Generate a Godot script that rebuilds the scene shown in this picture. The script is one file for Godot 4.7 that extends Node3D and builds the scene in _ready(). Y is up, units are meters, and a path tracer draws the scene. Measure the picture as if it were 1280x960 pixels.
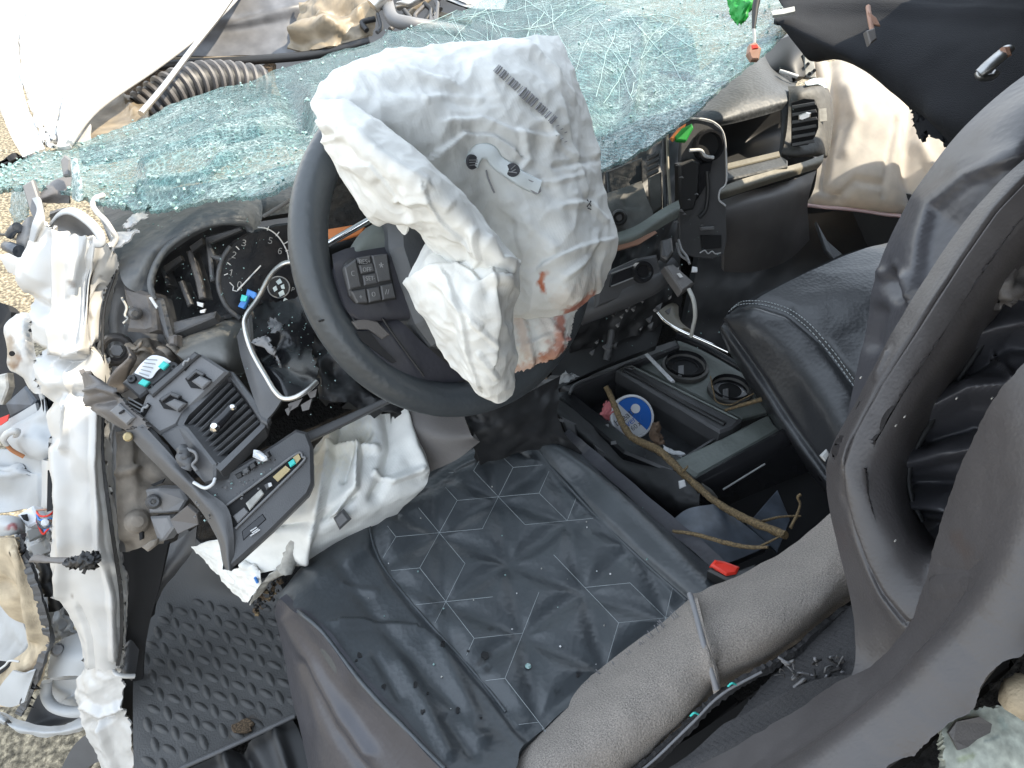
extends Node3D
# The front cabin of a wrecked pickup, seen through the driver's doorway.
# x: towards the passenger side, y: up, -z: towards the hood.  Metres.

const EYE := Vector3(0.0, 1.9, 0.0)
const FOC := 963.0
var rig := Transform3D(Basis.from_euler(Vector3(deg_to_rad(-39.0), deg_to_rad(-36.0), 0.0)), EYE)
var inv := rig.affine_inverse()
var rng := RandomNumberGenerator.new()
var bumps := FastNoiseLite.new()
var ridges := FastNoiseLite.new()
var crumple := FastNoiseLite.new()
var M := {}
var used := {}


func _ready() -> void:
	rng.seed = 11
	# ---- camera -------------------------------------------------------------------------
	var cam := Camera3D.new()
	cam.name = "camera"
	cam.transform = rig
	cam.fov = rad_to_deg(2.0 * atan(480.0 / FOC))
	cam.near = 0.05
	cam.far = 300.0
	add_child(cam)
	# ---- sky and exposure ---------------------------------------------------------------
	var env := Environment.new()
	env.background_mode = Environment.BG_SKY
	var sm := ProceduralSkyMaterial.new()
	sm.sky_top_color = Color(0.72, 0.77, 0.83)
	sm.sky_horizon_color = Color(0.95, 0.95, 0.93)
	sm.ground_horizon_color = Color(0.70, 0.66, 0.58)
	sm.ground_bottom_color = Color(0.45, 0.41, 0.35)
	sm.sky_energy_multiplier = 1.2
	var sky := Sky.new()
	sky.sky_material = sm
	env.sky = sky
	env.tonemap_mode = Environment.TONE_MAPPER_LINEAR
	env.tonemap_exposure = 2.7
	env.sdfgi_enabled = true
	env.ssao_enabled = true
	env.ssil_enabled = true
	var we := WorldEnvironment.new()
	we.name = "world_environment"
	we.environment = env
	add_child(we)
	# ---- sun ----------------------------------------------------------------------------
	var sun := DirectionalLight3D.new()
	sun.name = "sun"
	sun.light_energy = 1.1
	sun.light_angular_distance = 0.5
	sun.light_color = Color(1.0, 0.95, 0.86)
	sun.shadow_enabled = true
	add_child(sun)
	sun.look_at_from_position(Vector3(0.52, 0.76, 0.33), Vector3.ZERO, Vector3.UP)
	# ---- the place ----------------------------------------------------------------------
	bumps.seed = 5
	bumps.frequency = 1.0
	bumps.noise_type = FastNoiseLite.TYPE_SIMPLEX_SMOOTH
	bumps.fractal_octaves = 3
	ridges.seed = 9
	ridges.frequency = 1.0
	ridges.noise_type = FastNoiseLite.TYPE_SIMPLEX
	ridges.fractal_type = FastNoiseLite.FRACTAL_RIDGED
	ridges.fractal_octaves = 3
	crumple.seed = 31
	crumple.frequency = 1.0
	crumple.noise_type = FastNoiseLite.TYPE_SIMPLEX_SMOOTH
	crumple.fractal_type = FastNoiseLite.FRACTAL_RIDGED
	crumple.fractal_octaves = 1
	materials()
	setting()
	shell()
	front_end()
	windshield()
	dashboard()
	passenger_side()
	console()
	left_wreck()
	vent_and_switches()
	floor_things()
	seats()
	wheel_and_airbag()
	small_things()


# ======================================================================= places and nodes
func P(u: float, v: float, d: float) -> Vector3:
	# the point that lies d metres ahead along the view, at that place of the photograph
	return rig * Vector3((u - 640.0) / FOC * d, (480.0 - v) / FOC * d, -d)

func ray(u: float, v: float) -> Vector3:
	return rig.basis * Vector3((u - 640.0) / FOC, (480.0 - v) / FOC, -1.0)

func G(u: float, v: float, y: float) -> Vector3:
	# the point of the level y seen there
	var q := ray(u, v)
	return EYE + q * ((y - EYE.y) / q.y)

func on(u: float, v: float, c: Vector3, n: Vector3) -> Vector3:
	var q := ray(u, v)
	return EYE + q * ((c - EYE).dot(n) / q.dot(n))

func px(p: Vector3) -> Vector2:
	var q := inv * p
	return Vector2(640.0 + FOC * q.x / -q.z, 480.0 - FOC * q.y / -q.z)

func r(a: Array) -> PackedVector3Array:
	var o := PackedVector3Array()
	for i in range(0, a.size(), 3):
		o.append(P(a[i], a[i + 1], a[i + 2]))
	return o

func rp(a: Array, d: float) -> PackedVector3Array:
	var o := PackedVector3Array()
	for i in range(0, a.size(), 2):
		o.append(P(a[i], a[i + 1], d))
	return o

func rg(a: Array) -> PackedVector3Array:
	var o := PackedVector3Array()
	for i in range(0, a.size(), 3):
		o.append(G(a[i], a[i + 1], a[i + 2]))
	return o

func ro(a: Array, c: Vector3, n: Vector3) -> PackedVector3Array:
	var o := PackedVector3Array()
	for i in range(0, a.size(), 2):
		o.append(on(a[i], a[i + 1], c, n))
	return o

func rows(a: Array) -> Array:
	var o := []
	for k in a:
		o.append(r(k))
	return o

func rowsg(a: Array) -> Array:
	var o := []
	for k in a:
		o.append(rg(k))
	return o

func numbered(called: String) -> String:
	if not used.has(called):
		used[called] = 0
		return called
	used[called] += 1
	return "%s_%03d" % [called, used[called]]

func thing(called: String, label: String, category: String, at: Vector3, group := "") -> Node3D:
	var o := Node3D.new()
	o.name = numbered(called)
	o.position = at
	add_child(o, true)
	return tag(o, label, category, group)

func tag(o: Node3D, label: String, category: String, group := "") -> Node3D:
	o.set_meta("label", label)
	o.set_meta("category", category)
	if group:
		o.set_meta("group", group)
	return o

func part(called: String, m: Mesh, mat: Material, top: Node3D) -> MeshInstance3D:
	# meshes are made in the scene's own axes: shift them back by where their thing stands
	var o := MeshInstance3D.new()
	o.name = called
	o.mesh = m
	o.material_override = null
	var s := Vector3.ZERO
	var w: Node = top
	while w != self:
		s += (w as Node3D).position
		w = w.get_parent()
	o.position = -s
	for k in m.get_surface_count():
		m.surface_set_material(k, mat)
	top.add_child(o, true)
	return o

func solo(called: String, m: Mesh, mat: Material, label: String, category: String, group := "") -> MeshInstance3D:
	var o := MeshInstance3D.new()
	o.name = numbered(called)
	o.mesh = m
	for k in m.get_surface_count():
		m.surface_set_material(k, mat)
	add_child(o, true)
	tag(o, label, category, group)
	return o

func group(called: String, top: Node3D) -> Node3D:
	var o := Node3D.new()
	o.name = called
	top.add_child(o, true)
	return o

func stuff(o: Node3D) -> Node3D:
	o.set_meta("kind", "stuff")
	return o

func structure(called: String, m: Mesh, mat: Material) -> MeshInstance3D:
	var o := MeshInstance3D.new()
	o.name = called
	o.mesh = m
	for k in m.get_surface_count():
		m.surface_set_material(k, mat)
	o.set_meta("kind", "structure")
	add_child(o, true)
	return o


# ======================================================================= shapes
func spl(p: PackedVector3Array, t: float) -> Vector3:
	# a smooth curve through the points, t from 0 to 1
	var n := p.size() - 1
	if n == 0:
		return p[0]
	var f := clampf(t, 0.0, 1.0) * n
	var i := mini(int(f), n - 1)
	f -= i
	var b := p[i]
	var c := p[i + 1]
	var a := p[i - 1] if i > 0 else b * 2.0 - c
	var d := p[i + 2] if i + 2 <= n else c * 2.0 - b
	return b.cubic_interpolate(c, a, d, f)

func lin(p: PackedVector3Array, t: float) -> Vector3:
	var n := p.size() - 1
	var f := clampf(t, 0.0, 1.0) * n
	var i := mini(int(f), n - 1)
	return p[i].lerp(p[i + 1], f - i)

func mk(v: PackedVector3Array, n: PackedVector3Array, idx: PackedInt32Array, col := PackedColorArray(), uv := PackedVector2Array()) -> ArrayMesh:
	var a := []
	a.resize(Mesh.ARRAY_MAX)
	a[Mesh.ARRAY_VERTEX] = v
	a[Mesh.ARRAY_NORMAL] = n
	a[Mesh.ARRAY_INDEX] = idx
	if col.size():
		a[Mesh.ARRAY_COLOR] = col
	if uv.size():
		a[Mesh.ARRAY_TEX_UV] = uv
	var m := ArrayMesh.new()
	m.add_surface_from_arrays(Mesh.PRIMITIVE_TRIANGLES, a)
	return m

func seg_at(q: Vector2, c: PackedFloat32Array) -> Vector2:
	# (distance to the line of points from c[3] on, which side: -1 or 1)
	var best := 1e9
	var side := 1.0
	for k in range(3, c.size() - 3, 2):
		var ax := c[k]
		var ay := c[k + 1]
		var bx := c[k + 2] - ax
		var by := c[k + 3] - ay
		var qx := q.x - ax
		var qy := q.y - ay
		var t := clampf((qx * bx + qy * by) / maxf(bx * bx + by * by, 1e-6), 0.0, 1.0)
		var ex := qx - bx * t
		var ey := qy - by * t
		var d := ex * ex + ey * ey
		if d < best:
			best = d
			side = 1.0 if bx * qy - by * qx > 0.0 else -1.0
	return Vector2(sqrt(best), side)

func crease_list(list: Array) -> Array:
	var o := []
	for c in list:
		var f := PackedFloat32Array(c)
		var box := Rect2(f[3], f[4], 0, 0)
		for k in range(3, f.size() - 1, 2):
			box = box.expand(Vector2(f[k], f[k + 1]))
		o.append([f, box.grow(3.2 * f[1])])
	return o

func crease_h(q: Vector2, list: Array) -> float:
	# [height, width, kind, points...]; kind 0 rounded, 1 sharp, 2 a fold: steep on one side, slow on the right-hand side
	var h := 0.0
	for c in list:
		if not (c[1] as Rect2).has_point(q):
			continue
		var f: PackedFloat32Array = c[0]
		var s := seg_at(q, f)
		var w := f[1]
		if f[2] < 0.5:
			h += f[0] * exp(-s.x * s.x / (w * w))
		elif f[2] < 1.5:
			h += f[0] * maxf(0.0, 1.0 - s.x / w)
		else:
			var near := s.x / (w if s.y > 0.0 else w * 0.22)
			h += f[0] * exp(-near * near)
	return h

func sheet(rw: Array, nu: int, nv: int, o := {}) -> ArrayMesh:
	# a skin through rows of points, with folds, dents, thickness and stains
	var W := nu + 1
	var H := nv + 1
	var g := PackedVector3Array()
	g.resize(W * H)
	var straight: bool = o.get("straight", false)
	for i in W:
		var col := PackedVector3Array()
		var s := float(i) / nu
		for k in rw:
			col.append(spl(k, s))
		for j in H:
			g[j * W + i] = lin(col, float(j) / nv) if straight else spl(col, float(j) / nv)
	var mid := (nv / 2) * W + nu / 2
	var sgn := 1.0
	var n := grid_normals(g, W, H, 1.0)
	var from: Vector3 = o.get("from", EYE)
	if n[mid].dot(from - g[mid]) < 0.0:
		sgn = -1.0
		n = grid_normals(g, W, H, -1.0)
	var cr := crease_list(o.get("crease", []))
	var st := crease_list(o.get("stain", []))
	var noise: Array = o.get("noise", [])
	var puff: Array = o.get("puff", [])
	var hf = o.get("hf")
	var soft: float = o.get("soft", 1.0)
	var jag: float = o.get("jag", 0.0)
	var q := PackedVector2Array()
	q.resize(g.size())
	var cols := PackedColorArray()
	cols.resize(g.size())
	cols.fill(Color(1, 1, 1))
	var base := g.duplicate()
	for k in g.size():
		var p := base[k]
		q[k] = px(p)
		var h := crease_h(q[k], cr) * soft if cr.size() else 0.0
		for z in noise:
			h += z[0] * (bumps if z.size() < 3 else ridges if z[2] == 1 else crumple).get_noise_3dv(p * z[1])
		if puff.size():
			var s := float(k % W) / nu * 2.0 - 1.0
			var t := float(k / W) / nv * 2.0 - 1.0
			h += puff[0] * pow(maxf(0.0, 1.0 - pow(absf(s), puff[1])) * maxf(0.0, 1.0 - pow(absf(t), puff[2])), 0.6)
		if hf is Callable:
			h += hf.call(p, q[k])
		g[k] = p + n[k] * h
		if st.size():
			var c := Color(1, 1, 1)
			for z in st:
				# [strength, width, colour, points...], colour as 0xrrggbb of linear values
				if not (z[1] as Rect2).has_point(q[k]):
					continue
				var f: PackedFloat32Array = z[0]
				var e := seg_at(q[k], f).x / f[1] + 0.55 * bumps.get_noise_2dv(q[k] * 0.13)
				c = c.lerp(Color.hex(int(f[2]) * 256 + 255), f[0] * clampf(1.5 - 1.4 * e, 0.0, 1.0))
			cols[k] = c
	if jag > 0.0:
		# torn edges: pull the rim in and out within the skin
		for i in W:
			for jj in [[0, 1], [H - 1, H - 2]]:
				var k: int = jj[0] * W + i
				var b: int = jj[1] * W + i
				g[k] += (g[k] - g[b]).normalized() * jag * (rng.randf() - 0.5)
		for j in H:
			for ii in [[0, 1], [W - 1, W - 2]]:
				var k: int = j * W + ii[0]
				var b: int = j * W + ii[1]
				g[k] += (g[k] - g[b]).normalized() * jag * (rng.randf() - 0.5)
	n = grid_normals(g, W, H, sgn)
	var th: float = o.get("thick", 0.003)
	var V := g.duplicate()
	var N := n.duplicate()
	var C := cols.duplicate()
	var uv := PackedVector2Array()
	for j in H:
		for i in W:
			uv.append(Vector2(float(i) / nu, float(j) / nv))
	var I := PackedInt32Array()
	for j in nv:
		for i in nu:
			var a := j * W + i
			quad(I, a, a + 1, a + W, a + W + 1, sgn > 0.0)
	var half := V.size()
	for k in half:
		V.append(g[k] - n[k] * th)
		N.append(-n[k])
		C.append(cols[k])
		uv.append(uv[k])
	for j in nv:
		for i in nu:
			var a := half + j * W + i
			quad(I, a, a + 1, a + W, a + W + 1, sgn < 0.0)
	for i in nu:
		rim(V, N, C, uv, I, i, i + 1, half, sgn > 0.0)
		rim(V, N, C, uv, I, nv * W + i, nv * W + i + 1, half, sgn < 0.0)
	for j in nv:
		rim(V, N, C, uv, I, j * W, (j + 1) * W, half, sgn < 0.0)
		rim(V, N, C, uv, I, j * W + nu, (j + 1) * W + nu, half, sgn > 0.0)
	var m := mk(V, N, I, C, uv)
	for k in g.size():
		q[k] = px(g[k])
	m.set_meta("v", g)
	m.set_meta("n", n)
	m.set_meta("q", q)
	return m

func quad(I: PackedInt32Array, a: int, b: int, c: int, d: int, flip: bool) -> void:
	if flip:
		I.append_array([a, c, b, b, c, d])
	else:
		I.append_array([a, b, c, b, d, c])

func rim(V: PackedVector3Array, N: PackedVector3Array, C: PackedColorArray, uv: PackedVector2Array, I: PackedInt32Array, a: int, b: int, half: int, flip: bool) -> void:
	var at := V.size()
	var p := [V[a], V[b], V[a + half], V[b + half]]
	var n: Vector3 = (p[1] - p[0]).cross(p[2] - p[0]).normalized()
	if not flip:
		n = -n
	for k in 4:
		V.append(p[k])
		N.append(n)
		C.append(C[a])
		uv.append(uv[a])
	quad(I, at, at + 1, at + 2, at + 3, flip)

func grid_normals(g: PackedVector3Array, W: int, H: int, sgn: float) -> PackedVector3Array:
	var n := PackedVector3Array()
	n.resize(g.size())
	for j in H:
		for i in W:
			var k := j * W + i
			var a := g[k + 1 if i < W - 1 else k] - g[k - 1 if i > 0 else k]
			var b := g[k + W if j < H - 1 else k] - g[k - W if j > 0 else k]
			n[k] = a.cross(b).normalized() * sgn
	return n

func surf(m: Mesh, u: float, v: float, lift := 0.0) -> Vector3:
	# the place of a skin that shows there, raised by lift
	var q: PackedVector2Array = m.get_meta("q")
	var to := Vector2(u, v)
	var best := 1e18
	var at := 0
	for k in q.size():
		var d := q[k].distance_squared_to(to)
		if d < best:
			best = d
			at = k
	var p: Vector3 = m.get_meta("v")[at]
	var n: Vector3 = m.get_meta("n")[at]
	var e := ray(u, v)
	if absf(n.dot(e)) < 0.12:
		return p + n * lift
	var hit := on(u, v, p, n)
	if hit.distance_to(p) > 0.03:
		hit = p
	return hit + n * lift

func surf_n(m: Mesh, u: float, v: float) -> Vector3:
	var q: PackedVector2Array = m.get_meta("q")
	var best := 1e18
	var at := 0
	for k in q.size():
		var d := q[k].distance_squared_to(Vector2(u, v))
		if d < best:
			best = d
			at = k
	return m.get_meta("n")[at]

func tube(p: PackedVector3Array, rad, sides := 8, o := {}) -> ArrayMesh:
	# a round (or flattened) rod along a smooth line; rad is a number or a list along it
	var closed: bool = o.get("closed", false)
	var steps: int = o.get("steps", (p.size() - 1) * 6)
	var line := PackedVector3Array()
	var pts := p.duplicate()
	if closed:
		pts = PackedVector3Array([p[p.size() - 1]]) + p + PackedVector3Array([p[0], p[1]])
	var straight: bool = o.get("straight", false)
	for k in steps + 1:
		var t := float(k) / steps
		if closed:
			var n := pts.size() - 1
			line.append(spl(pts, (1.0 + t * (n - 2)) / n))
		else:
			line.append(lin(p, t) if straight else spl(p, t))
	var flat: float = o.get("flat", 1.0)
	var up: Vector3 = o.get("up", Vector3.ZERO)
	var V := PackedVector3Array()
	var N := PackedVector3Array()
	var I := PackedInt32Array()
	var x := Vector3.ZERO
	var wob: float = o.get("wobble", 0.0)
	for k in line.size():
		var t := (line[mini(k + 1, line.size() - 1)] - line[maxi(k - 1, 0)]).normalized()
		if up != Vector3.ZERO:
			x = up.cross(t).normalized()
		elif x == Vector3.ZERO:
			x = t.cross(Vector3(0.3, 1, 0.2)).normalized()
		else:
			x = (x - t * x.dot(t)).normalized()
		var y := t.cross(x)
		var f := float(k) / (line.size() - 1)
		var R: float = rad if not rad is Array else rad_at(rad, f)
		for s in sides + 1:
			var a := TAU * s / sides
			var e := x * cos(a) + y * sin(a) * flat
			var w := 1.0 + wob * bumps.get_noise_3dv((line[k] + e * 0.01) * 90.0)
			V.append(line[k] + e * R * w)
			N.append((x * cos(a) * flat + y * sin(a)).normalized())
	for k in line.size() - 1:
		for s in sides:
			var a := k * (sides + 1) + s
			quad(I, a, a + 1, a + sides + 1, a + sides + 2, true)
	if not closed:
		for e in 2:
			var at := V.size()
			var k := 0 if e == 0 else line.size() - 1
			var dir := (line[0] - line[1]).normalized() if e == 0 else (line[k] - line[k - 1]).normalized()
			for s in sides:
				V.append(V[k * (sides + 1) + s])
				N.append(dir)
			for s in range(1, sides - 1):
				I.append_array([at, at + s, at + s + 1] if e == 0 else [at, at + s + 1, at + s])
	return mk(V, N, I)

func rad_at(a: Array, f: float) -> float:
	var x := f * (a.size() - 1)
	var i := mini(int(x), a.size() - 2)
	return lerpf(a[i], a[i + 1], x - i)

func poly(p: PackedVector3Array, thick: float, bevel := 0.0, o := {}) -> ArrayMesh:
	# a plate with that outline and thickness, its front edge chamfered
	var n := Vector3.ZERO
	var c := Vector3.ZERO
	for k in p.size():
		n += (p[k] - p[0]).cross(p[(k + 1) % p.size()] - p[0])
		c += p[k] / p.size()
	n = n.normalized()
	var from: Vector3 = o.get("from", EYE)
	var loop := p.duplicate()
	if n.dot(from - c) < 0.0:
		n = -n
		loop.reverse()
	var x := (loop[1] - loop[0]).normalized()
	x = (x - n * x.dot(n)).normalized()
	var y := n.cross(x)
	var flat := PackedVector2Array()
	for k in loop:
		flat.append(Vector2((k - c).dot(x), (k - c).dot(y)))
	var ins := PackedVector3Array()
	var m := loop.size()
	for k in m:
		var a := (flat[k] - flat[(k + m - 1) % m]).normalized()
		var b := (flat[(k + 1) % m] - flat[k]).normalized()
		var na := Vector2(-a.y, a.x)
		var nb := Vector2(-b.y, b.x)
		var q := (na + nb).normalized()
		q *= bevel / maxf(q.dot(na), 0.35)
		ins.append(loop[k] + x * q.x + y * q.y)
	var st := SurfaceTool.new()
	st.begin(Mesh.PRIMITIVE_TRIANGLES)
	st.set_smooth_group(-1)
	var tri := Geometry2D.triangulate_polygon(flat)
	for k in range(0, tri.size(), 3):
		var t := [tri[k], tri[k + 1], tri[k + 2]]
		var face := (ins[t[1]] - ins[t[0]]).cross(ins[t[2]] - ins[t[0]])
		if face.dot(n) > 0.0:
			t = [t[0], t[2], t[1]]
		for e in t:
			st.add_vertex(ins[e])
		for e in [t[0], t[2], t[1]]:
			st.add_vertex(loop[e] - n * thick)
	for k in m:
		var j := (k + 1) % m
		if bevel > 0.0:
			strip(st, ins[k], ins[j], loop[k] - n * bevel, loop[j] - n * bevel)
		strip(st, loop[k] - n * bevel, loop[j] - n * bevel, loop[k] - n * thick, loop[j] - n * thick)
	st.generate_normals()
	return st.commit()

func strip(st: SurfaceTool, a: Vector3, b: Vector3, c: Vector3, d: Vector3) -> void:
	for e in [a, b, c, b, d, c]:
		st.add_vertex(e)

func hoop(outer: PackedVector3Array, inner: PackedVector3Array, thick: float) -> ArrayMesh:
	# a flat frame between two outlines of the same number of points
	var m := outer.size()
	var n := Vector3.ZERO
	for k in m:
		n += (outer[k] - outer[0]).cross(outer[(k + 1) % m] - outer[0])
	n = n.normalized()
	var a := outer.duplicate()
	var b := inner.duplicate()
	if n.dot(EYE - outer[0]) < 0.0:
		n = -n
		a.reverse()
		b.reverse()
	var st := SurfaceTool.new()
	st.begin(Mesh.PRIMITIVE_TRIANGLES)
	st.set_smooth_group(-1)
	var e := n * thick
	for k in m:
		var j := (k + 1) % m
		strip(st, b[k], b[j], a[k], a[j])
		strip(st, a[k], a[j], a[k] - e, a[j] - e)
		strip(st, b[j], b[k], b[j] - e, b[k] - e)
		strip(st, a[k] - e, a[j] - e, b[k] - e, b[j] - e)
	st.generate_normals()
	return st.commit()

func lathe(c: Vector3, axis: Vector3, prof: Array, sides := 24, smooth := true) -> ArrayMesh:
	# [radius, height, radius, height ...] turned about the axis
	var z := axis.normalized()
	var x := z.cross(Vector3(0.31, 0.9, 0.17)).normalized()
	var y := z.cross(x)
	var st := SurfaceTool.new()
	st.begin(Mesh.PRIMITIVE_TRIANGLES)
	for k in range(0, prof.size() - 2, 2):
		st.set_smooth_group(k + 1 if smooth else -1)
		for s in sides:
			var q := []
			for e in [[k, s], [k, s + 1], [k + 2, s], [k + 2, s + 1]]:
				var a: float = TAU * e[1] / sides
				q.append(c + (x * cos(a) + y * sin(a)) * prof[e[0]] + z * prof[e[0] + 1])
			strip(st, q[2], q[3], q[0], q[1])
	st.generate_normals()
	return st.commit()

func join(list: Array) -> ArrayMesh:
	var st := SurfaceTool.new()
	for m in list:
		for k in m.get_surface_count():
			st.append_from(m, k, Transform3D())
	return st.commit()

func box(c: Vector3, size: Vector3, b := Basis(), bevel := 0.002) -> ArrayMesh:
	var h := size * 0.5
	var p := PackedVector3Array()
	for e in [[-1, -1], [1, -1], [1, 1], [-1, 1]]:
		p.append(c + b * Vector3(h.x * e[0], h.y * e[1], h.z))
	return poly(p, size.z, bevel, {"from": c + b.z * 9.0})

func text(said: String, c: Vector3, right: Vector3, up: Vector3, tall: float, mat: Material, top: Node3D, called: String) -> void:
	var t := TextMesh.new()
	t.text = said
	t.font_size = 32
	t.pixel_size = tall / 23.0
	t.depth = 0.0006
	var f := SystemFont.new()
	f.font_names = PackedStringArray(["Droid Sans"])
	t.font = f
	t.material = mat
	var o := MeshInstance3D.new()
	o.name = called
	o.mesh = t
	var x := right.normalized()
	var y := (up - x * up.dot(x)).normalized()
	var s := Vector3.ZERO
	var w: Node = top
	while w != self:
		s += (w as Node3D).position
		w = w.get_parent()
	o.transform = Transform3D(Basis(x, y, x.cross(y)), c - s)
	top.add_child(o, true)


# ======================================================================= materials
func ramp(a: Color, b: Color) -> Gradient:
	var g := Gradient.new()
	g.set_color(0, a)
	g.set_color(1, b)
	return g

func noise_map(freq: float, kind: int, oct: int, normal: bool, strength := 4.0, side := 512, lo := 0.7, seeded := 3) -> NoiseTexture2D:
	var f := FastNoiseLite.new()
	f.seed = seeded
	f.noise_type = kind
	f.frequency = freq
	f.fractal_octaves = oct
	if kind == FastNoiseLite.TYPE_CELLULAR:
		f.cellular_return_type = FastNoiseLite.RETURN_DISTANCE
		f.fractal_type = FastNoiseLite.FRACTAL_NONE
	var t := NoiseTexture2D.new()
	t.width = side
	t.height = side
	t.seamless = true
	t.noise = f
	if normal:
		t.as_normal_map = true
		t.bump_strength = strength
	else:
		t.color_ramp = ramp(Color(lo, lo, lo), Color(1, 1, 1))
	return t

func weave_map(side: int, period: int) -> ImageTexture:
	var im := Image.create(side, side, false, Image.FORMAT_RGBA8)
	for y in side:
		for x in side:
			var over := (x / period + y / period) % 2 == 0
			var s := absf(sin(PI * (x % period + 0.5) / period)) if over else absf(sin(PI * (y % period + 0.5) / period))
			var h := 0.5 + (0.5 if over else 0.3) * s
			im.set_pixel(x, y, Color(h, h, h))
	im.bump_map_to_normal_map(2.0)
	return ImageTexture.create_from_image(im)

func mt(called: String, c: Color, rough: float, o := {}) -> StandardMaterial3D:
	# c holds linear values
	var m := StandardMaterial3D.new()
	m.resource_name = called
	m.albedo_color = c.linear_to_srgb()
	m.roughness = rough
	m.metallic = o.get("metal", 0.0)
	m.metallic_specular = o.get("spec", 0.5)
	m.vertex_color_use_as_albedo = o.get("vc", true)
	if o.has("bump") or o.has("tint"):
		m.uv1_triplanar = true
		var s: float = o.get("scale", 3.0)
		m.uv1_scale = Vector3(s, s, s)
	if o.has("bump"):
		m.normal_enabled = true
		m.normal_texture = o.bump
		m.normal_scale = o.get("bump_scale", 0.5)
	if o.has("tint"):
		m.albedo_texture = o.tint
	if o.has("coat"):
		m.clearcoat_enabled = true
		m.clearcoat = o.coat
		m.clearcoat_roughness = 0.15
	if o.has("back"):
		m.backlight_enabled = true
		m.backlight = o.back
	M[called] = m
	return m

func materials() -> void:
	var grain := noise_map(0.06, FastNoiseLite.TYPE_CELLULAR, 1, true, 5.0, 512)
	var fine := noise_map(0.16, FastNoiseLite.TYPE_SIMPLEX_SMOOTH, 3, true, 6.0, 512)
	var dirt := noise_map(0.012, FastNoiseLite.TYPE_SIMPLEX_SMOOTH, 6, false, 0, 512, 0.62, 7)
	var soil := noise_map(0.03, FastNoiseLite.TYPE_SIMPLEX_SMOOTH, 6, false, 0, 512, 0.25, 17)
	var faint := noise_map(0.01, FastNoiseLite.TYPE_SIMPLEX_SMOOTH, 4, false, 0, 256, 0.86, 8)
	var rough := noise_map(0.05, FastNoiseLite.TYPE_SIMPLEX_SMOOTH, 6, true, 12.0, 512)
	var speck := noise_map(0.22, FastNoiseLite.TYPE_SIMPLEX_SMOOTH, 2, false, 0, 512, 0.52, 41)
	var weave := weave_map(256, 8)
	mt("ground", Color(0.62, 0.52, 0.36), 0.95, {"bump": rough, "bump_scale": 1.0, "tint": soil, "scale": 2.7})
	mt("stone", Color(0.36, 0.31, 0.23), 0.9, {"tint": soil, "scale": 9.0})
	mt("paint", Color(0.56, 0.55, 0.53), 0.32, {"tint": faint, "scale": 3.0, "coat": 0.4})
	mt("primer", Color(0.42, 0.43, 0.435), 0.5, {"tint": faint, "scale": 3.0})
	mt("primer_dusty", Color(0.30, 0.26, 0.215), 0.8, {"tint": dirt, "scale": 5.0, "bump": fine, "bump_scale": 0.2})
	mt("beige_foam", Color(0.60, 0.49, 0.34), 0.75, {"tint": dirt, "scale": 4.0, "bump": fine, "bump_scale": 0.25})
	mt("bare_metal", Color(0.55, 0.55, 0.54), 0.35, {"metal": 0.85, "tint": dirt, "scale": 5.0})
	mt("chrome", Color(0.78, 0.77, 0.75), 0.16, {"metal": 1.0})
	mt("satin", Color(0.55, 0.53, 0.50), 0.32, {"metal": 0.9})
	mt("dash", Color(0.085, 0.090, 0.096), 0.52, {"bump": grain, "bump_scale": 0.30, "tint": faint, "scale": 4.0})
	mt("dash_pale", Color(0.13, 0.125, 0.115), 0.6, {"bump": grain, "bump_scale": 0.25, "tint": dirt, "scale": 4.0})
	mt("dash_green", Color(0.175, 0.195, 0.18), 0.5, {"bump": grain, "bump_scale": 0.2, "tint": faint, "scale": 4.0})
	mt("dash_duct", Color(0.21, 0.205, 0.19), 0.55, {"bump": grain, "bump_scale": 0.2, "tint": faint, "scale": 4.0})
	mt("dash_beige", Color(0.22, 0.20, 0.155), 0.5, {"bump": grain, "bump_scale": 0.2, "tint": faint, "scale": 4.0})
	mt("black", Color(0.024, 0.024, 0.025), 0.5, {"tint": faint, "scale": 4.0})
	mt("black_gloss", Color(0.020, 0.020, 0.022), 0.2, {"tint": faint, "scale": 4.0})
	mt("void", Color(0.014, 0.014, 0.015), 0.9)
	mt("plastic", Color(0.090, 0.090, 0.093), 0.45, {"bump": fine, "bump_scale": 0.12, "tint": faint, "scale": 5.0})
	mt("plastic_grey", Color(0.185, 0.183, 0.185), 0.5, {"bump": fine, "bump_scale": 0.12, "tint": faint, "scale": 5.0})
	mt("plastic_dusty", Color(0.130, 0.120, 0.115), 0.5, {"bump": fine, "bump_scale": 0.15, "tint": faint, "scale": 5.0})
	mt("leather", Color(0.060, 0.068, 0.075), 0.36, {"bump": grain, "bump_scale": 0.25, "tint": faint, "scale": 5.0})
	mt("black_leather", Color(0.036, 0.037, 0.040), 0.30, {"bump": grain, "bump_scale": 0.15, "tint": faint, "scale": 5.0})
	mt("shell_plastic", Color(0.082, 0.076, 0.077), 0.40, {"bump": fine, "bump_scale": 0.12, "tint": faint, "scale": 3.0})
	mt("hood_plastic", Color(0.130, 0.138, 0.146), 0.5, {"bump": grain, "bump_scale": 0.25, "tint": faint, "scale": 4.0})
	mt("leather_dusty", Color(0.080, 0.080, 0.090), 0.38, {"bump": grain, "bump_scale": 0.2, "tint": faint, "scale": 4.0})
	mt("leather_side", Color(0.050, 0.050, 0.060), 0.36, {"bump": grain, "bump_scale": 0.2, "tint": faint, "scale": 5.0})
	mt("grey_cloth", Color(0.43, 0.385, 0.345), 0.95, {"bump": fine, "bump_scale": 0.6, "tint": speck, "scale": 4.4})
	mt("denim", Color(0.085, 0.083, 0.086), 0.95, {"bump": weave, "bump_scale": 1.0, "tint": speck, "scale": 5.0})
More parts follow.
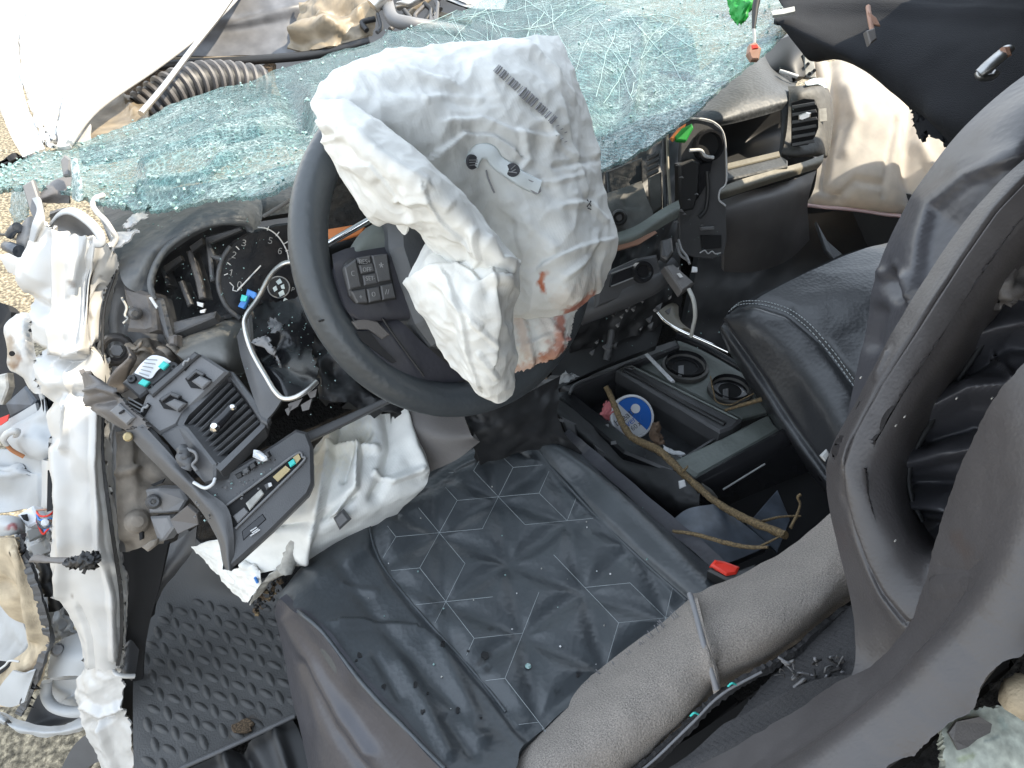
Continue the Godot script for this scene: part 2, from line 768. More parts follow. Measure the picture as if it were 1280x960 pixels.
	mt("felt", Color(0.010, 0.011, 0.014), 1.0, {"bump": fine, "bump_scale": 0.6, "scale": 6.0})
	mt("carpet", Color(0.032, 0.030, 0.029), 1.0, {"bump": rough, "bump_scale": 0.8, "tint": speck, "scale": 4.0})
	mt("rubber", Color(0.075, 0.074, 0.073), 0.62, {"bump": fine, "bump_scale": 0.15, "tint": faint, "scale": 3.0})
	mt("nylon", Color(0.82, 0.82, 0.785), 0.85, {"bump": weave, "bump_scale": 0.3, "tint": faint, "scale": 9.0, "back": Color(0.25, 0.26, 0.25)})
	mt("nylon_seam", Color(0.50, 0.58, 0.60), 0.85, {"bump": weave, "bump_scale": 0.3, "scale": 9.0})
	mt("tether", Color(0.64, 0.68, 0.68), 0.85, {"bump": weave, "bump_scale": 0.3, "scale": 9.0})
	mt("curtain", Color(0.88, 0.85, 0.80), 0.9, {"bump": weave, "bump_scale": 0.2, "tint": faint, "scale": 9.0, "back": Color(1.0, 0.95, 0.88)})
	mt("curtain_hem", Color(0.70, 0.50, 0.47), 0.9, {"back": Color(0.6, 0.45, 0.42)})
	mt("ink", Color(0.05, 0.05, 0.055), 0.8)
	mt("ink_grey", Color(0.30, 0.30, 0.31), 0.8)
	mt("mark", Color(0.55, 0.55, 0.55), 0.6)
	mt("dim_mark", Color(0.25, 0.25, 0.25), 0.6)
	mt("white", Color(0.75, 0.76, 0.78), 0.5, {"tint": faint, "scale": 9.0})
	mt("white_dirty", Color(0.55, 0.54, 0.50), 0.7, {"tint": dirt, "scale": 9.0})
	mt("teal", Color(0.05, 0.52, 0.47), 0.5)
	mt("blue", Color(0.05, 0.20, 0.55), 0.45)
	mt("tin_blue", Color(0.015, 0.11, 0.42), 0.35)
	mt("tin_grey", Color(0.52, 0.53, 0.55), 0.4)
	mt("green", Color(0.012, 0.26, 0.035), 0.5)
	mt("board", Color(0.42, 0.33, 0.17), 0.6)
	mt("red", Color(0.65, 0.035, 0.02), 0.4)
	mt("pink", Color(0.55, 0.16, 0.17), 0.5)
	mt("orange", Color(0.62, 0.20, 0.055), 0.55)
	mt("rust", Color(0.33, 0.14, 0.06), 0.9)
	mt("copper", Color(0.30, 0.17, 0.12), 0.55)
	mt("wood", Color(0.36, 0.25, 0.12), 0.75, {"bump": fine, "bump_scale": 0.5, "tint": soil, "scale": 16.0})
	mt("leaf", Color(0.22, 0.14, 0.09), 0.8, {"tint": dirt, "scale": 16.0})
	mt("navy", Color(0.075, 0.09, 0.115), 0.4, {"tint": dirt, "scale": 5.0})
	mt("stitch", Color(0.36, 0.39, 0.40), 0.8)
	mt("cord", Color(0.20, 0.20, 0.21), 0.7)
	mt("cable", Color(0.42, 0.42, 0.40), 0.5)
	mt("insulation", Color(0.20, 0.12, 0.055), 0.95, {"bump": rough, "bump_scale": 1.2, "tint": soil, "scale": 6.0})
	mt("underside", Color(0.20, 0.20, 0.21), 0.42, {"tint": dirt, "scale": 2.0, "metal": 0.1})
	mt("underside_tan", Color(0.36, 0.29, 0.20), 0.45, {"tint": dirt, "scale": 3.0})
	mt("flake", Color(0.74, 0.78, 0.68), 0.6, {"tint": dirt, "scale": 14.0})
	mt("dry_dirt", Color(0.22, 0.15, 0.09), 0.95, {"tint": soil, "scale": 16.0})
	glass_materials()

func glass_materials() -> void:
	# laminated glass broken to crumbs: dense crumbs in some places, long cracks in others
	var W := 1024
	var H := 1024
	var cells := FastNoiseLite.new()
	cells.noise_type = FastNoiseLite.TYPE_CELLULAR
	cells.cellular_return_type = FastNoiseLite.RETURN_DISTANCE2_SUB
	cells.fractal_type = FastNoiseLite.FRACTAL_NONE
	cells.frequency = 0.058
	cells.seed = 4
	var small := cells.get_image(W, H, false, false, false)
	cells.frequency = 0.022
	cells.seed = 8
	cells.domain_warp_enabled = true
	cells.domain_warp_amplitude = 18.0
	cells.domain_warp_frequency = 0.02
	var large := cells.get_image(W, H, false, false, false)
	var cloud := FastNoiseLite.new()
	cloud.noise_type = FastNoiseLite.TYPE_SIMPLEX_SMOOTH
	cloud.frequency = 0.006
	cloud.fractal_octaves = 5
	cloud.seed = 21
	var mass := cloud.get_image(W, H, false, false, true)
	cells.frequency = 0.058
	cells.seed = 4
	cells.domain_warp_enabled = false
	cells.cellular_return_type = FastNoiseLite.RETURN_CELL_VALUE
	var value := cells.get_image(W, H, false, false, false)
	var a := small.get_data()
	var b := large.get_data()
	var c := mass.get_data()
	var e := value.get_data()
	var o := PackedByteArray()
	o.resize(W * H * 4)
	for k in W * H:
		var edge := a[k] / 255.0
		var crack := b[k] / 255.0
		var m := c[k] / 255.0
		var tone := e[k] / 255.0
		# pale opaque edges round each crumb, clearer inside
		var line := clampf(1.0 - edge * 8.0, 0.0, 1.0)
		var big := clampf(1.0 - crack * 22.0, 0.0, 1.0)
		var pale := clampf(line * (0.35 + 0.8 * m) + big * 0.8 + (tone - 0.5) * 0.5, 0.0, 1.0)
		o[k * 4] = int(255.0 * (0.36 + 0.50 * pale))
		o[k * 4 + 1] = int(255.0 * (0.47 + 0.41 * pale))
		o[k * 4 + 2] = int(255.0 * (0.48 + 0.39 * pale))
		o[k * 4 + 3] = int(255.0 * clampf(0.22 + 0.25 * m + 0.25 * tone + pale * 0.75, 0.0, 1.0))
	var im := Image.create_from_data(W, H, false, Image.FORMAT_RGBA8, o)
	var m := StandardMaterial3D.new()
	m.resource_name = "crazed_glass"
	m.albedo_texture = ImageTexture.create_from_image(im)
	m.transparency = BaseMaterial3D.TRANSPARENCY_ALPHA
	m.vertex_color_use_as_albedo = true
	m.roughness = 0.28
	m.metallic_specular = 0.6
	m.normal_enabled = true
	m.normal_texture = noise_map(0.09, FastNoiseLite.TYPE_CELLULAR, 1, true, 14.0, 512)
	m.normal_scale = 0.25
	m.uv1_triplanar = true
	m.uv1_scale = Vector3(2.9, 2.9, 2.9)
	m.backlight_enabled = true
	m.backlight = Color(0.5, 0.62, 0.6)
	M["crazed_glass"] = m
	var crumb := StandardMaterial3D.new()
	crumb.resource_name = "glass_crumb"
	crumb.albedo_color = Color(0.52, 0.63, 0.62)
	crumb.roughness = 0.12
	crumb.metallic_specular = 0.8
	M["crumb"] = crumb
	mt("glass_edge", Color(0.34, 0.47, 0.46), 0.35)


# ======================================================================= ground and cab
func setting() -> void:
	var a := []
	for z in [[-70.0], [-30.0], [-14.0], [-8.0], [-5.0], [-3.0], [-1.5], [0.0], [3.0], [12.0], [50.0]]:
		var k := PackedVector3Array()
		for x in [-60.0, -25.0, -10.0, -5.0, -2.5, -1.0, 0.0, 1.0, 2.5, 5.0, 10.0, 25.0, 60.0]:
			k.append(Vector3(x, 0, z[0]))
		a.append(k)
	var g := sheet(a, 170, 170, {"straight": true, "noise": [[0.03, 1.3], [0.012, 5.0]], "thick": 0.1, "from": Vector3(0, 9, 0)})
	structure("ground", g, M.ground)
	var mm := MultiMesh.new()
	mm.transform_format = MultiMesh.TRANSFORM_3D
	var s := SphereMesh.new()
	s.radius = 0.5
	s.height = 0.75
	s.radial_segments = 7
	s.rings = 4
	s.material = M.stone
	mm.mesh = s
	mm.instance_count = 2600
	for k in 2600:
		var near := k < 1500
		var x := rng.randf_range(-1.1, 0.1) if near else rng.randf_range(-3.0, 3.0)
		var z := rng.randf_range(-2.2, -0.7) if near else rng.randf_range(-9.0, -2.4)
		var w := rng.randf_range(0.004, 0.016) * (1.0 if near else 2.2)
		var b := Basis.from_euler(Vector3(rng.randf() * 6.0, rng.randf() * 6.0, rng.randf() * 6.0)).scaled(Vector3(w, w * rng.randf_range(0.5, 1.0), w * rng.randf_range(0.7, 1.3)))
		mm.set_instance_transform(k, Transform3D(b, Vector3(x, 0.002, z)))
	var o := MultiMeshInstance3D.new()
	o.name = "gravel"
	o.multimesh = mm
	add_child(o)
	tag(stuff(o), "loose gravel scattered over the bare tan ground", "gravel")


func panel(p: Array, thick: float) -> ArrayMesh:
	return poly(PackedVector3Array(p), thick, 0.0)

func shell() -> void:
	# what stays of the cab round the seats: floor, bulkhead, far side, back and roof
	var t := thing("truck_cab", "dark cab shell of the wrecked truck around the seats", "truck cab", Vector3(0.8, 0.6, -0.4))
	var xs := [-0.10, 0.3, 0.8, 1.3, 1.68]
	var fl := []
	for e in [[-1.52, 0.80], [-1.30, 0.70], [-1.05, 0.665], [-0.5, 0.66], [0.3, 0.66], [1.0, 0.66]]:
		var k := PackedVector3Array()
		for x in xs:
			k.append(Vector3(x, e[1], e[0]))
		fl.append(k)
	part("floor_carpet", sheet(fl, 60, 60, {"noise": [[0.006, 14.0]], "thick": 0.03, "from": Vector3(0.8, 3, 0)}), M.carpet, t)
	part("bulkhead", panel([Vector3(0.03, 0.7, -1.50), Vector3(1.68, 0.7, -1.50), Vector3(1.68, 1.16, -1.50), Vector3(0.03, 1.16, -1.50)], 0.02), M.void, t)
	part("far_door_panel", sheet([PackedVector3Array([Vector3(1.70, 0.62, -1.5), Vector3(1.70, 0.62, -0.4), Vector3(1.70, 0.62, 0.9)]), PackedVector3Array([Vector3(1.66, 0.85, -1.5), Vector3(1.64, 0.85, -0.4), Vector3(1.66, 0.85, 0.9)]), PackedVector3Array([Vector3(1.68, 1.14, -1.5), Vector3(1.67, 1.14, -0.4), Vector3(1.68, 1.14, 0.9)])], 12, 8, {"thick": 0.06}), M.black, t)
	part("rear_bulkhead", panel([Vector3(0.0, 0.66, 0.95), Vector3(1.68, 0.66, 0.95), Vector3(1.62, 1.9, 0.98), Vector3(0.05, 2.0, 0.98)], 0.02), M.felt, t)
	var rf := []
	for e in [[-0.62, 0.0], [-0.3, 0.03], [0.3, 0.05], [0.98, 0.03]]:
		rf.append(PackedVector3Array([Vector3(0.10, 2.00 + e[1], e[0]), Vector3(0.5, 2.04 + e[1], e[0]), Vector3(1.0, 1.98 + e[1], e[0]), Vector3(1.45, 1.82 + e[1], e[0] - 0.04), Vector3(1.72, 1.70 + e[1], e[0] - 0.05)]))
	var sd := []
	for e in [[1.08, 0.0], [1.30, 0.03], [1.52, 0.03], [1.74, 0.0]]:
		sd.append(PackedVector3Array([Vector3(1.73 + e[1], e[0], -0.74), Vector3(1.74 + e[1], e[0], -0.2), Vector3(1.74 + e[1], e[0], 0.4), Vector3(1.73 + e[1], e[0], 1.0)]))
	part("crushed_side", sheet(sd, 20, 12, {"noise": [[0.015, 5.0]], "thick": 0.03}), M.felt, t)
	part("roof_skin", sheet(rf, 40, 30, {"noise": [[0.02, 4.0]], "thick": 0.012, "from": Vector3(0.8, 9, 0)}), M.paint, t)
	var rl := []
	for k in rf:
		var w := PackedVector3Array()
		for p in k:
			w.append(p + Vector3(0, -0.03, 0))
		rl.append(w)
	part("roof_lining", sheet(rl, 30, 20, {"noise": [[0.01, 4.0]], "thick": 0.012}), M.felt, t)


# ======================================================================= hood and engine bay
func front_end() -> void:
	var t := thing("hood", "crumpled white hood folded up beyond the shattered windshield, bright with sun", "hood", P(120, 150, 1.5))
	part("hood_skin", sheet(rows([
		[72, -40, 1.75, 130, -40, 1.85, 220, -40, 2.0, 320, -40, 2.15],
		[82, 0, 1.7, 140, 0, 1.78, 215, 0, 1.88, 290, 3, 2.0],
		[92, 45, 1.6, 130, 45, 1.66, 185, 45, 1.74, 243, 47, 1.84],
		[88, 85, 1.5, 115, 85, 1.54, 150, 85, 1.58, 193, 85, 1.64],
		[80, 120, 1.42, 95, 120, 1.44, 115, 120, 1.46, 138, 122, 1.49],
		[74, 152, 1.34, 83, 152, 1.34, 95, 152, 1.36, 108, 148, 1.38],
		[72, 184, 1.28, 76, 184, 1.28, 80, 183, 1.28, 86, 180, 1.28]]), 40, 60, {"noise": [[0.008, 6.0], [0.003, 20.0, 1]], "thick": 0.006}), M.paint, t)
	part("hood_flank", sheet(rows([
		[5, -40, 1.75, 25, -40, 1.72, 50, -40, 1.72, 74, -40, 1.755],
		[8, 0, 1.70, 30, 0, 1.66, 55, 0, 1.66, 84, 0, 1.705],
		[20, 45, 1.60, 35, 45, 1.57, 60, 45, 1.57, 94, 45, 1.605],
		[27, 85, 1.50, 42, 85, 1.46, 62, 85, 1.46, 90, 85, 1.505],
		[32, 120, 1.41, 45, 122, 1.38, 60, 122, 1.385, 82, 120, 1.425],
		[45, 155, 1.33, 52, 158, 1.31, 62, 160, 1.32, 76, 152, 1.345],
		[58, 175, 1.28, 62, 178, 1.27, 68, 181, 1.27, 74, 184, 1.285]]), 30, 50, {"noise": [[0.010, 7.0], [0.004, 24.0, 1]], "crease": [[-0.012, 10, 0, 60, -20, 70, 60, 64, 120, 58, 170], [0.012, 8, 1, 40, 10, 48, 90, 56, 150], [-0.01, 6, 1, 85, 45, 80, 110, 72, 175]], "thick": 0.005}), M.paint, t)
	part("fender_lip", sheet(rows([
		[-25, -20, 1.6, 0, -20, 1.62, 14, -20, 1.66],
		[-25, 50, 1.5, -4, 50, 1.55, 22, 48, 1.58],
		[-15, 95, 1.45, 0, 92, 1.48, 26, 88, 1.49],
		[-6, 120, 1.38, 12, 122, 1.40, 31, 122, 1.41],
		[12, 165, 1.30, 30, 165, 1.31, 46, 160, 1.33],
		[28, 196, 1.26, 42, 190, 1.26, 56, 184, 1.28]]), 20, 40, {"noise": [[0.008, 8.0]], "crease": [[0.015, 6, 0, 5, 70, 14, 105, 30, 180]], "thick": 0.006}), M.paint, t)
	part("hood_edge", tube(r([322, -42, 2.15, 292, 2, 2.0, 244, 47, 1.84, 194, 85, 1.64, 139, 122, 1.49, 109, 148, 1.38, 87, 179, 1.285]), 0.006, 6), M.paint, t)

	t = thing("hood_underside", "grey sheet metal of the folded hood's inner panel above the engine bay", "sheet metal", P(320, 60, 2.1))
	part("inner_panel", sheet(rows([
		[190, -30, 2.06, 280, -30, 2.14, 400, -30, 2.2],
		[200, 20, 2.05, 290, 18, 2.12, 395, 10, 2.18],
		[196, 50, 2.05, 290, 45, 2.12, 372, 35, 2.16],
		[200, 70, 2.03, 290, 71, 2.08, 368, 67, 2.1]]), 30, 20, {"noise": [[0.006, 5.0]], "crease": [[0.015, 10, 1, 200, 30, 300, 28, 380, 8], [-0.01, 6, 0, 360, 60, 375, 20, 385, -10]], "thick": 0.006}), M.underside, t)
	part("crumpled_flange", sheet(rows([
		[372, 0, 2.13, 400, -8, 2.13, 440, -10, 2.13, 480, -8, 2.13],
		[370, 22, 2.12, 405, 30, 2.08, 440, 10, 2.10, 472, 14, 2.1],
		[370, 42, 2.10, 392, 40, 2.06, 432, 30, 2.06, 468, 34, 2.08],
		[368, 66, 2.09, 400, 64, 2.05, 432, 58, 2.06, 462, 46, 2.08]]), 30, 24, {"noise": [[0.03, 5.0, 1]], "crease": [[0.03, 12, 1, 375, 45, 410, 38, 450, 20, 470, 18], [-0.02, 7, 1, 400, 30, 440, 12]], "thick": 0.006}), M.underside_tan, t)
	part("seal_strip", tube(r([170, 84, 2.02, 230, 80, 2.02, 320, 75, 2.05, 395, 68, 2.05, 462, 52, 2.05]), 0.012, 7), M.black, t)
	part("trim_edge", tube(r([180, 74, 2.03, 250, 74, 2.04, 320, 72, 2.05, 370, 68, 2.06]), 0.006, 6), M.underside_tan, t)

	t = thing("engine_bay", "dark soot-brown engine bay seen past the glass edge", "engine bay", P(300, 90, 2.3))
	part("insulation_mat", sheet(rows([
		[140, 82, 2.03, 200, 82, 2.07, 270, 80, 2.12, 340, 78, 2.12],
		[120, 105, 1.95, 200, 105, 2.0, 270, 102, 2.0, 340, 95, 2.0],
		[110, 130, 1.85, 190, 130, 1.88, 270, 125, 1.9, 350, 115, 1.9]]), 30, 16, {"noise": [[0.02, 12.0]], "thick": 0.02}), M.insulation, t)
	part("bay_floor", sheet(rows([
		[90, -30, 2.5, 300, -40, 2.6, 500, -45, 2.7, 650, -20, 2.75, 860, 36, 2.75],
		[90, 60, 2.4, 300, 50, 2.5, 500, 30, 2.6, 680, 30, 2.6, 870, 60, 2.6],
		[100, 200, 1.9, 300, 170, 1.95, 480, 150, 2.0, 700, 170, 2.0, 880, 150, 2.1]]), 20, 16, {"noise": [[0.02, 9.0]], "thick": 0.02}), M.black, t)
	part("cowl_panel", sheet(rows([
		[100, 128, 1.62, 140, 118, 1.66, 190, 122, 1.66],
		[108, 155, 1.52, 140, 150, 1.55, 185, 138, 1.58],
		[112, 180, 1.45, 140, 175, 1.46, 185, 160, 1.5]]), 16, 12, {"noise": [[0.004, 10.0]], "crease": [[0.01, 6, 1, 150, 118, 172, 145]], "thick": 0.006}), M.underside_tan, t)
	part("white_bracket", sheet(rows([
		[88, 178, 1.36, 100, 160, 1.40, 108, 146, 1.43],
		[96, 182, 1.36, 108, 168, 1.38, 113, 155, 1.41],
		[106, 186, 1.37, 114, 178, 1.38, 114, 168, 1.40]]), 12, 12, {"thick": 0.006, "noise": [[0.004, 12.0]]}), M.paint, t)
	var hose := thing("air_hose", "black corrugated air hose running under the glass edge", "hose", P(235, 118, 1.7))
	var path := r([180, 142, 1.66, 210, 120, 1.68, 245, 105, 1.72, 285, 102, 1.78, 330, 108, 1.84])
	var wall := part("hose_wall", tube(path, 0.040, 16, {"steps": 40}), M.black, hose)
	for k in 15:
		var f := 0.04 + 0.92 * k / 14.0
		var a := spl(path, f)
		var b := spl(path, minf(1.0, f + 0.02)) - spl(path, f - 0.02)
		part("hose_rib", lathe(a, b, [0.040, -0.006, 0.047, -0.003, 0.047, 0.003, 0.040, 0.006], 20), M.plastic_dusty, wall)
	solo("hood_prop", tube(r([296, -12, 1.80, 272, 22, 1.76, 240, 62, 1.66, 205, 108, 1.56, 176, 142, 1.49]), 0.0062, 8), M.satin, "thin grey metal prop rod slanting across the engine bay opening", "rod")

	var pipes := thing("engine_pipes", "bent grey engine pipes and brackets at the top beyond the glass", "pipes", P(510, 25, 2.0))
	part("pipe", tube(r([478, -25, 2.1, 484, 4, 2.02, 492, 24, 1.98, 515, 30, 1.97, 545, 34, 2.0, 580, 40, 2.02]), [0.016, 0.017, 0.018, 0.016, 0.015], 12), M.plastic_grey, pipes)
	part("pipe_end", tube(r([466, 8, 2.0, 474, 0, 2.0, 486, -8, 2.0]), [0.020, 0.024, 0.018], 12), M.satin, pipes)
	part("pipe", tube(r([510, 30, 2.1, 516, 16, 2.1, 530, 2, 2.1, 548, -16, 2.12]), 0.011, 10), M.underside_tan, pipes)
	part("pipe", tube(r([498, 8, 2.08, 512, 4, 2.06, 530, -6, 2.06]), 0.012, 10), M.satin, pipes)
	part("bracket", poly(rp([536, 30, 537, 14, 539, 8, 541, 20, 544, 18, 546, 0, 549, 2, 547, 30], 2.0), 0.012, 0.002), M.plastic_grey, pipes)
	part("bracket", poly(rp([545, 12, 590, 24, 588, 30, 545, 20], 2.05), 0.012, 0.002), M.underside_tan, pipes)
	part("cover", sheet(rows([[545, -20, 2.05, 590, -20, 2.05, 640, -22, 2.05], [555, -2, 2.02, 585, 6, 2.0, 630, 8, 2.0], [575, 4, 2.02, 592, 12, 2.0, 625, 14, 2.0]]), 12, 8, {"thick": 0.01}), M.primer, pipes)
	for k in 9:
		var u := 462.0 + k * 11.0 + rng.randf_range(-4, 4)
		var v := 40.0 - k * 3.0 + rng.randf_range(-5, 5)
		part("loose_scrap", tube(r([u, v, 2.04, u + rng.randf_range(-6, 8), v - rng.randf_range(4, 16), 2.05, u + rng.randf_range(-4, 14), v - rng.randf_range(10, 24), 2.06]), rng.randf_range(0.004, 0.009), 6), [M.black, M.plastic, M.plastic_dusty][k % 3], pipes)


# ======================================================================= windshield
func windshield() -> void:
	var t := thing("windshield", "shattered laminated windshield, pale teal crazed glass sagging over the dash", "windshield", P(400, 200, 0.9))
	var m := sheet(rows([
		[-5, 210, 1.14, 41, 193, 1.24, 101, 179, 1.34, 176, 150, 1.42, 250, 118, 1.50, 337, 94, 1.56, 400, 73, 1.62, 486, 43, 1.70, 550, 24, 1.75, 640, -10, 1.82, 760, -45, 1.92, 900, -60, 1.98, 1010, -30, 1.92],
		[-8, 220, 1.10, 46, 205, 1.17, 115, 197, 1.22, 200, 180, 1.24, 265, 155, 1.27, 340, 135, 1.28, 405, 120, 1.30, 500, 100, 1.36, 600, 80, 1.45, 690, 50, 1.52, 790, 20, 1.60, 890, -10, 1.68, 1005, -15, 1.68],
		[-6, 230, 1.07, 55, 222, 1.10, 128, 226, 1.10, 205, 216, 1.07, 275, 200, 1.03, 345, 180, 1.02, 408, 165, 1.02, 520, 160, 1.08, 640, 140, 1.18, 730, 115, 1.24, 820, 85, 1.34, 905, 40, 1.44, 998, 5, 1.50],
		[-4, 238, 1.05, 62, 236, 1.06, 103, 247, 1.03, 150, 262, 1.00, 206, 262, 0.97, 277, 247, 0.91, 330, 238, 0.87, 412, 207, 0.82, 560, 225, 0.98, 757, 209, 1.06, 862, 144, 1.18, 935, 79, 1.30, 985, 40, 1.38]]),
		190, 80, {"noise": [[0.010, 4.0], [0.002, 16.0], [0.0008, 60.0]], "soft": 0.6, "thick": 0.005, "jag": 0.008, "crease": [
			[0.028, 10, 2, 180, 205, 235, 185, 300, 160, 320, 155], [0.03, 12, 2, 180, 240, 260, 225, 300, 185, 350, 165, 392, 148],
			[-0.025, 12, 0, 120, 235, 220, 210, 300, 175, 380, 150], [0.03, 16, 0, 345, 125, 350, 108, 385, 112, 392, 130],
			[-0.05, 26, 0, 360, 130, 372, 140], [0.02, 9, 2, 806, 40, 800, 90, 795, 130], [0.03, 30, 0, 730, 60, 790, 40, 850, 30],
			[-0.03, 25, 0, 770, 110, 760, 160], [0.015, 7, 1, 486, 43, 560, 80, 640, 110], [0.015, 6, 1, 560, 10, 640, 60, 700, 95], [0.012, 6, 1, 520, 110, 660, 35]]})
	# where only long cracks run through it the sheet stays clearer
	var arr := m.surface_get_arrays(0)
	var col: PackedColorArray = arr[Mesh.ARRAY_COLOR]
	var uv: PackedVector2Array = arr[Mesh.ARRAY_TEX_UV]
	for k in col.size():
		var p := uv[k]
		# crushed white streaks run along the sheet, teal between; fewer cracks round the middle of the far half
		var streak := bumps.get_noise_2d(p.x * 9.0 + p.y * 3.0, p.y * 13.0) * 1.1 + bumps.get_noise_2d(p.x * 40.0, p.y * 30.0 + 50.0) * 0.5
		var white := clampf(0.35 + 0.9 * streak, 0.0, 1.0)
		var e := Vector2((p.x - 0.63) / 0.15, (p.y - 0.22) / 0.36).length()
		var cl := clampf((1.35 - e) * 1.3, 0.0, 1.0)
		var e2 := Vector2((p.x - 0.47) / 0.11, (p.y - 0.08) / 0.24).length()
		cl = maxf(cl, 0.85 * clampf((1.4 - e2) * 1.3, 0.0, 1.0))
		white *= 1.0 - 0.7 * cl
		var tone := Color(0.25, 0.47, 0.49).lerp(Color(0.66, 0.72, 0.70), white)
		tone.a = lerpf(lerpf(0.70, 1.0, white), 0.40, cl)
		col[k] = tone
	arr[Mesh.ARRAY_COLOR] = col
	var g := ArrayMesh.new()
	g.add_surface_from_arrays(Mesh.PRIMITIVE_TRIANGLES, arr)
	part("laminated_glass", g, M.crazed_glass, t)
	# long cracks standing proud of the clearer part
	for k in 70:
		var u := rng.randf_range(500, 850)
		var v := rng.randf_range(-10, 110) - (0.0 if u > 640 else (640.0 - u) * 0.05)
		if u < 720 and v > 45.0:
			v = rng.randf_range(-8, 42)
		var way := rng.randf_range(-0.5, 0.9) + (1.2 if rng.randf() < 0.3 else 0.0)
		var line := PackedVector3Array()
		var steps := rng.randi_range(4, 11)
		for s in steps:
			if v > -9.0 and v < 130.0:
				line.append(surf(m, u, v, 0.0008))
			way += rng.randf_range(-0.35, 0.35)
			u += cos(way) * 11.0
			v += sin(way) * 11.0
		if line.size() > 2:
			part("long_crack", tube(line, rng.randf_range(0.0003, 0.0007), 4, {"straight": true, "steps": line.size() - 1}), M.glass_edge, t)
	# crumbs that came loose and lie on the sheet
	var mm := MultiMesh.new()
	mm.transform_format = MultiMesh.TRANSFORM_3D
	var b := BoxMesh.new()
	b.size = Vector3(0.005, 0.004, 0.006)
	b.material = M.crumb
	mm.mesh = b
	var v: PackedVector3Array = m.get_meta("v")
	var n: PackedVector3Array = m.get_meta("n")
	mm.instance_count = 900
	for k in 900:
		var at := rng.randi_range(0, v.size() - 1)
		var w := rng.randf_range(0.25, 0.8)
		mm.set_instance_transform(k, Transform3D(Basis.from_euler(Vector3(rng.randf() * 6, rng.randf() * 6, rng.randf() * 6)).scaled(Vector3(w, w, w)), v[at] + n[at] * 0.002 + Vector3(rng.randf_range(-0.006, 0.006), 0, rng.randf_range(-0.006, 0.006))))
	var o := MultiMeshInstance3D.new()
	o.name = "loose_crumbs"
	o.multimesh = mm
	o.position = -t.position
	t.add_child(o)
	stuff(o)


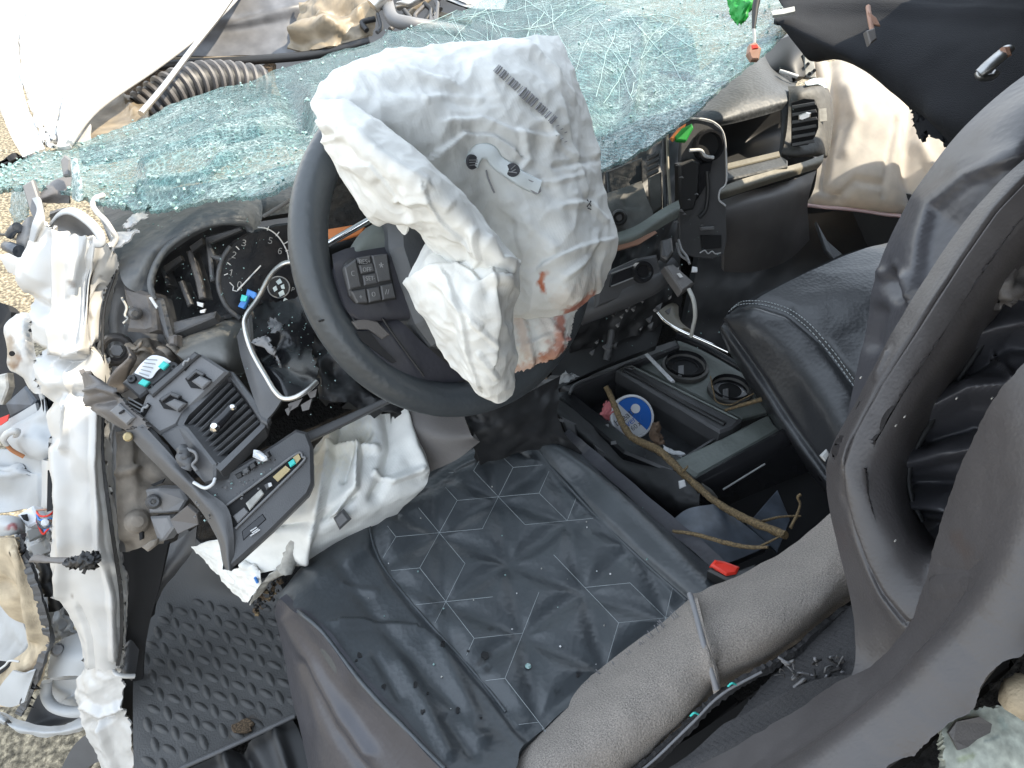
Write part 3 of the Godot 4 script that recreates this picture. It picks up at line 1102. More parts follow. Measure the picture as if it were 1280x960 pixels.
# ======================================================================= dashboard, driver's side
func dashboard() -> void:
	var t := thing("dashboard", "broken dark grey dashboard running across the cab under the windshield", "dashboard", Vector3(0.8, 1.0, -1.25))
	var prof := [[1.16, -1.52], [1.20, -1.36], [1.19, -1.24], [1.10, -1.20], [0.98, -1.22], [0.86, -1.28], [0.72, -1.40]]
	var a := []
	for e in prof:
		var k := PackedVector3Array()
		for x in [0.06, 0.45, 0.85, 1.2, 1.66]:
			k.append(Vector3(x, e[0], e[1]))
		a.append(k)
	part("lower_body", sheet(a, 50, 40, {"noise": [[0.012, 7.0], [0.006, 20.0, 1]], "thick": 0.02}), M.black, t)
	part("top_pad", sheet(rows([
		[120, 250, 1.42, 250, 230, 1.40, 400, 200, 1.42, 600, 170, 1.55],
		[128, 280, 1.28, 240, 262, 1.26, 400, 240, 1.30, 600, 220, 1.45],
		[150, 330, 1.20, 250, 290, 1.24, 400, 262, 1.28, 600, 260, 1.40]]), 40, 16, {"noise": [[0.004, 9.0]], "thick": 0.012}), M.dash, t)
	# binnacle hood with its hooked end
	part("binnacle_hood", sheet(rows([
		[142, 276, 1.16, 170, 264, 1.18, 212, 254, 1.2, 262, 244, 1.2, 300, 240, 1.2, 326, 244, 1.2],
		[141, 300, 1.09, 166, 290, 1.10, 206, 272, 1.11, 262, 258, 1.12, 302, 252, 1.14, 328, 262, 1.16],
		[146, 328, 1.05, 168, 316, 1.05, 200, 294, 1.06, 255, 268, 1.08, 300, 263, 1.10, 325, 284, 1.14],
		[158, 358, 1.04, 175, 340, 1.04, 202, 306, 1.05, 258, 279, 1.07, 300, 274, 1.09, 318, 290, 1.12],
		[188, 370, 1.06, 189, 348, 1.06, 207, 316, 1.07, 262, 283, 1.09, 299, 281, 1.11, 319, 306, 1.13]]), 60, 30, {"noise": [[0.002, 12.0]], "thick": 0.008, "crease": [[0.004, 7, 0, 188, 372, 190, 345, 208, 312, 258, 281, 300, 276]]}), M.hood_plastic, t)
	part("hood_rim", tube(r([192, 374, 1.05, 188, 352, 1.045, 197, 326, 1.05, 216, 303, 1.055, 257, 281, 1.07, 300, 277, 1.09, 313, 286, 1.11, 320, 306, 1.12]), 0.0045, 8), M.hood_plastic, t)
	part("torn_fabric", sheet(rows([[154, 282, 1.03, 166, 268, 1.04, 180, 264, 1.05], [158, 285, 1.03, 168, 277, 1.03, 185, 272, 1.05]]), 10, 6, {"thick": 0.003, "jag": 0.006, "noise": [[0.004, 30.0]]}), M.white, t)
	part("torn_fabric", sheet(rows([[132, 305, 1.02, 148, 292, 1.03, 164, 286, 1.04], [140, 312, 1.02, 155, 302, 1.02, 174, 288, 1.04]]), 10, 6, {"thick": 0.003, "jag": 0.006, "noise": [[0.004, 30.0]]}), M.white, t)
	# the bowl of the binnacle and its ribs
	part("binnacle_bowl", sheet(rows([
		[190, 350, 1.08, 215, 305, 1.10, 260, 282, 1.12, 310, 284, 1.14],
		[198, 385, 1.12, 225, 345, 1.17, 262, 320, 1.19, 306, 320, 1.19],
		[210, 412, 1.10, 240, 395, 1.15, 268, 380, 1.16, 300, 372, 1.17],
		[214, 420, 1.08, 240, 412, 1.09, 268, 400, 1.10, 296, 390, 1.12]]), 24, 24, {"noise": [[0.004, 25.0, 1]], "thick": 0.006}), M.plastic, t)
	part("bowl_sill", poly(r([208, 404, 1.065, 270, 388, 1.075, 268, 396, 1.07, 216, 418, 1.06]), 0.02, 0.002), M.plastic, t)
	for e in [[203, 333, 225, 319, 228, 325, 207, 341], [236, 308, 252, 297, 254, 305, 240, 315]]:
		part("slot", poly(rp(e, 1.075), 0.01, 0.001), M.void, t)
	for e in [[232, 314, 239, 311, 252, 352, 256, 372, 248, 374, 243, 350], [199, 336, 204, 334, 212, 356, 207, 358], [222, 352, 227, 350, 240, 380, 234, 384], [256, 300, 262, 298, 268, 350, 262, 352]]:
		part("rib", poly(rp(e, 1.10), 0.03, 0.002), M.plastic_dusty if e[0] == 232 else M.plastic, t)
	part("torn_strip", poly(rp([255, 296, 300, 283, 302, 287, 262, 304, 268, 318, 290, 322, 284, 330, 262, 322], 1.10), 0.01, 0.002), M.plastic, t)
	for e in [[186, 372, 189, 371, 197, 383, 195, 386], [246, 377, 254, 379, 253, 384, 247, 382], [250, 388, 257, 386, 255, 391, 250, 391]]:
		part("torn_chip", poly(rp(e, 1.03), 0.003, 0.0), M.mark, t)
	# lighter duct and bracket work under the binnacle
	part("duct", sheet(rows([
		[205, 424, 1.10, 240, 412, 1.10, 280, 398, 1.12, 306, 395, 1.14],
		[218, 440, 1.05, 250, 430, 1.05, 280, 424, 1.06, 300, 425, 1.10],
		[236, 456, 1.05, 262, 455, 1.04, 285, 452, 1.04, 302, 450, 1.08],
		[250, 472, 1.08, 270, 474, 1.08, 290, 470, 1.08, 306, 466, 1.10]]), 24, 20, {"noise": [[0.003, 14.0]], "thick": 0.008}), M.dash_duct, t)
	part("bracket", poly(r([152, 356, 1.05, 186, 366, 1.04, 192, 390, 1.04, 194, 412, 1.04, 182, 416, 1.04, 156, 414, 1.05, 160, 396, 1.05, 154, 372, 1.05]), 0.035, 0.005), M.plastic_dusty, t)
	part("boss", lathe(P(169, 392, 1.03), EYE - P(169, 392, 1.03), [0.0, 0.008, 0.005, 0.008, 0.008, 0.004, 0.009, -0.02], 16), M.plastic, t)
	part("bolt_head", lathe(P(169, 392, 1.02), EYE - P(169, 392, 1.02), [0.0, 0.006, 0.004, 0.006, 0.0045, 0.0], 6, false), M.black, t)
	part("bracket", poly(r([187, 372, 1.05, 203, 372, 1.05, 214, 416, 1.05, 218, 428, 1.05, 212, 434, 1.05, 204, 420, 1.05]), 0.03, 0.004), M.plastic, t)
	part("lug", poly(rp([209, 421, 217, 418, 220, 419, 220, 432, 210, 432], 1.03), 0.02, 0.003), M.plastic_dusty, t)
	part("cut_flange", tube(r([152, 372, 1.03, 158, 384, 1.03, 156, 394, 1.03, 160, 398, 1.03, 154, 404, 1.03]), 0.0016, 5), M.white_dirty, t)

	cluster()
	# torn shroud below the dials, framed by the bent trim
	t = thing("column_shroud", "torn glossy black trim panel hanging under the gauges beside the steering wheel", "trim panel", P(340, 450, 1.04))
	part("panel_skin", sheet(rows([
		[330, 374, 1.09, 345, 378, 1.10, 372, 372, 1.12, 400, 380, 1.14],
		[310, 398, 1.07, 335, 402, 1.08, 365, 400, 1.09, 398, 405, 1.12],
		[314, 430, 1.05, 335, 440, 1.05, 360, 440, 1.07, 392, 440, 1.10],
		[332, 466, 1.03, 350, 470, 1.02, 370, 470, 1.03, 398, 468, 1.06],
		[348, 494, 1.01, 360, 498, 1.0, 378, 494, 1.01, 397, 480, 1.03]]), 24, 30, {"noise": [[0.003, 12.0]], "jag": 0.008, "thick": 0.004, "crease": [[-0.02, 12, 0, 330, 440, 350, 430]]}), M.black_gloss, t)
	part("torn_flap", sheet(rows([[315, 425, 1.03, 325, 422, 1.02, 334, 420, 1.02], [318, 430, 1.02, 336, 432, 1.01, 342, 436, 1.01], [330, 430, 1.02, 346, 450, 1.01, 350, 458, 1.02]]), 12, 10, {"noise": [[0.004, 40.0, 1]], "jag": 0.008, "thick": 0.003}), M.plastic_grey, t)
	part("torn_flap", sheet(rows([[336, 404, 1.04, 344, 398, 1.04, 350, 410, 1.03], [340, 416, 1.03, 352, 412, 1.02, 356, 408, 1.03]]), 8, 8, {"noise": [[0.004, 40.0, 1]], "jag": 0.008, "thick": 0.003}), M.plastic, t)
	part("side_wall", sheet(rows([
		[296, 420, 1.06, 306, 400, 1.06, 310, 392, 1.06],
		[302, 450, 1.03, 311, 445, 1.02, 317, 440, 1.02],
		[318, 500, 1.0, 326, 490, 0.995, 336, 476, 0.995],
		[330, 528, 0.99, 342, 515, 0.99, 352, 500, 0.99]]), 12, 24, {"thick": 0.006}), M.plastic, t)
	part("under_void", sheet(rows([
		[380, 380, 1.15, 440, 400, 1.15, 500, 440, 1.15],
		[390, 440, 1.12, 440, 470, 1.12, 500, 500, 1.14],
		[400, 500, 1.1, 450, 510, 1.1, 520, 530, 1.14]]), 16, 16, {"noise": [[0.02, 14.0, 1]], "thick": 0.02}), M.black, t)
	part("lower_rail", poly(r([372, 545, 1.04, 430, 520, 1.06, 490, 493, 1.08, 494, 499, 1.08, 440, 526, 1.06, 378, 556, 1.04]), 0.015, 0.002), M.plastic, t)
	for e in [[360, 505, 378, 498, 372, 508, 362, 514], [384, 492, 396, 486, 394, 496, 388, 498], [356, 512, 366, 506, 360, 520], [376, 506, 390, 498, 386, 512, 378, 514]]:
		part("torn_chip", poly(rp(e, 1.0), 0.004, 0.0), M.plastic_dusty, t)
	solo("trim_strip", tube(r([366, 327, 1.06, 352, 331, 1.06, 337, 346, 1.055, 322, 374, 1.045, 308, 394, 1.035, 306, 410, 1.03, 315, 440, 1.02, 334, 474, 1.0, 344, 490, 0.99, 354, 498, 0.985, 368, 497, 0.985, 384, 488, 0.99, 396, 477, 1.0]), 0.0036, 10, {"steps": 90}), M.satin, "bent silver trim strip curling round the torn black panel under the gauges", "trim strip")
	# steering column shroud and clutter behind the wheel
	t = thing("steering_column", "dark steering column cover and stalks behind the steering wheel", "steering column", P(520, 420, 1.0))
	part("column_cover", sheet(rows([
		[420, 330, 1.12, 500, 300, 1.10, 600, 300, 1.12],
		[420, 400, 1.08, 500, 390, 1.02, 600, 380, 1.04],
		[440, 450, 1.08, 520, 460, 1.02, 610, 450, 1.04],
		[470, 490, 1.12, 540, 500, 1.08, 620, 480, 1.1]]), 16, 16, {"thick": 0.02}), M.black, t)
	part("fleece_lining", sheet(rows([[398, 215, 1.02, 440, 225, 1.0, 500, 240, 1.0], [396, 260, 1.0, 440, 262, 0.98, 500, 262, 0.98], [398, 300, 0.99, 440, 300, 0.98, 480, 300, 0.98]]), 24, 16, {"noise": [[0.006, 60.0]], "thick": 0.01}), M.carpet, t)
	part("orange_tab", poly(r([400, 288, 0.95, 442, 281, 0.95, 456, 284, 0.95, 452, 292, 0.95, 402, 308, 0.95]), 0.006, 0.001), M.orange, t)
	part("stalk_rod", tube(r([394, 314, 0.92, 430, 293, 0.92, 470, 270, 0.92]), 0.0042, 8), M.chrome, t)
	part("cover_corner", sheet(rows([[456, 286, 0.93, 480, 274, 0.92, 510, 280, 0.92], [444, 312, 0.92, 476, 300, 0.91, 510, 310, 0.91]]), 10, 8, {"thick": 0.01}), M.dash_green, t)
	# loose cable behind the wheel
	part("cable", tube(r([330, 270, 1.1, 350, 258, 1.08, 362, 250, 1.06]), 0.003, 6), M.plastic_grey, t)


func cluster() -> void:
	var c := P(322, 345, 1.12)
	var n := (Vector3(0.0, 0.42, 0.9) + (EYE - c).normalized()).normalized()
	var t := thing("instrument_cluster", "black instrument cluster with white numbered rev counter behind broken lens", "gauge", c)
	var face := part("face", poly(ro([271, 352, 276, 325, 290, 302, 312, 289, 345, 280, 380, 276, 400, 300, 396, 360, 375, 392, 330, 396, 296, 398, 280, 378], c, n), 0.02, 0.003), M.black_gloss, t)
	part("bezel", tube(ro([300, 398, 284, 384, 274, 362, 273, 342, 279, 322, 288, 308], c + n * 0.004, n), 0.0035, 8), M.plastic, face)
	part("dial_ring", tube(ro([322, 284, 334, 286, 345, 293, 353, 303, 359, 315, 361, 325], c + n * 0.003, n), 0.0009, 6), M.mark, face)
	var up := (on(322, 335, c, n) - on(322, 345, c, n)).normalized()
	up = up.rotated(n, deg_to_rad(-12.0))
	var right := up.cross(n)
	for e in [["1", 289, 341], ["2", 293, 319], ["3", 305, 304], ["5", 338, 301], ["6", 350, 314], ["0", 299, 356]]:
		text(e[0], on(e[1], e[2], c + n * 0.003, n), right, up, 0.0088, M.dim_mark, face, "numeral")
	part("needle", tube(ro([297, 363, 326, 332], c + n * 0.006, n), [0.0014, 0.0010], 6), M.mark, face)
	part("scale_end", tube(ro([287, 353, 292, 358, 291, 363, 296, 364, 302, 360], c + n * 0.004, n), 0.0008, 5, {"straight": true}), M.mark, face)
	for e in [[355, 305, 360, 302], [345, 295, 349, 290], [334, 288, 336, 283], [357, 314, 363, 312], [280, 344, 285, 342], [284, 328, 288, 331], [295, 308, 299, 312]]:
		part("tick", tube(ro(e, c + n * 0.003, n), 0.0008, 5), M.mark, face)
	var d := on(348, 359, c, n)
	part("small_gauge", lathe(d + n * 0.002, n, [0.0, 0.0, 0.016, 0.0], 28), M.black, face)
	part("small_gauge_ring", lathe(d + n * 0.003, n, [0.0145, 0.0, 0.0155, 0.001, 0.0165, 0.0], 28), M.dim_mark, face)
	var k := 0
	for e in [[345, 352, 350, 348, 353, 353, 348, 356], [341, 360, 345, 357, 347, 362, 343, 365], [348, 366, 354, 362, 356, 368, 350, 371], [351, 357, 355, 355, 356, 361, 352, 361]]:
		part("crazed_lens_piece", poly(ro(e, c + n * (0.005 + 0.001 * k), n), 0.002, 0.0), M.nylon_seam, face)
		k += 1
	text("P", on(366, 362, c + n * 0.003, n), right, up, 0.006, M.dim_mark, face, "letter")
	part("lens_chip", poly(ro([356, 372, 362, 376, 360, 382, 354, 376], c + n * 0.01, n), 0.002, 0.0), M.nylon_seam, face)
	var b := thing("blue_connector", "small bright blue clip with teal tag lodged against the gauges", "connector", P(310, 378, 1.07))
	part("clip", poly(r([309, 361, 1.06, 320, 366, 1.06, 322, 370, 1.06, 317, 374, 1.06, 312, 370, 1.06, 308, 378, 1.06, 304, 386, 1.06, 297, 383, 1.06, 301, 376, 1.06, 306, 372, 1.06]), 0.008, 0.001), M.blue, b)
	part("tag", poly(r([302, 368, 1.055, 309, 370, 1.055, 307, 377, 1.055, 300, 376, 1.055]), 0.003, 0.0005), M.teal, b)


# ======================================================================= passenger side and centre stack
func passenger_side() -> void:
	var t := thing("passenger_dash", "grey-black passenger side dashboard with open shelf and beige trim", "dashboard", P(950, 180, 1.65))
	part("top_pad", sheet(rows([
		[850, 110, 1.95, 900, 70, 1.98, 945, 50, 2.0, 1000, 40, 2.0],
		[850, 130, 1.72, 905, 92, 1.76, 945, 77, 1.8, 1000, 92, 1.85],
		[855, 148, 1.60, 905, 125, 1.62, 945, 110, 1.66, 990, 112, 1.70],
		[862, 156, 1.57, 905, 146, 1.58, 945, 134, 1.62, 988, 124, 1.66],
		[866, 164, 1.58, 905, 157, 1.59, 945, 147, 1.63, 986, 135, 1.67]]), 40, 30, {"noise": [[0.002, 10.0]], "thick": 0.012}), M.dash, t)
	part("shelf_back", sheet(rows([
		[880, 160, 1.70, 930, 150, 1.72, 990, 134, 1.75],
		[884, 185, 1.72, 930, 178, 1.74, 990, 160, 1.77],
		[884, 214, 1.66, 930, 204, 1.69, 986, 190, 1.72]]), 12, 12, {"thick": 0.01}), M.black, t)
	part("shelf_floor", poly(r([900, 212, 1.56, 976, 194, 1.60, 985, 200, 1.58, 985, 207, 1.57, 902, 226, 1.53]), 0.02, 0.003), M.dash, t)
	part("shelf_lip", poly(r([902, 205, 1.56, 974, 188, 1.60, 976, 195, 1.59, 902, 213, 1.55]), 0.006, 0.002), M.dash_beige, t)
	part("shelf_wall", sheet(rows([[978, 133, 1.66, 989, 126, 1.66], [976, 170, 1.67, 988, 160, 1.66], [973, 196, 1.66, 985, 196, 1.64]]), 6, 8, {"thick": 0.01}), M.dash, t)
	part("trim_band", sheet(rows([
		[896, 236, 1.50, 930, 223, 1.53, 984, 208, 1.58, 1005, 202, 1.62, 1030, 193, 1.66],
		[896, 243, 1.49, 930, 233, 1.52, 984, 216, 1.57, 1005, 209, 1.61, 1028, 203, 1.65],
		[897, 251, 1.50, 930, 240, 1.53, 984, 223, 1.58, 1005, 216, 1.62, 1022, 211, 1.66]]), 30, 8, {"thick": 0.01}), M.dash_beige, t)
	part("glove_box_lid", sheet(rows([
		[894, 252, 1.53, 940, 238, 1.56, 985, 226, 1.60, 1021, 213, 1.66],
		[900, 266, 1.51, 940, 254, 1.53, 985, 243, 1.58, 1014, 236, 1.64],
		[905, 290, 1.53, 945, 285, 1.55, 985, 272, 1.60, 1010, 258, 1.66],
		[905, 340, 1.60, 945, 340, 1.62, 985, 325, 1.66, 1012, 300, 1.72]]), 24, 24, {"thick": 0.012, "noise": [[0.002, 9.0]]}), M.plastic_dusty, t)
	# end vent
	part("vent_bezel", sheet(rows([
		[985, 108, 1.68, 1002, 107, 1.66, 1026, 104, 1.69, 1036, 112, 1.73],
		[986, 122, 1.655, 1003, 120, 1.64, 1028, 118, 1.67, 1040, 130, 1.72],
		[984, 160, 1.65, 1002, 158, 1.66, 1026, 158, 1.66, 1040, 165, 1.71],
		[978, 190, 1.64, 1000, 191, 1.63, 1024, 188, 1.65, 1036, 192, 1.70],
		[976, 198, 1.66, 1000, 197, 1.65, 1022, 196, 1.67, 1032, 198, 1.71]]), 30, 30, {"thick": 0.01}), M.dash_pale, t)
	var vent := ro([989, 128, 1005, 123, 1018, 124, 1023, 136, 1023, 160, 1018, 172, 1010, 181, 989, 184], P(1005, 155, 1.618), P(1005, 155, 0.0) - P(1005, 155, 1.0))
	var well := part("vent_well", poly(vent, 0.004, 0.001), M.void, t)
	var c := P(1005, 155, 1.61)
	var vn := (EYE - c).normalized()
	for k in 6:
		var v := 131.0 + k * 9.4
		part("vent_slat", poly(ro([990, v + 1, 1021 - absf(k - 2.0), v - 4, 1022 - absf(k - 2.0), v, 990, v + 5.5], c, vn), 0.004, 0.001), M.plastic, well)
	part("vent_knob", poly(ro([998, 144, 1008, 140, 1014, 141, 1013, 147, 1003, 151, 998, 150], P(1005, 146, 1.59), vn), 0.008, 0.002), M.satin, t)
	part("end_cap", sheet(rows([[1020, 176, 1.66, 1030, 150, 1.69], [1010, 192, 1.65, 1032, 186, 1.68]]), 6, 6, {"thick": 0.006}), M.primer, t)
	part("blue_film", sheet(rows([[1006, 103, 1.66, 1018, 98, 1.68, 1030, 98, 1.70], [1008, 107, 1.65, 1022, 105, 1.67, 1034, 110, 1.70]]), 8, 5, {"thick": 0.002, "noise": [[0.004, 40.0]]}), M.nylon_seam, t)
	part("paper_tag", poly(rp([1024, 136, 1033, 135, 1034, 151, 1025, 152], 1.66), 0.002, 0.0), M.white_dirty, t)

	t = thing("far_pillar_trim", "black windshield pillar trim beyond the passenger dashboard corner", "pillar trim", P(985, 70, 1.8))
	part("trim_cover", sheet(rows([
		[950, 70, 1.88, 975, 50, 1.86, 1000, 40, 1.86],
		[962, 85, 1.80, 985, 72, 1.78, 1006, 62, 1.80],
		[982, 92, 1.78, 996, 95, 1.76, 1008, 96, 1.78]]), 12, 12, {"thick": 0.02}), M.black, t)
	part("pillar_strip", poly(r([1005, 66, 1.78, 1018, 76, 1.78, 1021, 98, 1.78, 1006, 97, 1.78]), 0.01, 0.002), M.white_dirty, t)
	part("bright_edge", tube(r([975, 89, 1.75, 985, 92, 1.74, 997, 96, 1.74]), 0.005, 6), M.mark, t)
	for e in [[1010, 80], [1018, 88], [1012, 92]]:
		part("screw", lathe(P(e[0], e[1], 1.77), EYE - P(e[0], e[1], 1.77), [0.0, 0.003, 0.004, 0.002, 0.004, -0.01], 8), M.black, t)

	t = thing("curtain_airbag", "deployed cream side curtain airbag covering the far door window, sunlit from behind", "airbag", P(1090, 180, 1.75))
	part("bag", sheet(rows([
		[1000, 60, 1.84, 1022, 74, 1.80, 1060, 74, 1.80, 1110, 90, 1.78, 1150, 110, 1.76, 1215, 120, 1.74],
		[1020, 110, 1.80, 1036, 120, 1.78, 1075, 125, 1.75, 1118, 135, 1.74, 1150, 150, 1.74, 1215, 170, 1.72],
		[1030, 160, 1.78, 1042, 165, 1.76, 1080, 170, 1.73, 1118, 180, 1.72, 1145, 190, 1.73, 1205, 210, 1.71],
		[1022, 205, 1.76, 1032, 215, 1.74, 1070, 215, 1.71, 1112, 220, 1.71, 1142, 228, 1.73, 1190, 245, 1.71],
		[1016, 240, 1.75, 1030, 242, 1.73, 1065, 246, 1.72, 1108, 252, 1.72, 1138, 258, 1.73, 1180, 275, 1.71],
		[1006, 256, 1.75, 1030, 258, 1.75, 1065, 261, 1.75, 1106, 266, 1.75, 1134, 270, 1.75, 1170, 285, 1.73]]), 70, 70, {"noise": [[0.003, 5.0]], "soft": 0.6, "thick": 0.003, "crease": [
			[-0.02, 7, 0, 1040, 78, 1040, 150, 1030, 200, 1026, 235, 1045, 248], [-0.02, 7, 0, 1140, 132, 1136, 180, 1134, 225, 1142, 255], [0.014, 8, 0, 1060, 110, 1070, 150, 1058, 190], [-0.012, 6, 0, 1100, 230, 1070, 225, 1050, 245], [-0.01, 5, 1, 1120, 150, 1110, 200, 1104, 245], [0.012, 8, 0, 1150, 180, 1165, 210]]}), M.curtain, t)
	part("hem", tube(r([1004, 256, 1.735, 1030, 259, 1.735, 1066, 262, 1.735, 1106, 268, 1.735, 1136, 272, 1.735, 1170, 288, 1.72]), 0.007, 8, {"flat": 0.5}), M.curtain_hem, t)

	t = thing("headliner", "torn black felt headliner hanging down at the upper right", "headliner", P(1120, 60, 1.2))
	part("liner", sheet(rows([
		[940, -60, 1.50, 1020, -60, 1.45, 1100, -60, 1.40, 1200, -60, 1.30, 1330, -60, 1.20],
		[978, 8, 1.42, 1030, 8, 1.38, 1100, 10, 1.32, 1200, 10, 1.25, 1330, 20, 1.15],
		[968, 22, 1.36, 1030, 35, 1.32, 1110, 45, 1.28, 1200, 55, 1.20, 1330, 70, 1.10],
		[985, 46, 1.36, 1035, 58, 1.30, 1115, 90, 1.26, 1195, 110, 1.18, 1320, 130, 1.08],
		[1008, 74, 1.37, 1060, 78, 1.32, 1135, 128, 1.27, 1180, 150, 1.18, 1310, 190, 1.08],
		[1020, 76, 1.40, 1062, 79, 1.36, 1142, 136, 1.30, 1190, 184, 1.22, 1300, 240, 1.10]]), 60, 40, {"noise": [[0.006, 6.0]], "thick": 0.01, "crease": [[0.01, 8, 0, 985, 12, 1080, 6, 1280, 22]]}), M.felt, t)
	part("torn_edge", sheet(rows([[1140, 130, 1.28, 1150, 150, 1.26, 1165, 150, 1.24, 1185, 150, 1.22], [1142, 150, 1.28, 1152, 162, 1.26, 1168, 166, 1.24, 1195, 175, 1.22], [1146, 170, 1.28, 1154, 174, 1.26, 1160, 168, 1.25, 1190, 184, 1.22]]), 24, 14, {"jag": 0.012, "thick": 0.006}), M.felt, t)
	part("edge_band", sheet(rows([[964, 14, 1.34, 978, 11, 1.34, 993, 8, 1.34], [966, 19, 1.33, 980, 17, 1.33, 994, 14, 1.33]]), 8, 4, {"thick": 0.005}), M.white_dirty, t)
	t = thing("grab_handle_clip", "pale shiny metal clip on the black headliner", "clip", P(1243, 78, 1.1))
	part("bar", tube(r([1224, 92, 1.09, 1234, 84, 1.085, 1248, 72, 1.085, 1260, 61, 1.09]), [0.010, 0.012, 0.012, 0.010], 12, {"flat": 0.6}), M.bare_metal, t)
	part("end", poly(r([1254, 58, 1.075, 1263, 57, 1.075, 1266, 68, 1.075, 1258, 72, 1.075]), 0.008, 0.002), M.copper, t)
	part("foot", tube(r([1222, 90, 1.09, 1226, 97, 1.09, 1240, 96, 1.10, 1246, 90, 1.10]), 0.005, 8), M.bare_metal, t)
	t = thing("hanging_connector", "small brown wire plug dangling from the black headliner", "connector", P(1088, 45, 1.24))
	part("lead", tube(r([1085, 8, 1.25, 1087, 22, 1.24, 1090, 38, 1.235]), 0.004, 6), M.copper, t)
	part("plug", poly(r([1083, 38, 1.23, 1094, 34, 1.23, 1097, 48, 1.23, 1088, 55, 1.23]), 0.012, 0.002), M.plastic_dusty, t)
	part("strap", poly(r([1086, 14, 1.235, 1096, 22, 1.235, 1101, 32, 1.235, 1090, 30, 1.235]), 0.004, 0.001), M.copper, t)
	t = thing("mirror_lead", "dark cable with reddish brown plug hanging over the glass at upper right", "cable", P(943, 40, 1.22))
	part("sheath", tube(r([952, -20, 1.22, 945, 5, 1.22, 943, 25, 1.22, 942, 36, 1.22]), [0.006, 0.006, 0.004, 0.003], 8), M.black, t)
	part("wire", tube(r([942, 36, 1.22, 943, 46, 1.22, 943, 56, 1.22]), 0.0026, 6), M.cable, t)
	part("plug", poly(r([937, 55, 1.215, 945, 52, 1.215, 952, 60, 1.215, 949, 74, 1.215, 940, 74, 1.215, 935, 66, 1.215]), 0.012, 0.002), M.copper, t)
	part("latch", poly(r([940, 56, 1.205, 947, 55, 1.205, 948, 60, 1.205, 941, 61, 1.205]), 0.004, 0.001), M.red, t)
	solo("green_foil", sheet(rows([[908, -14, 1.26, 925, -16, 1.25, 945, -14, 1.25], [910, 4, 1.25, 926, 4, 1.24, 943, 2, 1.24], [914, 20, 1.25, 925, 22, 1.24, 938, 14, 1.24], [918, 26, 1.25, 925, 28, 1.245, 930, 24, 1.25]]), 18, 18, {"noise": [[0.006, 40.0, 1]], "jag": 0.006, "thick": 0.003}), M.green, "crumpled bright green plastic piece at the top edge beside a hanging cable", "plastic piece")

	centre_stack()


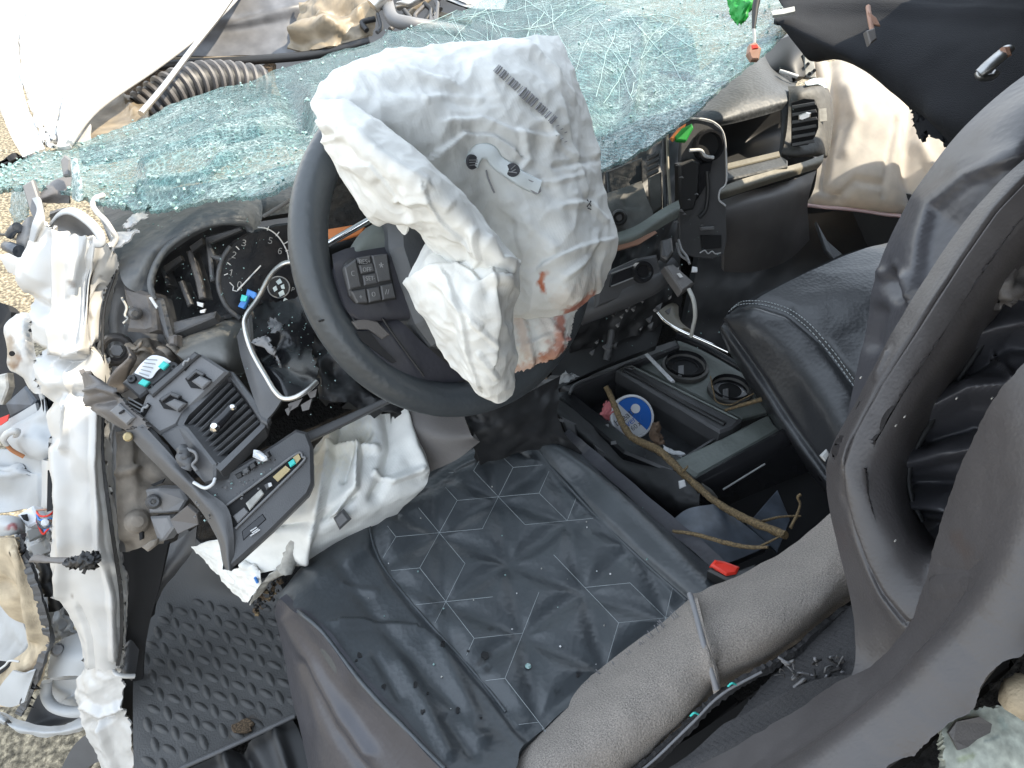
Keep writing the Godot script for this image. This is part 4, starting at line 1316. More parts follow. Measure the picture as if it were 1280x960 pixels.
func centre_stack() -> void:
	var t := thing("centre_stack", "broken black centre dash stack with vents, knobs and controls", "control panel", P(800, 270, 1.35))
	part("backing", sheet(rows([
		[740, 175, 1.50, 800, 150, 1.54, 870, 130, 1.60],
		[740, 240, 1.44, 800, 220, 1.47, 870, 200, 1.54],
		[725, 330, 1.40, 790, 310, 1.42, 850, 290, 1.48],
		[715, 400, 1.40, 790, 370, 1.42, 850, 350, 1.46],
		[712, 440, 1.46, 790, 420, 1.46, 850, 400, 1.50]]), 30, 30, {"noise": [[0.01, 16.0, 1]], "thick": 0.02}), M.black, t)
	part("screen_recess", poly(r([758, 214, 1.38, 803, 196, 1.40, 804, 228, 1.39, 760, 242, 1.37]), 0.01, 0.002), M.black_gloss, t)
	part("panel", sheet(rows([[757, 242, 1.35, 780, 234, 1.36, 802, 226, 1.37], [760, 262, 1.31, 784, 254, 1.32, 808, 244, 1.33], [764, 280, 1.30, 788, 274, 1.31, 815, 262, 1.32], [766, 292, 1.30, 790, 287, 1.30, 818, 275, 1.31]]), 14, 14, {"thick": 0.01, "crease": [[-0.012, 8, 0, 785, 250, 800, 252]]}), M.dash_pale, t)
	part("knob", lathe(P(774, 272, 1.29), EYE - P(774, 272, 1.29), [0.0, 0.010, 0.005, 0.010, 0.007, 0.008, 0.010, 0.012, 0.013, 0.008, 0.014, -0.01], 24), M.black, t)
	for k in 4:
		part("vent_slat", poly(r([809, 195 + k * 7, 1.38, 823, 189 + k * 7, 1.38, 824, 193 + k * 7, 1.38, 810, 200 + k * 7, 1.38]), 0.01, 0.001), M.plastic, t)
	part("side_panel", poly(r([810, 222, 1.375, 827, 214, 1.375, 828, 258, 1.36, 812, 270, 1.36]), 0.01, 0.002), M.dash_pale, t)
	part("pillar_bar", poly(r([828, 172, 1.37, 833, 170, 1.37, 834, 258, 1.34, 829, 262, 1.34]), 0.02, 0.001), M.black_gloss, t)
	part("pillar_edge", tube(r([834, 168, 1.36, 835, 210, 1.345, 838, 258, 1.33]), 0.0028, 6), M.dash_beige, t)
	part("sweep", sheet(rows([[765, 293, 1.28, 795, 282, 1.29, 826, 262, 1.31, 848, 250, 1.33], [767, 303, 1.26, 796, 293, 1.27, 828, 272, 1.29, 850, 260, 1.31], [768, 311, 1.27, 798, 302, 1.28, 830, 282, 1.30, 848, 272, 1.32]]), 24, 8, {"thick": 0.012}), M.dash_green, t)
	part("sweep_edge", poly(r([768, 306, 1.265, 798, 298, 1.275, 819, 288, 1.285, 822, 291, 1.285, 800, 305, 1.275, 768, 314, 1.265]), 0.01, 0.001), M.copper, t)
	var c := P(790, 340, 1.28)
	var n := (Vector3(-0.25, 0.55, 0.8)).normalized()
	part("climate_panel", poly(ro([750, 345, 800, 322, 822, 318, 828, 345, 818, 358, 745, 385], c, n), 0.02, 0.004), M.plastic, t)
	part("display", poly(ro([765, 344, 792, 331, 794, 346, 762, 359], c + n * 0.004, n), 0.003, 0.001), M.black_gloss, t)
	for e in [[764, 342, 791, 332], [764, 358, 792, 347]]:
		part("trim_line", tube(ro(e, c + n * 0.005, n), 0.0012, 6), M.dim_mark, t)
	part("dial", lathe(on(802, 340, c + n * 0.004, n), n, [0.0, 0.006, 0.010, 0.006, 0.013, 0.010, 0.017, 0.010, 0.019, 0.0], 28), M.black_gloss, t)
	part("lower_roll", tube(r([722, 392, 1.30, 770, 372, 1.30, 815, 352, 1.31, 838, 330, 1.33]), [0.022, 0.024, 0.022, 0.018], 12), M.plastic, t)
	for k in 26:
		var u := rng.randf_range(735, 850)
		var v := 440.0 - (u - 715.0) * 0.55 + rng.randf_range(-50, 20)
		var s := rng.randf_range(1.5, 4.5)
		part("broken_bit", poly(r([u, v, 1.30, u + s * 1.6, v - s, 1.31, u + s, v + s, 1.30]), 0.004, 0.0), [M.plastic, M.plastic_grey, M.plastic, M.black, M.plastic][k % 5], t)

	# carrier plate torn out of the stack, with its clear edge
	t = thing("carrier_plate", "black plastic carrier plate with round socket torn from the centre stack", "bracket", P(880, 240, 1.38))
	var o := P(880, 240, 1.40)
	var f := (Vector3(-0.35, 0.35, 0.87)).normalized()
	part("plate", poly(ro([852, 150, 866, 147, 892, 153, 903, 162, 907, 180, 908, 228, 900, 238, 899, 250, 908, 258, 909, 300, 905, 318, 890, 324, 868, 322, 850, 316, 848, 250], o, f), 0.008, 0.002), M.plastic, t)
	part("clear_rim", tube(ro([860, 148, 880, 149, 894, 154, 903, 164, 907, 182, 908, 226, 900, 238, 899, 250, 907, 257], o + f * 0.002, f), 0.0018, 6), M.mark, t)
	var s := on(884, 182, o + f * 0.004, f)
	part("socket", lathe(s, f, [0.021, 0.0, 0.023, 0.012, 0.027, 0.012, 0.029, 0.0], 28), M.black_gloss, t)
	part("socket_floor", lathe(s, f, [0.0, 0.001, 0.022, 0.001], 24), M.void, t)
	part("clamp_arm", tube(ro([862, 188, 876, 188, 882, 195, 892, 197], o + f * 0.018, f), 0.003, 6), M.mark, t)
	part("mount_box", poly(ro([849, 205, 866, 199, 876, 203, 874, 240, 868, 262, 850, 266], o + f * 0.02, f), 0.02, 0.004), M.black, t)
	part("mount_box", poly(ro([872, 206, 892, 200, 886, 228, 872, 250], o + f * 0.014, f), 0.012, 0.003), M.black_gloss, t)
	part("hook", tube(ro([884, 214, 885, 240, 882, 262, 874, 272], o + f * 0.014, f), 0.004, 8), M.black, t)
	part("lug", poly(ro([876, 284, 893, 283, 893, 287, 877, 288], o + f * 0.01, f), 0.006, 0.001), M.plastic_grey, t)
	part("window", poly(ro([876, 294, 902, 294, 902, 310, 878, 312], o + f * 0.003, f), 0.004, 0.001), M.void, t)
	part("scrawl", tube(ro([875, 316, 881, 313, 885, 317, 890, 314, 894, 317, 901, 316], o + f * 0.004, f), 0.0012, 5), M.mark, t)
	for e in [[871, 243, 2.5], [848, 207, 3.0], [852, 222, 3.0], [856, 268, 2.5], [878, 282, 2], [862, 250, 2], [846, 278, 3], [851, 264, 4]]:
		part("bright_bit", poly(ro([e[0] - e[2], e[1], e[0] + e[2] * 0.4, e[1] - e[2] * 0.7, e[0] + e[2], e[1] + e[2] * 0.3], o + f * 0.03, f), 0.003, 0.0), M.plastic_grey, t)
	t = thing("green_plug", "green and orange wire plug under the glass edge by the black plate", "connector", P(855, 165, 1.33))
	part("housing", poly(r([844, 170, 1.33, 853, 160, 1.33, 865, 154, 1.33, 867, 160, 1.33, 858, 176, 1.33, 846, 175, 1.33]), 0.012, 0.002), M.green, t)
	part("wire_block", poly(r([838, 172, 1.335, 848, 160, 1.335, 858, 154, 1.335, 856, 160, 1.335, 842, 176, 1.335]), 0.008, 0.002), M.orange, t)
	t = thing("usb_dongle", "small grey box with white cable hanging below the centre stack", "dongle", P(848, 348, 1.27))
	part("case", poly(r([831, 332, 1.27, 842, 329, 1.28, 869, 353, 1.27, 853, 364, 1.25]), 0.016, 0.003), M.plastic_dusty, t)
	part("print", poly(r([846, 342, 1.262, 850, 341, 1.262, 854, 346, 1.262, 850, 347, 1.262]), 0.002, 0.0), M.mark, t)
	part("cord", tube(r([861, 361, 1.255, 867, 376, 1.25, 869, 395, 1.26, 866, 410, 1.28, 864, 420, 1.30]), 0.0034, 8), M.cable, t)
	part("plug", poly(r([866, 333, 1.27, 872, 334, 1.27, 872, 340, 1.27, 865, 340, 1.27]), 0.006, 0.001), M.white, t)
	part("wires", join([tube(r([848, 300, 1.31, 852, 312, 1.29, 858, 320, 1.28, 862, 330, 1.27]), 0.0022, 6), tube(r([846, 304, 1.31, 850, 318, 1.29, 860, 326, 1.28]), 0.0022, 6)]), M.plastic_grey, t)
	part("loose_block", poly(r([826, 300, 1.29, 840, 296, 1.29, 842, 314, 1.28, 834, 324, 1.28, 826, 320, 1.28]), 0.016, 0.003), M.plastic, t)


# ======================================================================= centre console
func console() -> void:
	var t := thing("centre_console", "dark centre console with open storage tray, ridge and two cup holders", "console", G(850, 520, 0.8))
	var up := Vector3.UP
	# rim plates round the tray at y .98, lid strip to the rear
	part("left_rail", poly(rg([690, 490, 0.985, 712, 487, 0.985, 724, 496, 0.985, 790, 549, 0.985, 862, 573, 0.985, 842, 590, 0.985, 780, 565, 0.985, 716, 512, 0.985]), 0.02, 0.004), M.black_gloss, t)
	part("front_rail", poly(rg([700, 482, 0.985, 770, 448, 0.985, 846, 423, 0.985, 850, 432, 0.985, 772, 462, 0.985, 712, 488, 0.985]), 0.02, 0.004), M.plastic, t)
	part("front_lip", tube(rg([712, 492, 0.992, 722, 479, 0.992, 770, 460, 0.992, 800, 448, 0.992]), 0.003, 6), M.plastic_grey, t)
	part("rear_strip", poly(rg([842, 574, 0.99, 905, 545, 0.99, 962, 516, 0.99, 968, 528, 0.99, 976, 537, 0.99, 872, 596, 0.99]), 0.02, 0.005), M.dash_green, t)
	part("ridge", poly(rg([770, 462, 1.0, 782, 456, 1.0, 800, 462, 1.0, 928, 524, 1.0, 916, 534, 1.0, 900, 540, 1.0]), 0.03, 0.004), M.plastic, t)
	part("ridge_groove", tube(rg([780, 462, 1.002, 800, 472, 1.002, 860, 506, 1.002, 906, 530, 1.002]), 0.006, 8, {"flat": 0.5}), M.black, t)
	part("ridge_edge", tube(rg([792, 459, 1.003, 850, 488, 1.003, 922, 524, 1.003]), 0.002, 6), M.dash_green, t)
	part("ridge_loop", tube(rg([776, 466, 1.004, 780, 460, 1.004, 790, 458, 1.004, 792, 462, 1.004]), 0.002, 6), M.dash_pale, t)
	# tray walls and floor
	var a := rg([712, 490, 0.98, 772, 461, 0.98, 902, 541, 0.98, 852, 572, 0.98, 786, 548, 0.98])
	var b := PackedVector3Array()
	for k in a:
		b.append(k + Vector3(0, -0.07, 0))
	for k in 5:
		var j := (k + 1) % 5
		part("tray_wall", sheet([PackedVector3Array([a[k], a[j]]), PackedVector3Array([b[k], b[j]])], 8, 6, {"thick": 0.004, "from": a[0] + (a[2] - a[0]) * 0.5}), M.plastic, t)
	part("tray_floor", poly(b, 0.004), M.dash, t)
	# cup holders
	var deck := poly(rg([800, 446, 0.97, 850, 424, 0.97, 886, 440, 0.97, 975, 492, 0.97, 960, 514, 0.97, 928, 522, 0.97, 800, 460, 0.97]), 0.01, 0.003)
	part("cup_deck", deck, M.dash_green, t)
	for e in [[856, 461, 0.040], [912, 490, 0.036]]:
		var c := G(e[0], e[1], 0.972)
		part("cup_rim", lathe(c, up, [e[2] - 0.004, -0.03, e[2] - 0.004, 0.004, e[2], 0.010, e[2] + 0.005, 0.008, e[2] + 0.006, 0.0], 32), M.dash_pale, t)
		part("cup_well", lathe(c, up, [0.0, 0.002, e[2] - 0.003, 0.002], 32), M.void, t)
		part("cup_liner", lathe(c + up * 0.004, up, [e[2] * 0.6, -0.0, e[2] * 0.95, 0.0, e[2] * 0.99, 0.012], 32), M.black_gloss, t)
		part("cup_spring", poly(rg([e[0] - 8, e[1] - 4, 0.99, e[0] - 1, e[1] - 5, 0.99, e[0] - 1, e[1] + 8, 0.985, e[0] - 8, e[1] + 8, 0.985]), 0.004, 0.001), M.plastic_grey, t)
	part("far_rail", tube(rg([846, 420, 0.99, 880, 434, 0.99, 930, 462, 0.99, 985, 494, 0.99]), 0.008, 8), M.black_gloss, t)
	part("bright_trim", tube(r([822, 391, 1.42, 832, 402, 1.41, 850, 413, 1.40, 884, 428, 1.39, 910, 440, 1.38]), 0.0030, 6), M.chrome, t)
	part("trim_backing", sheet(rows([[824, 388, 1.44, 836, 380, 1.46, 848, 376, 1.48], [834, 402, 1.43, 842, 396, 1.44, 850, 400, 1.46], [848, 412, 1.42, 856, 410, 1.43, 866, 414, 1.44]]), 10, 8, {"thick": 0.006}), M.dash_beige, t)
	# the console's near side
	part("near_side", sheet(rows([
		[682, 488, 1.40, 716, 512, 1.385, 782, 566, 1.33, 846, 590, 1.27, 876, 598, 1.25],
		[684, 510, 1.38, 716, 535, 1.36, 780, 592, 1.31, 840, 622, 1.25, 874, 632, 1.23],
		[700, 540, 1.40, 730, 560, 1.38, 790, 615, 1.33, 840, 650, 1.27, 874, 660, 1.25],
		[720, 570, 1.45, 760, 600, 1.42, 800, 650, 1.36, 840, 690, 1.30, 880, 710, 1.27]]), 40, 24, {"noise": [[0.003, 16.0, 1]], "thick": 0.02}), M.black, t)
	for e in [[652, 495, 690, 508, 700, 530, 694, 540, 660, 520], [700, 520, 720, 530, 722, 545, 708, 540], [742, 555, 766, 572, 768, 586, 750, 578], [790, 582, 830, 600, 832, 612, 800, 606]]:
		part("side_bracket", poly(rp(e, 1.33), 0.02, 0.003), M.plastic, t)
	for e in [[659, 506, 664, 503, 663, 510], [676, 511, 690, 516, 689, 519, 676, 515], [698, 523, 705, 525, 704, 528, 697, 526], [757, 531, 761, 530, 761, 534], [764, 552, 770, 551, 771, 555, 764, 556]]:
		part("broken_chip", poly(rp(e, 1.30), 0.003, 0.0), M.plastic_grey, t)
	part("wall_under_strip", sheet(rows([
		[870, 598, 1.235, 920, 570, 1.25, 980, 538, 1.27, 1030, 510, 1.30],
		[872, 614, 1.235, 922, 590, 1.25, 980, 560, 1.27, 1030, 530, 1.30],
		[874, 650, 1.25, 925, 625, 1.27, 985, 600, 1.29, 1035, 580, 1.32]]), 16, 12, {"thick": 0.012}), M.black_gloss, t)
	part("strip_line", tube(r([904, 612, 1.225, 930, 596, 1.235, 956, 580, 1.245]), 0.0016, 5), M.dim_mark, t)
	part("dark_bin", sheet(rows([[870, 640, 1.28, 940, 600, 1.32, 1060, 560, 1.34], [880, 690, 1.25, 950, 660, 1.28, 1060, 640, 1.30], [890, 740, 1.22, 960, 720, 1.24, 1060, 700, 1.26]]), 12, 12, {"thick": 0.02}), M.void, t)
	part("blue_corner", sheet(rows([[838, 652, 1.14, 860, 636, 1.15, 892, 630, 1.16], [850, 675, 1.11, 885, 660, 1.12, 930, 655, 1.14], [880, 712, 1.08, 920, 700, 1.09, 962, 682, 1.12]]), 16, 14, {"thick": 0.02}), M.navy, t)
	part("latch_tab", poly(rp([878, 604, 890, 612, 898, 622, 892, 626, 880, 616], 1.19), 0.006, 0.001), M.dash_pale, t)
	part("latch_tab", poly(rp([849, 602, 856, 600, 858, 608, 850, 611], 1.19), 0.006, 0.001), M.mark, t)
	solo("blue_folder", poly(r([934, 656, 1.18, 972, 612, 1.23, 988, 650, 1.20, 972, 690, 1.16]), 0.004, 0.001), M.navy, "flat slate blue plastic flap standing in the dark bin behind the console tray", "plastic flap")
	t = thing("footwell_carpet", "black lower console and carpet in the far footwell", "footwell", P(900, 330, 1.6))
	part("tunnel_side", sheet(rows([
		[690, 440, 1.46, 760, 405, 1.47, 840, 360, 1.5],
		[690, 470, 1.46, 750, 440, 1.46, 830, 400, 1.48],
		[690, 490, 1.45, 745, 462, 1.45, 820, 432, 1.46]]), 16, 12, {"thick": 0.02}), M.black, t)
	part("tunnel_rib", tube(r([766, 388, 1.44, 764, 420, 1.44, 758, 450, 1.44]), 0.007, 8), M.plastic, t)
	part("footwell_wall", sheet(rows([[880, 270, 1.72, 960, 270, 1.8, 1080, 262, 1.86], [870, 340, 1.70, 960, 340, 1.78, 1100, 330, 1.84], [850, 430, 1.6, 960, 440, 1.7, 1100, 420, 1.8]]), 20, 20, {"noise": [[0.006, 14.0]], "thick": 0.02}), M.black, t)
	part("sill_strip", poly(r([1020, 276, 1.70, 1034, 300, 1.68, 1054, 318, 1.66, 1042, 324, 1.66, 1032, 312, 1.67], ), 0.012, 0.002), M.plastic, t)

	# things in the tray
	t = thing("mint_tin", "round blue and white tin of mints lying in the console tray", "tin", P(790, 521, 1.385))
	var c := P(790, 521, 1.385)
	var n := (EYE - c).normalized() + Vector3(0.25, 0.0, 0.1)
	n = n.normalized()
	var rr := 0.0395
	var tin := part("tin_body", lathe(c, n, [rr - 0.004, 0.003, rr - 0.003, 0.004, rr, 0.003, rr + 0.001, 0.0, rr, -0.004, rr, -0.018, rr - 0.003, -0.02, 0.0, -0.02], 40), M.white, t)
	var right := (on(800, 517, c, n) - c).normalized()
	right = right.rotated(n, deg_to_rad(-2.0))
	var upw := n.cross(right)
	var disc := PackedVector3Array()
	for k in 25:
		var q := deg_to_rad(118.0 + 180.0 * k / 24.0)
		disc.append(c + n * 0.0038 + (right * cos(q) + upw * sin(q)) * (rr - 0.0045))
	part("tin_label", poly(disc, 0.001), M.tin_grey, tin)
	disc = PackedVector3Array()
	for k in 25:
		var q := deg_to_rad(-62.0 + 180.0 * k / 24.0)
		disc.append(c + n * 0.0039 + (right * cos(q) + upw * sin(q)) * (rr - 0.0045))
	part("tin_label", poly(disc, 0.001), M.tin_blue, tin)
	var e0 := c + n * 0.0042 + right * 0.010 + upw * 0.012
	part("tin_spot", lathe(e0, n, [0.0, 0.0008, 0.0085, 0.0008, 0.0085, -0.001], 24), M.white, tin)
	part("tin_spot", lathe(c + n * 0.0042 + right * 0.019 - upw * 0.008, n, [0.0, 0.0006, 0.007, 0.0006, 0.007, -0.001], 24), M.tin_blue, tin)
	var tw := right.rotated(n, deg_to_rad(16.0))
	text("breath", c + n * 0.0042 - right * 0.013 + upw * 0.004, tw, n.cross(tw), 0.011, M.ink, tin, "lettering")
	text("savers", c + n * 0.0042 - right * 0.010 - upw * 0.008, tw, n.cross(tw), 0.010, M.tin_blue, tin, "lettering")
	text("x 60 x", c + n * 0.0042 - right * 0.004 - upw * 0.019, tw, n.cross(tw), 0.008, M.ink, tin, "lettering")
	solo("pink_wrapper", sheet(rows([[756, 506, 1.40, 762, 502, 1.40, 768, 506, 1.39], [752, 516, 1.39, 760, 514, 1.38, 767, 516, 1.38], [756, 524, 1.39, 761, 523, 1.39, 766, 520, 1.39]]), 12, 12, {"noise": [[0.006, 70.0, 1]], "jag": 0.006, "thick": 0.001}), M.pink, "crumpled pink candy wrapper beside the mint tin", "wrapper")
	solo("dry_leaf", sheet(rows([[816, 530, 1.37, 821, 527, 1.365, 826, 531, 1.37], [812, 545, 1.36, 820, 542, 1.35, 826, 546, 1.36], [820, 556, 1.35, 826, 556, 1.345, 831, 555, 1.35]]), 10, 12, {"noise": [[0.005, 60.0, 1]], "thick": 0.001}), M.leaf, "curled dry brown leaf in the console tray below the mint tin", "leaf")
	solo("paper_scrap", sheet(rows([[828, 556, 1.34, 834, 560, 1.34, 838, 562, 1.34], [832, 566, 1.33, 842, 566, 1.325, 856, 567, 1.33], [836, 571, 1.33, 846, 571, 1.325, 854, 570, 1.33]]), 10, 8, {"noise": [[0.003, 60.0, 1]], "jag": 0.004, "thick": 0.001}), M.white, "small torn white paper scrap at the rear of the console tray", "paper scrap")
	solo("white_straw", tube(rg([806, 441, 1.0, 841, 477, 1.005]), 0.0055, 10, {"flat": 0.5}), M.white, "white plastic straw leaning between the console ridge and the front cup holder", "straw")


# ======================================================================= door pillar and the wreck on the left
func left_wreck() -> void:
	var t := thing("door_hinge_pillar", "torn white door pillar running down the left beside the dashboard", "door pillar", P(110, 600, 1.12))
	var m := sheet(rows([
		[50, 272, 1.0362, 58, 280, 1.0182, 78, 288, 1.0047, 112, 297, 1.0002, 136, 308, 1.0092, 149, 328, 1.0317],
		[36, 305, 1.0385, 52, 305, 1.0205, 76, 308, 1.007, 110, 316, 1.0047, 132, 326, 1.016, 145, 338, 1.0385],
		[22, 345, 1.0485, 42, 345, 1.0305, 74, 346, 1.017, 104, 350, 1.0147, 122, 352, 1.026, 135, 355, 1.0485],
		[38, 376, 1.0589, 50, 378, 1.0454, 72, 382, 1.0274, 104, 386, 1.0229, 122, 386, 1.0364, 131, 387, 1.0589],
		[44, 430, 1.0626, 54, 436, 1.0536, 72, 440, 1.0401, 102, 440, 1.0311, 122, 440, 1.0401, 132, 440, 1.0626],
		[48, 470, 1.0708, 60, 476, 1.0573, 78, 480, 1.0438, 104, 480, 1.0393, 124, 482, 1.0483, 135, 486, 1.0708],
		[60, 520, 1.0808, 70, 520, 1.0673, 86, 520, 1.0538, 106, 520, 1.0493, 122, 520, 1.0583, 132, 530, 1.0808],
		[72, 580, 1.0962, 78, 580, 1.0782, 92, 580, 1.0647, 108, 580, 1.0602, 122, 580, 1.0692, 134, 582, 1.0917],
		[68, 640, 1.1162, 76, 640, 1.0982, 92, 640, 1.0847, 110, 640, 1.0802, 128, 640, 1.0892, 142, 640, 1.1117],
		[66, 700, 1.1443, 76, 700, 1.1263, 95, 700, 1.1128, 114, 700, 1.1083, 134, 700, 1.1128, 150, 705, 1.1353],
		[80, 750, 1.1743, 90, 750, 1.1563, 106, 750, 1.1428, 122, 750, 1.1383, 140, 750, 1.1428, 156, 750, 1.1653],
		[100, 800, 1.2034, 107, 800, 1.1854, 118, 800, 1.1719, 130, 800, 1.1674, 144, 800, 1.1719, 155, 800, 1.1899],
		[110, 835, 1.2271, 115, 835, 1.2136, 124, 835, 1.2001, 134, 835, 1.1956, 145, 833, 1.2001, 152, 830, 1.2136]]), 60, 130, {"noise": [[0.003, 5.0], [0.0035, 7.0, 2], [0.001, 20.0, 2]], "thick": 0.004, "jag": 0.006, "crease": [
			[0.014, 7, 1, 76, 286, 72, 350, 70, 440, 66, 452], [0.010, 5, 1, 122, 300, 112, 350, 104, 440], [-0.008, 4, 1, 112, 300, 98, 350, 94, 430], [0.010, 5, 1, 84, 455, 86, 500, 84, 560], [0.009, 6, 1, 118, 500, 116, 580, 124, 680, 138, 740, 142, 820], [-0.008, 4, 1, 100, 760, 112, 800, 118, 834], [-0.008, 9, 0, 64, 300, 58, 360], [-0.02, 9, 2, 44, 432, 62, 444, 78, 452, 100, 448, 126, 430], [-0.010, 7, 0, 36, 372, 56, 388, 62, 386], [0.010, 10, 0, 88, 446, 98, 440], [-0.012, 14, 0, 112, 340, 116, 420],
			[0.012, 7, 0, 74, 560, 80, 600, 82, 680, 78, 740], [-0.012, 8, 0, 56, 505, 72, 492, 100, 494, 116, 500], [-0.008, 5, 1, 130, 360, 118, 400, 112, 430], [0.008, 6, 0, 124, 690, 145, 710]],
			"stain": [[0.7, 5, 0x2b1d12, 88, 353, 90, 356], [0.4, 3, 0x3a3020, 85, 370, 86, 371], [0.6, 2, 0x251a12, 77, 667, 78, 668], [0.6, 2, 0x251a12, 92, 742, 92, 743], [0.5, 2, 0x251a12, 122, 393, 123, 398], [0.5, 2, 0x251a12, 126, 347, 128, 346]]})
	part("outer_skin", m, M.paint, t)
	# flange of several skins along the right-hand side
	for k in 4:
		var d := 0.012 + k * 0.014
		var s := k * 2.2
		part("flange_skin", sheet(rows([
			[142 - s, 330, 1.06 + d, 150 + s * 0.3, 332, 1.07 + d],
			[129 - s, 380, 1.08 + d, 137 + s * 0.4, 382, 1.09 + d],
			[128, 440, 1.08 + d, 137 + s * 0.4, 445, 1.09 + d],
			[130, 485, 1.09 + d, 139 + s, 488, 1.10 + d],
			[128, 540, 1.10 + d, 137 + s * 0.4, 545, 1.11 + d],
			[130, 590, 1.11 + d, 141 + s * 0.6, 592, 1.12 + d],
			[138, 650, 1.13 + d, 146 + s * 0.5, 652, 1.14 + d],
			[144, 700, 1.15 + d, 151 + s * 0.5, 702, 1.16 + d],
			[148, 722, 1.16 + d, 157 + s * 0.5, 724, 1.17 + d],
			[150, 780, 1.19 + d, 156 + s * 0.4, 782, 1.20 + d],
			[144, 832, 1.22 + d, 152 + s * 0.8, 834, 1.22 + d]]), 6, 90, {"noise": [[0.006, 22.0]], "thick": 0.002, "jag": 0.004}), [M.paint, M.primer, M.paint, M.plastic_grey][k], t)
	part("lower_skin", sheet(rows([
		[108, 828, 1.25, 126, 830, 1.22, 144, 832, 1.21, 152, 834, 1.22],
		[95, 855, 1.27, 112, 858, 1.24, 132, 858, 1.23, 154, 856, 1.23],
		[97, 885, 1.29, 116, 885, 1.26, 138, 885, 1.25, 157, 885, 1.25],
		[112, 920, 1.31, 128, 925, 1.28, 146, 925, 1.27, 164, 925, 1.26],
		[135, 975, 1.34, 146, 975, 1.32, 158, 975, 1.31, 169, 975, 1.30]]), 30, 50, {"noise": [[0.004, 14.0, 1], [0.003, 8.0]], "thick": 0.003, "jag": 0.006, "crease": [[0.014, 8, 1, 108, 880, 130, 890, 155, 880], [-0.012, 6, 1, 112, 905, 140, 895], [0.012, 6, 1, 125, 900, 138, 940, 150, 970]]}), M.paint, t)
	for k in 3:
		var w := k * 3.4
		part("flange_gap", tube(r([146 - w * 0.4, 336, 1.035 + k * 0.006, 131 - w * 0.4, 386, 1.045 + k * 0.006, 129 - w * 0.3, 440, 1.045 + k * 0.006, 132 - w * 0.5, 486, 1.055 + k * 0.006, 129 - w * 0.2, 540, 1.07, 131 - w * 0.4, 585, 1.075, 139 - w * 0.5, 645, 1.09, 147 - w * 0.5, 700, 1.115, 153 - w * 0.5, 745, 1.14, 153 - w * 0.4, 800, 1.165, 149 - w * 0.5, 832, 1.18]), 0.0011, 5, {"steps": 120, "wobble": 0.8}), M.black, t)
	# torn pillar sections at the top
	part("tube_section", tube(r([60, 285, 1.04, 74, 268, 1.03, 90, 264, 1.01, 110, 276, 0.99, 124, 292, 0.98, 126, 303, 0.98, 118, 304, 0.98]), 0.006, 8, {"flat": 0.4}), M.primer, t)
	part("section_wall", sheet(rows([[62, 268, 1.05, 84, 262, 1.04, 108, 276, 1.02, 124, 296, 1.0], [64, 284, 1.08, 84, 290, 1.07, 105, 298, 1.05, 122, 304, 1.02], [62, 300, 1.06, 84, 305, 1.04, 104, 310, 1.02, 120, 312, 1.01]]), 14, 10, {"thick": 0.004}), M.plastic_grey, t)
	part("curled_skin", sheet(rows([
		[115, 254, 1.05, 120, 248, 1.04, 128, 244, 1.04],
		[116, 262, 1.03, 124, 262, 1.03, 130, 268, 1.03],
		[126, 276, 1.02, 134, 280, 1.01, 140, 286, 1.01],
		[138, 300, 1.01, 142, 304, 1.0, 146, 296, 1.01]]), 10, 20, {"thick": 0.005}), M.primer, t)
	part("curled_edge", tube(r([130, 244, 1.03, 120, 248, 1.02, 116, 256, 1.01, 122, 266, 1.0, 132, 276, 0.995, 140, 288, 0.995, 145, 298, 1.0, 140, 308, 1.0]), 0.0036, 8), M.paint, t)
	part("upper_cup", sheet(rows([
		[62, 230, 1.07, 76, 222, 1.07, 90, 220, 1.08],
		[48, 246, 1.06, 66, 240, 1.05, 88, 238, 1.06],
		[40, 250, 1.05, 60, 254, 1.06, 86, 254, 1.06]]), 14, 12, {"thick": 0.004, "noise": [[0.003, 25.0]]}), M.plastic_dusty, t)
	part("upper_strap", sheet(rows([[40, 248, 1.05, 48, 246, 1.04, 52, 250, 1.04], [46, 262, 1.03, 52, 266, 1.02, 56, 272, 1.02], [40, 280, 1.02, 48, 282, 1.01, 54, 284, 1.02], [36, 300, 1.03, 42, 302, 1.02, 48, 300, 1.03]]), 10, 20, {"thick": 0.004}), M.primer, t)
	part("loose_tab", poly(r([27, 232, 1.05, 40, 224, 1.05, 48, 248, 1.05, 52, 262, 1.05, 42, 276, 1.05, 36, 262, 1.05]), 0.008, 0.002), M.plastic_grey, t)
	part("loose_tab", poly(r([75, 200, 1.04, 80, 193, 1.04, 88, 199, 1.04, 86, 219, 1.04, 78, 220, 1.04]), 0.008, 0.002), M.plastic_grey, t)
	part("clear_flap", sheet(rows([[88, 200, 1.03, 96, 198, 1.03, 98, 206, 1.03], [90, 225, 1.03, 97, 225, 1.02, 103, 232, 1.02], [90, 248, 1.03, 96, 252, 1.02, 103, 250, 1.02]]), 8, 12, {"thick": 0.003}), M.crazed_glass, t)
	# rag of black foam stuck to the pillar
	t = thing("torn_foam_strip", "ragged black foam scrap stuck across the white door pillar", "foam scrap", P(110, 700, 1.05))
	part("strip", tube(r([44, 698, 1.10, 62, 700, 1.075, 84, 701, 1.06]), [0.008, 0.006, 0.006], 8, {"flat": 0.6, "wobble": 0.4}), M.plastic_dusty, t)
	part("rag", sheet(rows([[83, 703, 1.06, 98, 695, 1.05, 112, 692, 1.05, 124, 691, 1.06], [83, 706, 1.055, 100, 702, 1.04, 112, 701, 1.04, 122, 700, 1.05], [88, 708, 1.06, 102, 709, 1.05, 112, 712, 1.05, 116, 710, 1.06]]), 24, 14, {"noise": [[0.006, 70.0, 1]], "jag": 0.01, "thick": 0.005}), M.black, t)

